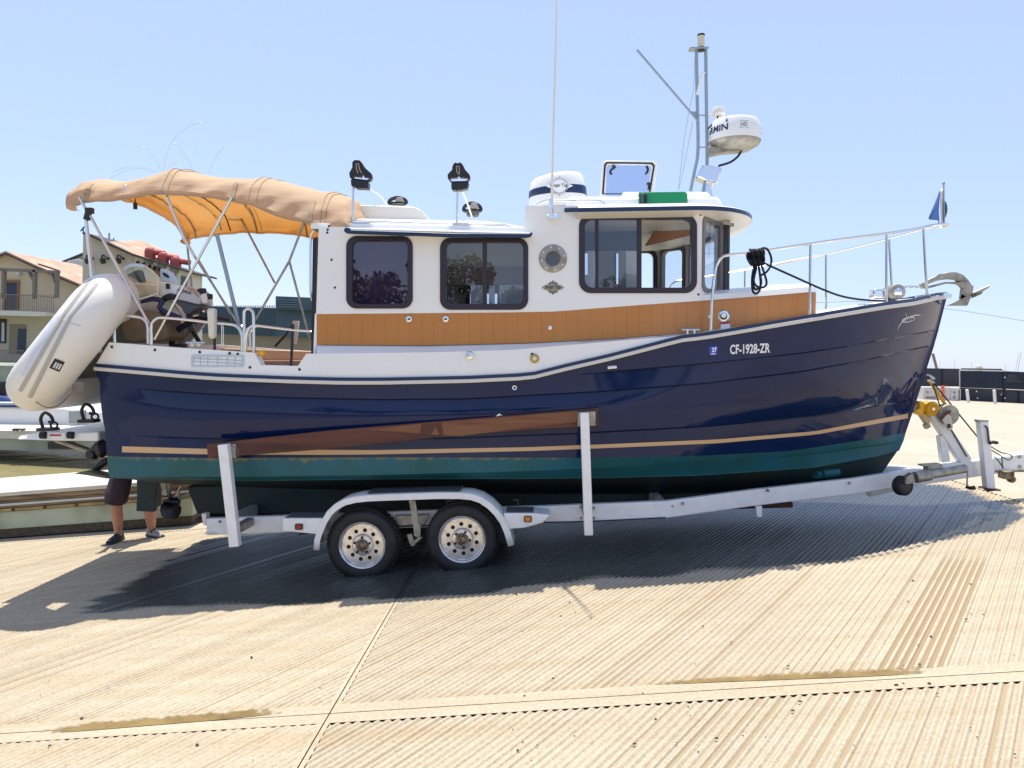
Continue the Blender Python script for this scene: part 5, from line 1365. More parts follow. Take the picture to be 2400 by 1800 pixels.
b = MB(); f = [P(*OB(x, y), yo+.02) for x, y in [(1600, 1190), (1960, 1275), (2010, 1270), (2000, 1320), (1900, 1350), (1840, 1420), (1740, 1420), (1690, 1320), (1600, 1250)]]; b.extr(f, Vector((0, .2, 0))); part('lower_cowl', b, mat('dark grey casting', (.06, .075, .09), .45), om, bevel=.03)
vs, fs = text2d('HONDA', .02); b = MB(); b.add([P(*OB(1640+215*x, 1060+50*x-52*y), yo-.008) for x, y in vs], fs); part('lettering', b, 'black', om, weld=False)
b = MB(); f = [P(*OB(x, y), yo) for x, y in [(1990, 1120), (2080, 1080), (2110, 1130), (2110, 1250), (2020, 1250)]]; b.extr(f, Vector((0, .1, 0))); part('bracket', b, 'ivory', om, bevel=.01)
for x, y in ((2035, 1050), (2140, 1140)):
    b = MB(); b.box(P(*OB(x, y), yo+.03), (.07, .04, .05)); b.box(P(*OB(x-35, y-5), yo+.03), (.05, .05, .03)); part('clamp_knob', b, 'black', om, bevel=.012)
b = MB(); b.tube(cat([P(*OB(1400, 1190), yo), P(*OB(1500, 1140), yo), P(*OB(1600, 1160), yo)], 4), .03, 8); part('tiller', b, 'black', om)
b = MB(); b.tube([P(470, 738, yo), P(500, 742, yo), P(540, 750, yo)], [.03, .018, .018], 8); part('tiller_grip', b, 'black', om)
b = MB(); f = [P(*OB(x, y), yo+.1) for x, y in [(1560, 1260), (1690, 1440), (1640, 1480), (1400, 1350), (1400, 1260), (1480, 1170)]]; b.extr(f, Vector((0, .05, 0))); part('skeg', b, 'cream', om, bevel=.01)
b = MB(); f = [P(*OB(x, y), yo+.15) for x, y in [(1750, 1400), (1850, 1400), (1840, 1560), (1880, 1640), (1820, 1720), (1770, 1640)]]; b.extr(f, Vector((0, .08, 0))); part('leg', b, mat('dark grey casting', (.06, .075, .09), .45), om, bevel=.02)
# cooler and clear spray hood behind the rail
ck = thing('cooler', 'white ice chest with a blue lid badge stacked on the dinghy', 'cooler', P(395, 660, 7.10))
b = MB(); f = [P(*OB(x, y), 7.10) for x, y in [(1330, 920), (1660, 960), (1640, 1110), (1560, 1140), (1320, 1120)]]; b.extr(f, Vector((0, .4, 0))); part('body', b, 'white', ck, bevel=.02)
b = MB(); f = [P(*OB(x, y), 7.09) for x, y in [(1345, 690), (1440, 690), (1560, 760), (1660, 930), (1340, 890)]]; b.extr(f, Vector((0, .03, 0))); part('lid', b, mat('pale blue lid', (.52, .60, .72), .35), ck, bevel=.01)
b = MB(); f = [P(*OB(1440+50*math.cos(t)+18*math.sin(t), 795+38*math.sin(t)+22*math.cos(t)), 7.08) for t in [i*math.pi/9 for i in range(18)]]; b.extr(f, Vector((0, .008, 0))); part('emblem', b, 'black', ck)
b = MB(); b.box(P(*OB(1475, 975), 7.08), (.03, .02, .05)); part('latch', b, 'black', ck)
sh = thing('spray_hood', 'clear vinyl spray hood with pale edging above the stern rail', 'spray hood', P(330, 665, 7.0))
hood = [(770, 700), (860, 640), (960, 625), (1100, 650), (1210, 720), (1320, 830), (1320, 1090), (1010, 1190), (960, 1180), (900, 1000), (780, 760)]
f = [P(*OB(x, y), 6.98) for x, y in hood]; f2 = [P(*OB(x, y), 7.35) for x, y in hood]
b = MB(); b.grid([f+[f[0]], f2+[f2[0]]]); 
tri = tessellate_polygon([f]); b.add(f, [tuple(t) for t in tri]); part('window', b, 'g_vinyl', sh)
b = MB(); b.tube([P(*OB(*q), 6.97) for q in hood], .010, 8, closed=True); part('edging', b, mat('cream edging', (.62, .60, .46), .5), sh)
b = MB(); b.tube(cat([P(*OB(*q), 6.96) for q in [(770, 705), (860, 650), (960, 635), (1100, 655)]], 4), .018, 8); part('hood_rail', b, mat('pale blue edging', (.55, .62, .70), .4), sh)
b = MB(); b.tube([P(*OB(900, 930), 6.97), P(*OB(1310, 950), 6.97)], .006, 6); part('seam', b, mat('cream edging', (.62, .60, .46), .5), sh)
b = MB(); f = [P(*OB(x, y), 7.15) for x, y in [(900, 950), (960, 930), (980, 1020), (930, 1060), (890, 1030)]]; b.extr(f, Vector((0, .1, 0))); part('life_jacket', b, mat('faded yellow vest', (.45, .40, .08), .8), sh, bevel=.02)
b = MB(); f = [P(*OB(x, y), 7.10) for x, y in [(800, 780), (1000, 690), (1060, 900), (820, 900)]]; b.extr(f, Vector((0, .1, 0))); part('bag', b, mat('dark bag', (.05, .06, .055), .8), sh, bevel=.02)
# brown seat bag hanging in the dinghy
sb = MB(); f = [P(240+x/6.9125, 700+y/6.9125, 6.98) for x, y in [(300, 330), (420, 200), (700, 190), (900, 210), (980, 330), (1040, 500), (1080, 610), (1000, 680), (480, 690), (380, 660), (330, 520)]]; sb.extr(f, Vector((0, .35, 0)))
part('seat_bag', sb, mat('brown canvas bag', (.20, .135, .075), .85, var=.2, bump=.4, bscale=9), None, bevel=.06, label='brown canvas seat bag tucked under the clear spray hood at the stern', cat_='bag', base=P(340, 780, 7.0))
for pts in ([(1060, 1180), (1180, 1160), (1300, 1180), (1500, 1260)], [(1160, 1250), (1280, 1290), (1420, 1380), (1660, 1470)], [(1010, 1290), (1150, 1280), (1290, 1230)]):
    pass
lp = MB(); lp.tube(cat([P(*OB(*q), 7.02) for q in [(830, 1290), (960, 1240), (1100, 1200), (1250, 1180), (1380, 1220), (1340, 1320), (1450, 1400), (1680, 1490)]], 5), .024, 8); part('fuel_hose', lp, mat('dark blue hose', (.012, .016, .07), .5), None, label='dark blue fuel hose draped below the spray hood', cat_='hose', base=P(340, 710, 7.02))

# ================================================================ TRAILER
tr = thing('boat_trailer', 'white tandem axle boat trailer carrying the navy tugboat', 'trailer', (-.4, YC, 0))
yt = 6.98
def rpt(u, v, y): return P(u, v, y)
ia = P(483, 1216, yt); ib = P(483, 1247, yt); hgt = ia.z-ib.z
xs_ = [P(483, 1216, yt), P(1290, 1186, yt), P(1562, 1175, yt)]
tongue = P(2150, 1099, YC-.13)
def railpath(far=False):
    pts = [xs_[0], xs_[1], xs_[2]]
    mid1 = P(1760, 1149, 7.28); mid2 = P(2000, 1122, 7.58)
    pts += [mid1, mid2, tongue]
    return [mir(p) for p in pts] if far else pts
for far in (False, True):
    pts = railpath(far); b = MB(); hh = .155; w = .075
    rows_ = []
    for p in pts: rows_.append([p, p+Vector((0, w*(-1 if far else 1), 0)), p+Vector((0, w*(-1 if far else 1), -hh)), p+Vector((0, 0, -hh))])
    b.grid(rows_, True); b.f += [(3, 2, 1, 0)] ; k = (len(rows_)-1)*4; b.f += [(k, k+1, k+2, k+3)]
    part('side_rail', b, 'trailer', tr, bevel=.008)
for u, v in ((520, 1235), (1040, 1215), (1560, 1200)):
    a = P(u, v, yt+.07); b = MB(); b.beam(a, Vector((a.x, 2*YC-a.y, a.z)), .08, .10); part('crossmember', b, 'trailer', tr)
tg0, tg1 = P(1900, 1150, YC), P(2480, 1067, YC)
b = MB(); tgc = [P(2040, 1120, YC-.06), P(2150, 1099, YC-.06), P(2400, 1063, YC-.06), P(2520, 1046, YC-.06)]
bo = [P(2040, 1165, YC-.06), P(2150, 1138, YC-.06), P(2400, 1101, YC-.06), P(2520, 1084, YC-.06)]
f = tgc+bo[::-1]; b.extr(f, Vector((0, .12, 0))); part('tongue', b, 'trailer', tr, bevel=.008)
for u in (2386, 2389):
    pass
b = MB(); b.lathe([(0, .01), (.018, .01), (.02, 0)], P(2389, 1070, YC-.06), (0, -1, 0), 12); part('bolt', b, 'galv', tr); b = MB(); b.lathe([(0, .01), (.018, .01), (.02, 0)], P(2390, 1094, YC-.06), (0, -1, 0), 12); part('bolt', b, 'galv', tr)
# posts and bunk board
yp = 6.56
def post(t0, b0, w, y, far=False):
    a = P(*t0, y); c = P(*b0, y); b = MB(); b.beam(c, a, w, .075, (0, 1, 0))
    if far: b.v = [mir(p) for p in b.v]
    part('guide_post', b, 'trailer', tr, bevel=.006)
    m = P((t0[0]*.12+b0[0]*.88), (t0[1]*.15+b0[1]*.85), y+.04); b = MB(); b.beam(m, Vector((m.x, yt+.02, m.z)), .07, .07)
    if far: b.v = [mir(p) for p in b.v]
    part('post_bracket', b, 'galv', tr, bevel=.005)
for far in (False, True):
    post((525, 1041), (552, 1280), .088, yp, far); post((1369.5, 967), (1379.5, 1253), .075, yp, far)
    bt_ = [(484, 1041), (772, 1009), (1000, 990), (1250, 969), (1402, 956)]; bb_ = [(487, 1074), (772, 1052), (1000, 1028), (1250, 1006), (1404, 998)]
    b = MB(); rows_ = []
    for (u, v), (u2, v2) in zip(bt_, bb_):
        a, c = P(u, v, yp+.05), P(u2, v2, yp+.05); rows_.append([a, a+Vector((0, .04, 0)), c+Vector((0, .04, 0)), c])
    b.grid(rows_, True); b.f += [(3, 2, 1, 0), (16, 17, 18, 19)]
    if far: b.v = [mir(p) for p in b.v]
    bd = part('bunk_board', b, 'wood', tr, bevel=.004)
    if not far:
        for pl_ in ([(858, 1007), (988, 993), (985, 1016), (940, 1013)], [(1035, 990), (1355, 963), (1358, 988), (1200, 1006), (1080, 1022), (1040, 1020)], [(1021, 1000), (1030, 1019), (1010, 1019)]):
            b = MB(); b.slab(pl_, yp+.047, yp+.05); part('bare_patch', b, 'woodpale', bd)
    for u, v in ((540, 1056), (1366, 984)):
        b = MB(); b.slab([(u-12, v-18), (u+30, v-20), (u+30, v+14), (u-12, v+16)] if u > 1000 else [(u-4, v-14), (u+12, v-16), (u+12, v+18), (u-2, v+18)], yp+.03, yp+.049)
        if far: b.v = [mir(p) for p in b.v]
        part('board_bracket', b, 'galv', tr, bevel=.004)
b = MB(); b.lathe([(.06, -.02), (.075, 0), (.06, .02)], P(541, 1058, yp+.05), (0, 1, .1), 14); part('lashing', b, mat('frayed rope', (.12, .10, .08), .9), tr)
# wheels
ZW = lambda x, y: (740+x/4.608, 1130+y/4.608)
YW = 6.75
TR = .322
def make_wheel(c):
    w = bpy.data.objects.new('wheel', None); COL.objects.link(w); w.parent = tr; w.location = c-BASE[tr.name]; w.empty_display_size = .1
    o = Vector((0, 0, 0))+BASE[tr.name]
    b = MB(); pf = [(.205, .0), (.235, -.008), (.27, -.012), (.30, -.004), (.315, .012), (TR, .035), (TR+.004, .06), (TR+.004, .15), (TR, .175), (.31, .20), (.25, .215), (.205, .20)]
    b.lathe(pf, o, (0, 1, 0), 64)
    # tread blocks
    for k in range(48):
        a = 2*math.pi*k/48
        for yy, s_ in ((.03, .0), (.075, .5), (.12, .0), (.16, .5)):
            aa = a+s_*2*math.pi/48; e = Vector((math.cos(aa), 0, math.sin(aa))); t = Vector((-math.sin(aa), 0, math.cos(aa)))
            q = [o+e*r+t*s2+Vector((0, y2, 0)) for r in (TR-.006, TR+.0055) for s2, y2 in ((-.014, yy), (.014, yy), (.014, yy+.034), (-.014, yy+.034))]
            b.hexa(q)
    ty = part('tyre', b, 'tyre', tr, ang=40, weld=False); ty.parent = w
    b = MB(); b.lathe([(.180, .10), (.186, .03), (.192, .012), (.200, .002), (.208, -.004), (.213, .0), (.213, .012), (.200, .02)], o, (0, 1, 0), 56)
    # disc with round holes
    out = [o+Vector((.186*math.cos(2*math.pi*k/60), .035, .186*math.sin(2*math.pi*k/60))) for k in range(60)]
    hs = []
    for k in range(10):
        a = 2*math.pi*k/10+.16; cc = o+Vector((.132*math.cos(a), .035, .132*math.sin(a))); hs.append([cc+Vector((.019*math.cos(t), 0, .019*math.sin(t))) for t in [i*2*math.pi/14 for i in range(14)]])
    hs.append([o+Vector((.095*math.cos(t), .035, .095*math.sin(t))) for t in [i*2*math.pi/40 for i in range(40)]])
    b.plate(out, hs, Vector((0, .01, 0)))
    b.lathe([(.095, .035), (.098, .022), (.088, .008), (.060, .004), (.052, .012), (.03, .014)], o, (0, 1, 0), 40)
    rm = part('rim', b, 'rim', tr, ang=35, weld=False); rm.parent = w
    b = MB(); b.lathe([(.05, .012), (.046, -.012), (.036, -.02), (.034, -.04), (.02, -.046), (0, -.046)], o, (0, 1, 0), 24); hb_ = part('hub', b, mat('rusty hub', (.34, .27, .18), .5, .5, var=.6, vscale=25, col2=(.12, .05, .02)), tr); hb_.parent = w
    for k in range(5):
        a = 2*math.pi*k/5+.3; b = MB(); b.lathe([(.012, .02), (.012, -.012), (.006, -.018), (0, -.018)], o+Vector((.072*math.cos(a), 0, .072*math.sin(a))), (0, 1, 0), 6); q = part('wheel_nut', b, 'rust', tr); q.parent = w
    b = MB(); b.lathe([(0, .06), (.186, .06)], o, (0, 1, 0), 32); bk = part('brake_drum', b, 'rust', tr); bk.parent = w
    return w
c1, c2 = P(*ZW(500, 685), YW), P(*ZW(1580, 620), YW)
w1 = make_wheel(c1)
for i, c in enumerate((c2, mir(c1), mir(c2))):
    w = w1.copy(); COL.objects.link(w); w.location = c-BASE[tr.name]
    for ch in list(w1.children):
        d = ch.copy(); COL.objects.link(d); d.parent = w
    if i > 0: w.rotation_euler = (0, 0, math.pi)
    else: w.rotation_euler = (0, .4, 0)
for c in (c1, c2):
    b = MB(); b.tube([c+Vector((0, .12, 0)), mir(c)-Vector((0, .12, 0))], .035, 12); part('axle', b, 'galv', tr)
# tandem fender
fo = [ZW(-25, 730), ZW(-15, 620), ZW(15, 520), ZW(60, 420), ZW(120, 320), ZW(200, 245), ZW(300, 190), ZW(420, 160), ZW(560, 145), ZW(800, 135), ZW(1050, 127), ZW(1300, 118), ZW(1550, 118), ZW(1680, 130), ZW(1790, 165), ZW(1890, 230), ZW(1980, 320), ZW(2050, 420), ZW(2100, 540), ZW(2140, 680)]
yfn = 6.66
for far in (False, True):
    op = [P(u, v, yfn) for u, v in fo]; nn = len(op); cen = sum(op, Vector())/nn
    inn = []
    for i, p in enumerate(op):
        d = (op[min(i+1, nn-1)]-op[max(i-1, 0)]).normalized(); nrm = Vector((d.z, 0, -d.x)); inn.append(p+nrm*(.052 if nrm.dot(cen-p) > 0 else -.052))
    b = MB(); bw = Vector((0, .30, .0))
    b.grid([[p+Vector((0, .004, 0)) for p in inn], inn, op, [p+Vector((0, .012, .006)) for p in op], [p+bw for p in op], [p+bw-Vector((0, 0, .004)) for p in inn]])
    if far: b.v = [mir(p) for p in b.v]
    fe = part('fender', b, 'trailer', tr, ang=40)
    fe.modifiers.new('solid', 'SOLIDIFY').thickness = .004
    b = MB(); ts = [i for i in range(nn) if 8 <= i <= 12]
    b.grid([[op[i]+Vector((0, .03, .008)) for i in ts], [op[i]+Vector((0, .28, .010)) for i in ts]])
    ridge = MB(); 
    L0, L1 = op[8], op[12]
    for k in range(26):
        p = L0.lerp(L1, k/25); ridge.box(p+Vector((0, .15, .016)), (.018, .24, .008))
    b.v += ridge.v and []; o_ = len(b.v); b.v += ridge.v; b.f += [tuple(i+o_ for i in f) for f in ridge.f]
    if far: b.v = [mir(p) for p in b.v]
    part('tread_plate', b, 'tread', fe)
    # support strut and spring hanger
    for nm, pts, th, m in (('strut', [ZW(1005, 190), ZW(1075, 195), ZW(1115, 460), ZW(1050, 460)], .02, 'galv'), ('hanger', [ZW(1050, 455), ZW(1130, 455), ZW(1130, 580), ZW(1105, 600), ZW(1060, 580)], .03, 'galv'),
                           ('shackle', [ZW(985, 570), ZW(1035, 560), ZW(1075, 680), ZW(1040, 700), ZW(1010, 660)], .03, 'galv'), ('shackle', [ZW(1050, 640), ZW(1120, 590), ZW(1150, 600), ZW(1060, 680)], .03, 'galv'), ('spring_beam', [ZW(850, 365), ZW(1220, 355), ZW(1180, 450), ZW(920, 465)], .05, 'galv')):
        b = MB(); y0 = 6.73 if nm != 'spring_beam' else 6.9; b.slab(pts, y0, y0+th)
        if far: b.v = [mir(p) for p in b.v]
        part(nm, b, m, tr, bevel=.004)
    # steps each side of the fender with marker lights
    for pts, lamp, lm in (([(663, 1215), (755, 1215), (755, 1252), (745, 1252), (663, 1244)], (700, 1235), 'red'), ([(1180, 1203), (1250, 1203), (1290, 1207), (1272, 1226), (1232, 1237), (1192, 1240), (1186, 1233)], (1237, 1217), 'amber')):
        b = MB(); f = [P(u, v, 6.70) for u, v in pts]; b.extr(f, Vector((0, .27, 0)))
        if far: b.v = [mir(p) for p in b.v]
        st = part('step', b, 'trailer', tr, bevel=.008)
        zz = P(pts[0][0], pts[0][1], 6.7).z; xx0, xx1 = P(*pts[0], 6.7).x+.02, P(*pts[1], 6.7).x-.0
        b = ibox(xx0, xx1, 6.72, 6.95, zz, zz+.008)
        if far: b.v = [mir(p) for p in b.v]
        part('tread_plate', b, 'tread', st)
        b = MB(); b.slab(rrect(lamp[0]-9, lamp[1]-7, lamp[0]+9, lamp[1]+7, 3), 6.685, 6.70)
        if far: b.v = [mir(p) for p in b.v]
        ml_ = part('marker_light', b, 'black', st, bevel=.003)
        b = MB(); b.slab(rrect(lamp[0]-6, lamp[1]-5, lamp[0]+6, lamp[1]+5, 2), 6.68, 6.69)
        if far: b.v = [mir(p) for p in b.v]
        part('lens', b, lm, ml_)
b = MB(); b.slab([(482, 1247), (510, 1247), (512, 1252), (476, 1252)], yt, yt+.05); part('rail_foot', b, 'trailer', tr)
b = MB(); b.slab([(472, 1204), (483, 1204), (483, 1232), (476, 1230)], yt+.08, yt+.16); b2 = b; part('rail_end', b, 'ivory', tr)
b = MB(); b.slab([(1772, 1188), (1786, 1187), (1786, 1211), (1774, 1211)], 7.25, 7.29); part('rail_bracket', b, 'trailer', tr)
# keel bunks
b = MB(); a0, a1 = P(470, 1208, YC-.1), P(1850, 1172, YC-.1); b.beam(a0-Vector((0, 0, .03)), a1-Vector((0, 0, .03)), .22, .05); part('keel_bunk', b, 'wood', tr)
for u, v in ((577, 1202), (1210, 1172), (1545, 1163)):
    b = MB(); b.tube([P(u-8, v, 7.2), P(u+4, v, 7.2), P(u+4, v+14, 7.2)], .006, 6); part('hook', b, 'galv', tr)
for u, v in ((516, 1222), (544, 1240), (1362, 1188), (1392, 1214), (1362, 1214), (1392, 1190), (1575, 1185), (1600, 1180), (1800, 1150), (1990, 1132)):
    p = P(u, v, yt if u < 1562 else (7.02 if u < 1700 else 7.30 if u < 1900 else 7.56)); b = MB(); b.lathe([(0, -.03), (.008, -.03), (.012, -.022), (.014, .02)], p, (0, 1, 0), 8); part('bolt', b, 'galv', tr)
b = MB(); b.tube(cat([P(700, 1252, yt-.01), P(760, 1246, yt-.01), P(900, 1236, yt-.02), P(1100, 1228, yt-.02), P(1290, 1224, yt-.01), P(1400, 1221, yt-.012), P(1560, 1213, yt-.01)], 4), .006, 6); part('wiring', b, 'black', tr)
# winch stand
ys = YC
b = MB(); b.beam(P(2182, 962, ys), P(2262, 1082, ys), .11, .10, (0, 1, 0)); st_ = part('winch_stand', b, 'trailer', tr, bevel=.006)
b = MB(); b.beam(P(2206, 1020, ys), P(2214, 1082, ys), .075, .08, (0, 1, 0)); part('brace', b, 'trailer', st_, bevel=.006)
b = MB(); b.slab([(2168, 997), (2178, 991), (2183, 1000), (2173, 1006)], ys-.03, ys+.03); part('lug', b, 'galv', st_)
b = MB(); b.lathe([(0, -.10), (.055, -.10), (.075, -.075), (.05, -.03), (.05, .03), (.075, .075), (.055, .1), (0, .1)], P(2176, 957, ys), (0, 1, 0), 28); ro = part('bow_roller', b, 'yellow', st_)
b = MB(); b.lathe([(0, -.107), (.016, -.107), (.018, -.09)], P(2176, 957, ys), (0, 1, 0), 12); part('axle_pin', b, 'steel', ro)
b = MB()
for k in range(20):
    a = k*math.pi/10; c = P(2176, 957, ys)+Vector((0, -.1015, 0)); b.tube([c+Vector((.022*math.cos(a), 0, .022*math.sin(a))), c+Vector((.052*math.cos(a), 0, .052*math.sin(a)))], .002, 4)
part('roller_rib', b, mat('dark yellow', (.5, .22, 0), .5), ro)
b = MB(); b.slab([(2154, 941), (2166, 941), (2172, 952), (2164, 975), (2150, 970), (2143, 964), (2156, 957)], ys-.07, ys+.07); part('yoke', b, 'yellow', st_, bevel=.01)
b = MB(); b.slab([(2160, 972), (2172, 968), (2182, 990), (2176, 996)], ys-.05, ys+.05); part('arm', b, mat('orange weathered steel', (.62, .42, .22), .5), st_, bevel=.004)
wc = P(2221, 972, ys-.08)
b = MB(); b.lathe([(0, -.03), (.10, -.03), (.105, -.02), (.105, 0), (.05, .01), (.05, .09), (.1, .1), (.1, .11), (0, .11)], wc, (0, 1, 0), 36); wi = part('winch', b, 'galv', st_)
b = MB(); b.slab([(2206, 980), (2222, 972), (2230, 976), (2234, 1002), (2228, 1010), (2224, 1010)], ys-.14, ys-.12); part('cover', b, mat('cream winch cover', (.55, .52, .42), .5), wi, bevel=.004)
b = MB(); b.slab([(2206, 982), (2212, 970), (2222, 961), (2230, 962), (2228, 968), (2215, 976), (2209, 984)], ys-.15, ys-.14); part('handle', b, mat('dark red handle', (.10, .02, .02), .5), wi)
b = MB(); b.slab([(2221, 994), (2228, 994), (2230, 1002), (2222, 1004)], ys-.15, ys-.13); part('ratchet', b, 'black', wi, bevel=.003)
b = MB(); b.beam(P(2178, 892, ys), P(2220, 955, ys), .012, .05, (0, 1, 0)); part('winch_strap', b, 'yelstrap', wi)
for pts, r, m in (([(2176, 882), (2184, 893), (2296, 1030)], .007, 'rope'), ([(2186, 900), (2204, 955)], .006, 'rope'), ([(2230, 1008), (2266, 1070)], .006, 'rope'), ([(2178, 880), (2190, 888)], .012, 'steel'), ([(2178, 890), (2190, 898)], .010, 'steel')):
    b = MB(); b.tube([P(u, v, ys-.06) for u, v in pts], r, 6); part('safety_line', b, m, tr)
# folded swivel jack with wheel
jw = P(2115, 1138, 7.45)
b = MB(); b.lathe([(.03, -.045), (.085, -.045), (.095, -.03), (.095, -.012), (.085, -.006), (.085, .006), (.095, .012), (.095, .03), (.085, .045), (.03, .045)], jw, (.35, -1, .1), 32); jk = part('swivel_jack', b, 'rubber', tr, ang=40)
b = MB(); b.lathe([(0, .05), (.03, .05), (.06, .046), (.075, .03)], jw, (.35, -1, .1), 20); part('wheel_disc', b, 'black', jk)
b = MB(); f = [P(u, v, 7.36) for u, v in ((2121, 1132), (2125, 1118), (2140, 1109), (2147, 1132), (2124, 1136))]; b.extr(f, Vector((0, .08, 0))); part('fork', b, 'galv', jk, bevel=.006)
b = MB(); b.tube([P(2144, 1119, 7.42), P(2178, 1113, 7.46)], .055, 18); b.tube([P(2178, 1113, 7.46), P(2228, 1104, 7.52), P(2262, 1098, 7.56)], .042, 18); part('jack_tube', b, 'galv', jk)
b = MB(); b.slab([(2162, 1090), (2208, 1087), (2212, 1096), (2200, 1106), (2175, 1107), (2174, 1094), (2162, 1094)], 7.5, 7.6); part('clamp', b, 'galv', jk, bevel=.008)
b = MB(); b.tube(cat([P(2262, 1098, 7.56), P(2268, 1102, 7.54), P(2267, 1120, 7.54), P(2266, 1142, 7.54)], 3), .008, 8); part('crank', b, 'galv', jk)
b = MB(); b.tube([P(2264, 1142, 7.54), P(2276, 1144, 7.5), P(2284, 1143, 7.5)], [.012, .018, .022], 10); part('crank_grip', b, 'black', jk)
# tongue jack post
b = MB(); b.beam(P(2318, 1146, YC-.14), P(2301, 986, YC-.14), .088, .088, (0, 1, 0)); tj = part('tongue_jack', b, 'trailer', tr, bevel=.01)
b = MB(); b.beam(P(2320, 1150, YC-.14), P(2318, 1128, YC-.14), .07, .07, (0, 1, 0)); b.lathe([(0, -.005), (.10, -.005), (.10, .005), (0, .012)], P(2319, 1145, YC-.14), (0.1, 0, 1), 20); part('foot', b, 'rust', tj)
b = MB(); b.box(P(2300, 986, YC-.14), (.09, .09, .02)); part('cap', b, 'galv', tj)
b = MB(); b.tube(cat([P(2308, 998, YC-.2), P(2314, 1004, YC-.2), P(2317, 1030, YC-.2), P(2319, 1040, YC-.2)], 3), .008, 8); part('crank', b, 'black', tj)
b = MB(); b.tube([P(2318, 1040, YC-.2), P(2326, 1036, YC-.2), P(2338, 1038, YC-.2)], [.012, .018, .016], 10); part('crank_grip', b, 'black', tj)
for pts in ([(2320, 1045), (2345, 1060), (2368, 1066), (2372, 1072), (2362, 1078), (2345, 1068), (2322, 1054)], [(2348, 1072), (2350, 1098)], [(2330, 1070), (2340, 1080), (2352, 1098)]):
    b = MB(); b.tube(cat([P(u, v, YC-.16) for u, v in pts], 4), .006, 6); part('brake_cable', b, mat('green cable', (.02, .10, .09), .5), tr)
b = MB(); b.box(P(2358, 1112, YC-.1), (.10, .12, .08)); b.lathe([(0, -.03), (.035, -.03), (.035, .03), (0, .03)], P(2370, 1123, YC-.12), (0, 1, 0), 14); b.beam(P(2330, 1104, YC-.05), P(2430, 1104, YC-.05), .06, .015); part('coupler', b, mat('rusty coupler', (.36, .30, .20), .7, .3, var=.5, vscale=18, col2=(.12, .06, .03)), tr, bevel=.008)

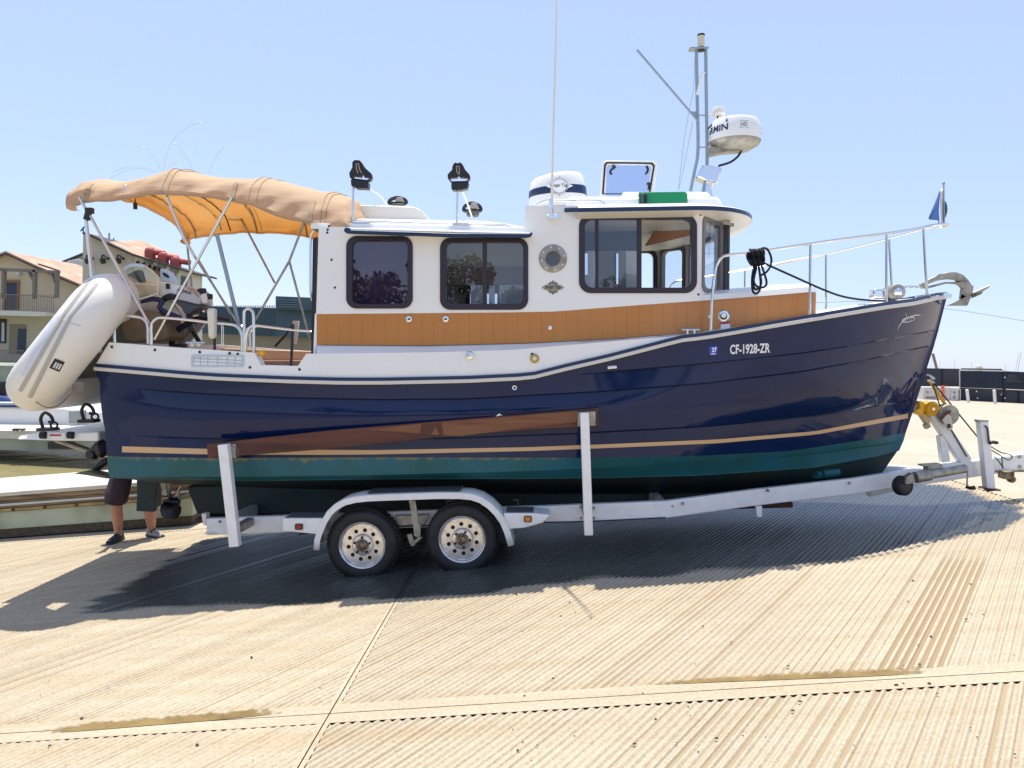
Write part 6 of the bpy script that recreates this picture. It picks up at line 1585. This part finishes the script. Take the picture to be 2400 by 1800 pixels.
# ================================================================ PERSON standing behind the stern
def person():
    base = Vector((P(320, 1278, 9.05).x, 9.05, zg(P(320, 1278, 9.05).x)))
    pr_ = thing('person', 'person in dark brown shorts and trainers standing behind the stern, upper body hidden', 'person', base)
    lf = P(278, 1270, 9.0); rf = P(362, 1262, 9.12)
    g = lambda p: zg(p.x)
    hip = Vector((P(313, 1100, 9.05).x, 9.1, base.z+.90))
    lk, rk = P(272, 1186, 8.98), P(350, 1192, 9.1)
    la, ra_ = P(278, 1262, 9.02), P(356, 1254, 9.14)
    chest = hip+Vector((-.02, .02, .42)); neck = hip+Vector((-.02, .0, .58)); head = hip+Vector((-.02, -.04, .76))
    lh, rh = hip+Vector((-.15, 0, -.05)), hip+Vector((.15, 0, -.05))
    vs, rs, es = [], [], []
    def add(p, r, par=None):
        vs.append(p); rs.append(r)
        if par is not None: es.append((par, len(vs)-1))
        return len(vs)-1
    P0 = add(hip, .135)
    sp = add(hip+Vector((-.01, .01, .2)), .125, P0); ch = add(chest, .145, sp); nk = add(neck, .06, ch); hd = add(head-Vector((0, 0, .06)), .07, nk); h2 = add(head, .095, hd); h3 = add(head+Vector((0, 0, .09)), .085, h2)
    for hh_, kk, aa in ((lh, lk, la), (rh, rk, ra_)):
        q = add(hh_, .09, P0); t_ = add(hh_.lerp(kk, .5), .085, q); k_ = add(kk, .066, t_); c_ = add(kk.lerp(aa, .33)+Vector((0, .015, 0)), .072, k_); d_ = add(kk.lerp(aa, .58)+Vector((0, .008, 0)), .056, c_); a_ = add(kk.lerp(aa, .83), .042, d_); f_ = add(aa, .042, a_)
        add(aa+Vector((.0, -.02, -.045)), .034, f_)
    for sgn in (-1, 1):
        s_ = add(chest+Vector((.13*sgn, 0, .08)), .065, ch); e_ = add(chest+Vector((.17*sgn, -.02, -.18)), .045, s_); w_ = add(chest+Vector((.12*sgn, -.24, -.20)), .032, e_)
        h_ = add(chest+Vector((.10*sgn, -.36, -.25)), .036, w_)
        for q in range(4): 
            f1 = add(chest+Vector((.10*sgn+(q-1.5)*.02, -.42-.005*q*(3-q), -.26)), .010, h_); add(chest+Vector((.10*sgn+(q-1.5)*.02, -.46-.006*q*(3-q), -.29)), .008, f1)
        t1 = add(chest+Vector((.10*sgn-.045*sgn, -.38, -.26)), .011, h_); add(chest+Vector((.10*sgn-.06*sgn, -.42, -.28)), .009, t1)
    me = bpy.data.meshes.new('body'); me.from_pydata([p-base for p in vs], es, [])
    o = bpy.data.objects.new('body', me); COL.objects.link(o); o.parent = pr_
    sk_ = o.modifiers.new('skin', 'SKIN'); sl_v = me.skin_vertices[0].data
    for i, r in enumerate(rs): sl_v[i].radius = (r, r); sl_v[i].use_root = (i == 0)
    sk_.use_smooth_shade = True
    ss = o.modifiers.new('sub', 'SUBSURF'); ss.levels = 2; ss.render_levels = 2
    me.materials.append(M['skin'])
    # face
    for dx in (-.035, .035):
        b = MB(); b.lathe([(0, -.012), (.012, 0), (0, .012)], head+Vector((dx, -.088, .03)), (0, 1, 0), 10); part('eye', b, 'white', o)
    b = MB(); b.lathe([(0, -.02), (.014, 0), (.010, .02), (0, .03)], head+Vector((0, -.10, 0)), (0, .3, 1), 8); part('nose', b, 'skin', o)
    b = MB(); b.tube([head+Vector((-.025, -.088, -.04)), head+Vector((0, -.094, -.043)), head+Vector((.025, -.088, -.04))], .006, 6); part('mouth', b, 'redpaint', o)
    b = MB(); b.lathe([(.105, .0), (.108, .06), (.09, .12), (.05, .16), (0, .17)], head+Vector((0, .02, .0)), (0, .1, 1), 20); part('hair', b, 'hair', pr_)
    # shorts: two open legs joined at the seat
    def ringp(c, rx, ry, n=20, wob=0.):
        return [c+Vector(((rx+wob*math.sin(3*t+c.x*9))*math.cos(t), (ry+wob*math.cos(4*t))*math.sin(t), .012*math.sin(2*t))) for t in [2*math.pi*k/n for k in range(n)]]
    b = MB()
    for hh_, kk, bx in ((lh, lk, 0), (rh, rk, 0)):
        kz = kk+Vector((0, 0, .04))
        b.grid([ringp(kz.lerp(hh_, -.02), .120, .105), ringp(kz, .134, .12, wob=.008), ringp(kz.lerp(hh_, .3), .138, .125, wob=.012), ringp(kz.lerp(hh_, .6), .132, .125, wob=.008), ringp(kz.lerp(hh_, 1.), .125, .125)], True)
    b.grid([ringp(hip+Vector((0, 0, -.06)), .21, .145), ringp(hip+Vector((0, 0, .06)), .19, .145), ringp(hip+Vector((0, 0, .14)), .165, .135)], True)
    so_ = part('shorts', b, 'shorts', pr_, ang=70); so_.modifiers.new('solid', 'SOLIDIFY').thickness = .006
    b = MB(); b.grid([ringp(hip+Vector((0, 0, .08)), .18, .145), ringp(hip+Vector((0, 0, .2)), .175, .15), ringp(chest, .20, .16), ringp(chest+Vector((0, 0, .12)), .17, .13), ringp(neck, .075, .07)], True); part('shirt', b, 'shirt', pr_, ang=70)
    # shoes
    for aa, toe, mtop in ((la, Vector((-.01, -.20, 0)), 'shoe'), (ra_, Vector((.19, -.10, 0)), 'shoegrey')):
        gz = g(aa); d = toe.normalized(); s_ = d.cross(Vector((0, 0, 1)))
        heel = Vector((aa.x, aa.y, gz))-d*.075
        prof = [(0, .028, .07), (.04, .040, .085), (.09, .044, .075), (.15, .046, .058), (.21, .048, .045), (.26, .038, .035), (.285, .015, .025)]
        rws_ = []
        for l, w, h in prof:
            c = heel+d*l
            rws_.append([c+s_*w+Vector((0, 0, .022)), c+s_*w*.95+Vector((0, 0, .022+h*.45)), c+s_*w*.5+Vector((0, 0, .022+h)), c-s_*w*.5+Vector((0, 0, .022+h)), c-s_*w*.95+Vector((0, 0, .022+h*.45)), c-s_*w+Vector((0, 0, .022))])
        b = MB(); b.grid(rws_, True); b.f += [(5, 4, 3, 2, 1, 0)]
        sh_ = part('shoe', b, mtop, pr_, ang=60)
        b = MB(); b.grid([[p for p in (heel+d*(l*1.03-.004)+s_*(w+.006)+Vector((0, 0, .002)), heel+d*(l*1.03-.004)+s_*(w+.006)+Vector((0, 0, .026)), heel+d*(l*1.03-.004)-s_*(w+.006)+Vector((0, 0, .026)), heel+d*(l*1.03-.004)-s_*(w+.006)+Vector((0, 0, .002)))] for l, w, h in prof], True); b.f += [(3, 2, 1, 0), (24, 25, 26, 27)]
        part('sole', b, 'shoe', sh_)
        b = MB(); c = heel+d*.12; b.tube([c+s_*.045+Vector((0, 0, .06)), c+Vector((0, 0, .10)), c-s_*.045+Vector((0, 0, .06))], .01, 6); part('strap', b, 'shoe', sh_)
person()

# ================================================================ BOARDING FLOAT beside the ramp
fx0, fx1, fy0, fy1 = -15., P(452, 1200, 9.62).x, 9.62, 11.25
bf = thing('boarding_float', 'weathered boarding float with pale green side lying along the ramp edge', 'float', (-7, 10.4, zg(-7)))
def along(z0, z1, y0, y1, xe=0., mm='barge', nm='side', bev=.0):
    b = MB(); a, c = fx0, fx1+xe
    b.hexa([Vector((x, y, zg(x)+z)) for z in (z0, z1) for x, y in ((a, y0), (c, y0), (c, y1), (a, y1))])
    return part(nm, b, mm, bf, bevel=bev)
along(.02, .13, fy0+.03, fy1, -.03, 'base', 'bottom'); along(.13, .36, fy0+.01, fy1, -.01, 'barge', 'side', .01)
along(.365, .40, fy0-.02, fy1, .0, mat('rust stained strip', (.42, .30, .13), .8, var=.4, vscale=4), 'rubbing_strip', .006)
along(.405, .50, fy0+.0, fy1, -.02, 'bargewood', 'waler', .006); along(.44, .465, fy0-.012, fy0-.002, -.04, mat('worn white strip', (.52, .54, .54), .6), 'white_strip')
along(.505, .56, fy0-.02, fy1, .0, 'bargewood', 'waler', .006); along(.565, .62, fy0-.03, fy1+.02, .01, 'floatdeck', 'deck', .008)
for k in range(16):
    x = fx1-.25-k*.42; b = MB(); b.lathe([(0, .02), (.018, .018), (.02, 0)], Vector((x, fy0-.02, zg(x)+.383)), (0, -1, 0), 8); part('bolt', b, 'rust', bf)
b = MB(); b.slab([(425, 1162), (452, 1163), (459, 1178), (440, 1190), (424, 1196)], fy0+.2, fy0+.6); part('bumper', b, 'floatdeck', bf, bevel=.04)

# ================================================================ FAR SHORE (true-level frame)
sea = MB(); sea.slabw([(-700, 842), (262, 862), (262, 985), (-700, 1060)], 36, 75); part('seawall', sea, 'dockfascia', None, kind='structure', world=True)
ha_ = thing('apartment_house', 'tan stucco house with clay tiled gable and a timber balcony on the far shore', 'house', PW(60, 857, 44), world=True)
def hp_(name, pts, y0, y1, m, par, bevel=0.):
    b = MB(); b.slabw(pts, y0, y1); return part(name, b, m, par, bevel=bevel)
yA = 44.
hp_('wall', [(-160, 655), (13, 594), (96, 632), (178, 668), (180, 866), (-160, 858)], yA, 50, 'stucco', ha_)
rf = hp_('roof', [(-170, 656), (13, 588), (98, 628), (186, 665), (182, 670), (96, 633.5), (13, 594), (-170, 662)], yA-.5, 50.5, 'tiles', ha_)
hp_('verge', [(-170, 660), (13, 592), (97, 631.5), (183, 668), (182, 671), (96, 635), (13, 596), (-170, 665)], yA-.56, yA-.5, 'darkroof', rf)
hp_('beam', [(-160, 620), (98, 632), (134, 634), (134, 640), (98, 638), (-160, 628)], yA-1.7, yA-1.4, 'bpost', ha_)
for u in (6, 79, 131):
    hp_('post', [(u-3, 632), (u+3, 632), (u+1.5, 700 if u < 120 else 697), (u-4, 700 if u < 120 else 697)], yA-1.7, yA-1.45, 'bpost', ha_)
for pts in ([(60, 634), (66, 634), (78, 656), (76, 660)], [(115, 640), (120, 640), (130, 660), (128, 664)]): hp_('bracket', pts, yA-1.7, yA-1.5, 'bpost', ha_)
hp_('balcony', [(-160, 722), (76, 730), (108, 733), (108, 740), (76, 741), (-160, 735)], yA-1.8, yA, 'stuccolight', ha_)
rl_ = MB(); rl_.slabw([(-160, 684), (78, 691), (78, 693), (-160, 686.5)], yA-1.75, yA-1.68); rl_.slabw([(78, 691), (131, 697), (131, 699), (78, 693)], yA-1.75, yA-1.68)
for u in range(-10, 130, 5): rl_.slabw([(u, 690), (u+.8, 690), (u+.8, 730), (u, 730)], yA-1.72, yA-1.70)
part('railing', rl_, 'bpost', ha_)
d_ = hp_('door', [(14, 662), (40, 663), (38, 726), (11, 726)], yA-.06, yA, 'door', ha_)
for pts in ([(9, 655), (44, 657), (44, 662), (9, 660)], [(9, 660), (14, 661), (11, 727), (6, 727)], [(40, 662), (44, 662), (42, 727), (38, 727)]): hp_('frame', pts, yA-.1, yA-.02, 'doorwood', d_)
hp_('lamp', [(36, 637), (45, 637), (45, 645), (36, 645)], yA-.3, yA-.1, 'aircon', ha_)
w_ = hp_('window', [(-8, 747), (13, 748), (12, 804), (-8, 803)], yA-.1, yA-.02, 'darkroof', ha_); hp_('pane', [(4, 756), (10, 756), (10, 800), (3, 800)], yA-.12, yA-.1, mat('pale blind', (.5, .55, .58), .4), w_)
po_ = hp_('porch', [(22, 759), (61, 761), (60, 830), (20, 829)], yA-.04, yA-.01, mat('shaded porch', (.30, .25, .18), .9), ha_); hp_('door', [(42, 770), (60, 771), (58, 830), (40, 829)], yA-.08, yA-.03, 'door', po_)
rl_ = MB(); rl_.slabw([(-160, 815), (56, 821), (56, 823), (-160, 818)], yA-2.5, yA-2.45); rl_.slabw([(-160, 843), (56, 850), (56, 852), (-160, 846)], yA-2.5, yA-2.45)
for u in range(-30, 56, 4): rl_.slabw([(u, 820), (u+.8, 820), (u+.5, 850), (u-.3, 850)], yA-2.49, yA-2.46)
part('railing', rl_, 'bpost', ha_)
hp_('roof_edge', [(88, 617), (130, 631), (130, 634), (88, 620)], yA-.7, yA-.4, 'darkroof', rf)
# low rear building with air conditioners
rb_ = thing('rear_building', 'low rear building with air conditioning units between the two tan houses', 'building', PW(150, 660, 53), world=True)
hp_('wall', [(118, 626), (194, 596), (196, 780), (118, 780)], 53, 58, 'stucco2', rb_); hp_('roof', [(112, 625), (196, 591), (196, 595), (112, 629)], 52.7, 58.5, 'darkroof', rb_)
for pts in ([(155, 612), (183, 606), (184, 628), (156, 632)], [(160, 628), (175, 628), (175, 645), (160, 645)]): hp_('air_conditioner', pts, 52, 53, 'aircon', rb_, .05)
hp_('opening', [(184, 610), (192, 606), (192, 660), (170, 655), (168, 640), (184, 640)], 52.9, 53, 'black', rb_)
# tall house with red vents
yB = 41.
hb_ = thing('tall_house', 'grey tan stucco building with sloping roof carrying three red vent cowls', 'house', PW(300, 780, yB), world=True)
hp_('wall', [(195, 546), (208, 551), (311, 599), (311, 850), (190, 850)], yB, 42.3, 'stucco2', hb_)
hp_('wing', [(311, 599), (368, 616), (452, 641), (452, 850), (311, 850)], yB+.05, 42.2, 'stuccolight', hb_)
rf = hp_('roof', [(193, 543), (208, 547), (311, 595), (368, 612), (455, 639), (455, 643), (368, 616.5), (311, 600), (207, 552.5), (193, 548)], yB-.4, 43.5, 'darkroof', hb_)
b = MB(); f0 = [PW(u, v, yB-.2) for u, v in ((248, 567), (290, 585), (311, 594), (349, 606))]; f1 = [p+Vector((.0, 3.6, .62)) for p in f0]
b.grid([f0, f1]); b.grid([[p-Vector((0, 0, .12)) for p in f0], [p-Vector((0, 0, .12)) for p in f1]]); part('tile_slope', b, 'tiles', rf)
hp_('window', [(424, 646), (438, 650), (436, 672), (423, 668)], yB-.02, yB+.04, 'winglass', hb_); hp_('window', [(403, 641), (412, 643), (412, 652), (404, 650)], yB-.02, yB+.04, 'winglass', hb_)
hp_('shutter', [(350, 627), (374, 633), (373, 650), (362, 642)], yB-.05, yB+.04, mat('brown shutter', (.22, .12, .07), .8), hb_)
for u in (320, 334, 348, 360, 371): hp_('bracket', [(u, 611+(u-320)*.3), (u+2, 611+(u-320)*.3), (u-1, 620+(u-320)*.3), (u-3, 620+(u-320)*.3)], yB-.25, yB, 'black', hb_)
for u, v in ((352, 593), (383, 604), (412, 614)):
    c = PW(u, v, yB+.2); r = 12.5/F*yB
    b = MB(); b.lathe([(r*.2, -.5), (r*1.0, -.42), (r*1.0, -.12), (r*1.02, .05), (r*.9, .2), (r*.55, .29), (0, .32)], c, (0, 0, 1), 22); b.tube([c+Vector((0, .0, .08)), c+Vector((.78, 0, .0))], r*.55, 14)
    vc = part('vent_cowl', b, 'vent', hb_, ang=50); b = MB(); b.lathe([(r*1.06, -.62), (r*1.06, -.36), (r*.9, -.34)], c, (0, 0, 1), 22); part('collar', b, mat('vent collar', (.20, .22, .21), .6), vc)
for u in (204, 240, 276):
    b = MB(); b.tube([PW(u, 598, yB-.05), PW(u-2, 606, yB-.3)], .04, 6); b.tube([PW(u+3, 598, yB-.05), PW(u+11, 605, yB-.3)], .03, 6); b.lathe([(0, -.18), (.13, -.14), (.16, .1), (0, .12)], PW(u+1, 611, yB-.35), (0, -.4, 1), 12); b.lathe([(0, -.09), (.1, 0), (0, .09)], PW(u+13, 606, yB-.35), (0, 0, 1), 10); part('wall_lamp', b, 'black', hb_)
b = MB(); b.tube([PW(256, 566, 43), PW(256, 546, 43)], .05, 6); b.tube([PW(265, 568, 43), PW(267, 558, 43)], .04, 6); part('flue', b, 'mastpaint', hb_)
b = MB(); b.lathe([(0, 0), (.12, .02), (.2, .08)], PW(196, 538, yB), (-.7, -.4, .5), 14); b.tube([PW(196, 546, yB), PW(196, 539, yB)], .03, 6); part('satellite_dish', b, 'black', hb_)
# blue grey clad wall seen across the cockpit
cw = thing('clad_wall', 'blue grey metal clad wall with louvred box behind the cockpit', 'wall', PW(600, 800, 55), world=True)
hp_('cladding', [(470, 717), (643, 722), (760, 725), (760, 793), (470, 781)], 55, 55.4, 'clad', cw)
hp_('louvre_box', [(646, 694), (745, 698), (745, 728), (646, 724)], 54.5, 57, 'clad', cw)
for k in range(4): hp_('slat', [(658, 702+k*5), (696, 703.5+k*5), (696, 705+k*5), (658, 703.5+k*5)], 54.4, 54.5, mat('pale slat', (.15, .22, .25), .5), cw)
rng = random.Random(5)
for k in range(40):
    u = 486+k*4.0; hp_('rib', [(u, 716), (u+1.2, 716), (u+1.2, 782+(u-486)*.045), (u, 782+(u-486)*.045)], 54.93, 55, mat('cladding rib', (.085, .14, .17), .6) if k == 0 else bpy.data.materials['cladding rib'], cw)
sea = MB(); sea.slabw([(380, 775), (800, 795), (800, 900), (380, 880)], 55.5, 60); part('quay_wall', sea, mat('tan quay concrete', (.36, .30, .21), .9, var=.15, vscale=.5), None, kind='structure', world=True)
# moored white boat and dock at the left edge
mb_ = thing('moored_boat', 'white moored motorboat with blue cover partly hidden behind the dinghy', 'boat', PW(40, 1003, 17), world=True)
f = [(-260, 952), (20, 953), (150, 956), (252, 966), (246, 988), (200, 1000), (60, 1006), (-260, 1000)]
b = MB(); b.slabw(f, 16.6, 18.4); part('hull', b, 'white', mb_, bevel=.08)
hp_('rub_strip', [(-260, 948), (36, 950), (140, 953), (140, 955), (-260, 952.5)], 16.5, 16.6, 'navytrim', mb_)
hp_('sheer', [(-260, 940), (34, 943), (120, 950), (120, 953), (-260, 951)], 16.62, 18.2, 'white', mb_, .02)
hp_('cover', [(-260, 915), (-60, 920), (18, 931), (30, 944), (-260, 942)], 16.8, 18, 'awning', mb_, .05)
hp_('locker', [(160, 963), (184, 962), (183, 990), (160, 992)], 16.3, 16.6, mat('grey dock box', (.30, .31, .31), .7), mb_, .02)
for k in range(3):
    b = MB(); b.tube(cat([PW(-10+k*9, 930, 17), PW(-6+k*9, 905-4*k, 17), PW(2+k*6, 900, 17), PW(8+k*4, 925, 17)], 4), .04, 6); part('rack_bar', b, 'black', mb_)
dk = thing('floating_dock', 'white topped floating dock with algae stained side on the green water', 'dock', PW(60, 1035, 15), world=True)
hp_('deck', [(-260, 1006), (60, 1010), (250, 1007), (250, 1024), (100, 1030), (-260, 1022)], 15.2, 16.4, 'floatdeck', dk)
hp_('side', [(-260, 1022), (100, 1029), (300, 1024), (300, 1050), (100, 1056), (-260, 1049)], 15.25, 17.5, 'dockfascia', dk)
for u in (28, 36, 48): hp_('cleat', [(u, 1005), (u+5, 1005), (u+4, 1010), (u+1, 1010)], 15.1, 15.2, 'black', dk)
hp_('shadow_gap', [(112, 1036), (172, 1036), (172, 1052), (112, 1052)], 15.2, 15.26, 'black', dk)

# ---- right background
def ZB(x, y): return (2150+x/8.848, 780+y/8.848)
yF = 35.
fe_ = thing('screen_fence', 'chain link fence hung with dark windscreen cloth across the lot', 'fence', PW(2300, 948, yF), world=True)
def fp(name, pts, m, y=yF, th=.03, par=None): return hp_(name, [ZB(*q) for q in pts], y, y+th, m, par or fe_)
fp('faded_screen', [(-2300, 690), (200, 735), (875, 745), (875, 1115), (150, 1110), (-2300, 1060)], 'screen2')
fp('dark_screen', [(885, 785), (1815, 800), (1815, 1165), (885, 1135)], 'screen'); fp('lower_screen', [(885, 1138), (1800, 1170), (1800, 1500), (870, 1475)], 'screen2', yF+.02)
fp('dark_screen', [(1840, 795), (9000, 1145), (9000, 1515), (1840, 1165)], 'screen'); fp('lower_screen', [(1840, 1175), (9000, 1525), (9000, 1855), (1840, 1505)], 'screen2', yF+.02)
fp('torn_patch', [(1875, 860), (2030, 865), (2090, 950), (2210, 1040), (2140, 1040), (1840, 1025)], 'screen2', yF-.03)
for pts in ([(870, 760), (890, 760), (890, 1140), (872, 1140)], [(880, 757), (1830, 775), (1830, 795), (880, 780)]): fp('frame_pipe', pts, mat('pale pipe', (.5, .5, .48), .5), yF-.05, .05)
for pts in ([(1785, 800), (1840, 800), (1830, 1505), (1790, 1505)], [(2100, 1190), (2140, 1190), (2130, 1510), (2105, 1510)], [(515, 745), (535, 745), (530, 1100), (515, 1100)], [(880, 1150), (940, 1150), (930, 1480), (870, 1480)]): fp('post', pts, 'screen', yF-.04, .05)
fp('top_rail', [(930, 735), (1760, 748), (1760, 775), (930, 757)], 'rust', yF+.1, .1)
for k in range(9): fp('tie', [(1690+rng.uniform(0, 90), 1230+k*18), (1700+rng.uniform(0, 90), 1230+k*18), (1700+rng.uniform(0, 80), 1240+k*18)], 'paper', yF-.02, .01) if k < 5 else None
for x, y in ((1230, 1215), (1250, 1355), (1820, 925), (1820, 1355)): fp('tie', [(x-12, y-12), (x+12, y-12), (x+12, y+12), (x-12, y+12)], 'paper', yF-.06, .02)
# white water barrier
wb = thing('water_barrier', 'white plastic traffic barrier standing against the faded fence screen', 'barrier', PW(2205, 946, 34), world=True)
b = MB(); b.slabw([ZB(*q) for q in [(140, 1125), (610, 1125), (870, 1140), (910, 1180), (905, 1380), (870, 1440), (860, 1490), (100, 1470)]], 34, 34.5); part('body', b, 'barrier', wb, bevel=.03)
for x0, x1 in ((600, 610), (690, 700), (780, 790), (180, 188)): fp('slot', [(x0, 1180), (x1, 1180), (x1, 1440), (x0, 1440)], 'aircon', 33.97, .03, wb)
for x, y in ((220, 1230), (770, 1240), (770, 1335)): fp('port', [(x-20, y-12), (x+20, y-12), (x+20, y+12), (x-20, y+12)], 'bpost', 33.97, .03, wb)
for k in range(4): fp('forklift_hole', [(195+k*52, 1325), (228+k*52, 1325), (228+k*52, 1352), (195+k*52, 1352)], 'bpost', 33.97, .03, wb)
fp('side_handle', [(870, 1180), (890, 1190), (885, 1390), (870, 1400)], 'bpost', 33.96, .04, wb)
od = thing('delineator', 'orange delineator post in front of the white plastic barrier', 'delineator', PW(2211, 945, 33.5), world=True)
for k in range(4): fp('post', [(518+k*3, 1095+k*92), (565+k*3, 1095+k*92), (567+k*3, 1170+k*92), (520+k*3, 1170+k*92)], 'orange', 33.5, .12, od)
fp('core', [(527, 1095), (556, 1095), (566, 1470), (537, 1470)], 'barrier', 33.52, .08, od); fp('foot', [(515, 1455), (580, 1455), (580, 1475), (515, 1475)], 'rubber', 33.4, .3, od)
for lab, q in (('white steel bollard before the fence, beside the barrier end', [(1012, 1180), (1045, 1180), (1080, 1490), (1050, 1490)]), ('white steel bollard before the fence, in front of the fence post', [(1575, 1190), (1612, 1190), (1635, 1530), (1600, 1530)])):
    u, v = ZB((q[2][0]+q[3][0])/2, q[2][1]); bo_ = thing('bollard', lab, 'bollard', PW(u, v, 33), 'bollards before the fence', world=True)
    a, c = PW(*ZB((q[0][0]+q[1][0])/2, q[0][1]), 33), PW(u, v, 33); b = MB(); b.tube([c, a, a+Vector((0, 0, .02))], [.06, .06, .03], 12); part('post', b, 'bollard', bo_)
    b = MB(); b.tube([c-Vector((0, 0, .02)), c+Vector((0, 0, .04))], .09, 12); part('base', b, 'rust', bo_)
for i, (x, y, w, wh) in enumerate(((295, 500, 6, 'nearest the bow'), (478, 570, 6, 'second from the bow'), (782, 545, 9, 'above the corner of the dark screen'), (1132, 620, 8, 'above the middle of the dark screen'), (1825, 670, 9, 'above the fence post'), (2105, 420, 9, 'left of the tall pair by the right edge'), (2155, 400, 13, 'right of the tall pair by the right edge'))):
    u, v = ZB(x, y); p = PW(u, v, 150); q = Vector((p.x-(.6 if i > 4 else 0), 150, LOTZ)); b = MB(); b.tube([q, p], w/8.848/F*150*.5, 6)
    part('yacht_mast', b, mat('hazy mast', (.55, .58, .60), .6), None, label='distant pale yacht mast beyond the fence, '+wh, cat_='mast', group='yacht masts beyond the fence', world=True, base=q)
p, q = PW(*ZB(320, 430), 60), PW(*ZB(470, 1010), 60); b = MB(); b.tube([Vector((q.x+.3, 60, LOTZ)), q, p], .10, 6); part('leaning_pole', b, 'bpost', None, label='dark leaning pole behind the fence next to the navy bow', cat_='pole', world=True, base=Vector((q.x+.3, 60, LOTZ)))
u, v = ZB(1265, 715); c = PW(u, v, 70); b = MB(); b.lathe([(.36, -6), (.36, -.12), (.27, .12), (0, .22)], c, (0, 0, 1), 12); part('hut', b, 'stuccolight', None, label='tan domed roof showing just above the dark fence screen', cat_='hut', world=True, base=Vector((c.x, c.y, LOTZ)))
b = MB(); b.tube(cat([PW(1600, 716, 90), PW(1926, 709, 90), PW(2010, 707, 90), PW(2219, 724, 90), PW(2400, 752, 90), PW(2700, 800, 90)], 6), .03, 5); part('power_cable', b, 'wire', None, label='thin overhead cable crossing the sky behind the bow', cat_='cable', world=True, base=PW(2219, 724, 90))
# ---- bank with trees behind the photographer (seen mirrored in the windows and hull)
b = MB(); b.grid([[(x, y, z) for y, z in ((-38, -2), (-41, 1.2), (-90, 1.5))] for x in (-80, -20, 40)]); part('bank', b, mat('dry grass bank', (.16, .13, .06), .95, var=.3, vscale=.5), None, kind='structure', world=True)
def tree(x, y, h, w, seed, lab):
    rn = random.Random(seed); t = thing('tree', lab, 'tree', (x, y, 1.2), 'trees on the bank', world=True)
    b = MB(); b.tube(cat([Vector((x, y, 1.1)), Vector((x+.2, y, 1.2+h*.3)), Vector((x, y+.1, 1.2+h*.7))], 4), [.28, .26, .25, .24, .22, .18, .14, .1, .06], 8)
    for k in range(5):
        a = rn.uniform(0, 6.28); z = 1.2+h*rn.uniform(.3, .6); b.tube([Vector((x+.1, y, z)), Vector((x+w*.6*math.cos(a), y+w*.6*math.sin(a), z+h*.2))], [.1, .03], 6)
    part('trunk', b, 'bark', t)
    b = MB()
    cl = [(Vector((x+rn.gauss(0, w*.38), y+rn.gauss(0, w*.38), 1.2+h*(.45+.5*rn.random()**.8))), rn.uniform(.5, 1.0)*w*.36) for _ in range(16)]
    for c, r in cl:
        for _ in range(110):
            d = Vector((rn.gauss(0, 1), rn.gauss(0, 1), rn.gauss(0, .8))).normalized()*r*rn.uniform(.55, 1.05); p = c+d
            e1 = Vector((rn.gauss(0, 1), rn.gauss(0, 1), rn.gauss(0, 1))).normalized()*.22; e2 = e1.cross(Vector((rn.gauss(0, 1), rn.gauss(0, 1), rn.gauss(0, 1)))).normalized()*.12
            b.add([p-e1, p-e2, p+e1, p+e2], [(0, 1, 2, 3)])
    part('crown', b, 'leaf', t, weld=False)
tree(-17.5, -46, 8.5, 3.6, 1, 'broad green tree at the water end of the bank behind the ramp'); tree(-12.5, -44, 6.0, 3.2, 2, 'round green tree in the middle of the bank behind the ramp')
tree(-6.5, -46, 7.5, 4.0, 3, 'large green tree near the middle of the bank behind the ramp'); tree(-1.5, -45, 5.2, 3.0, 4, 'small green tree uphill on the bank behind the ramp'); tree(7, -47, 7.0, 4.0, 5, 'tall green tree at the top end of the bank behind the ramp')
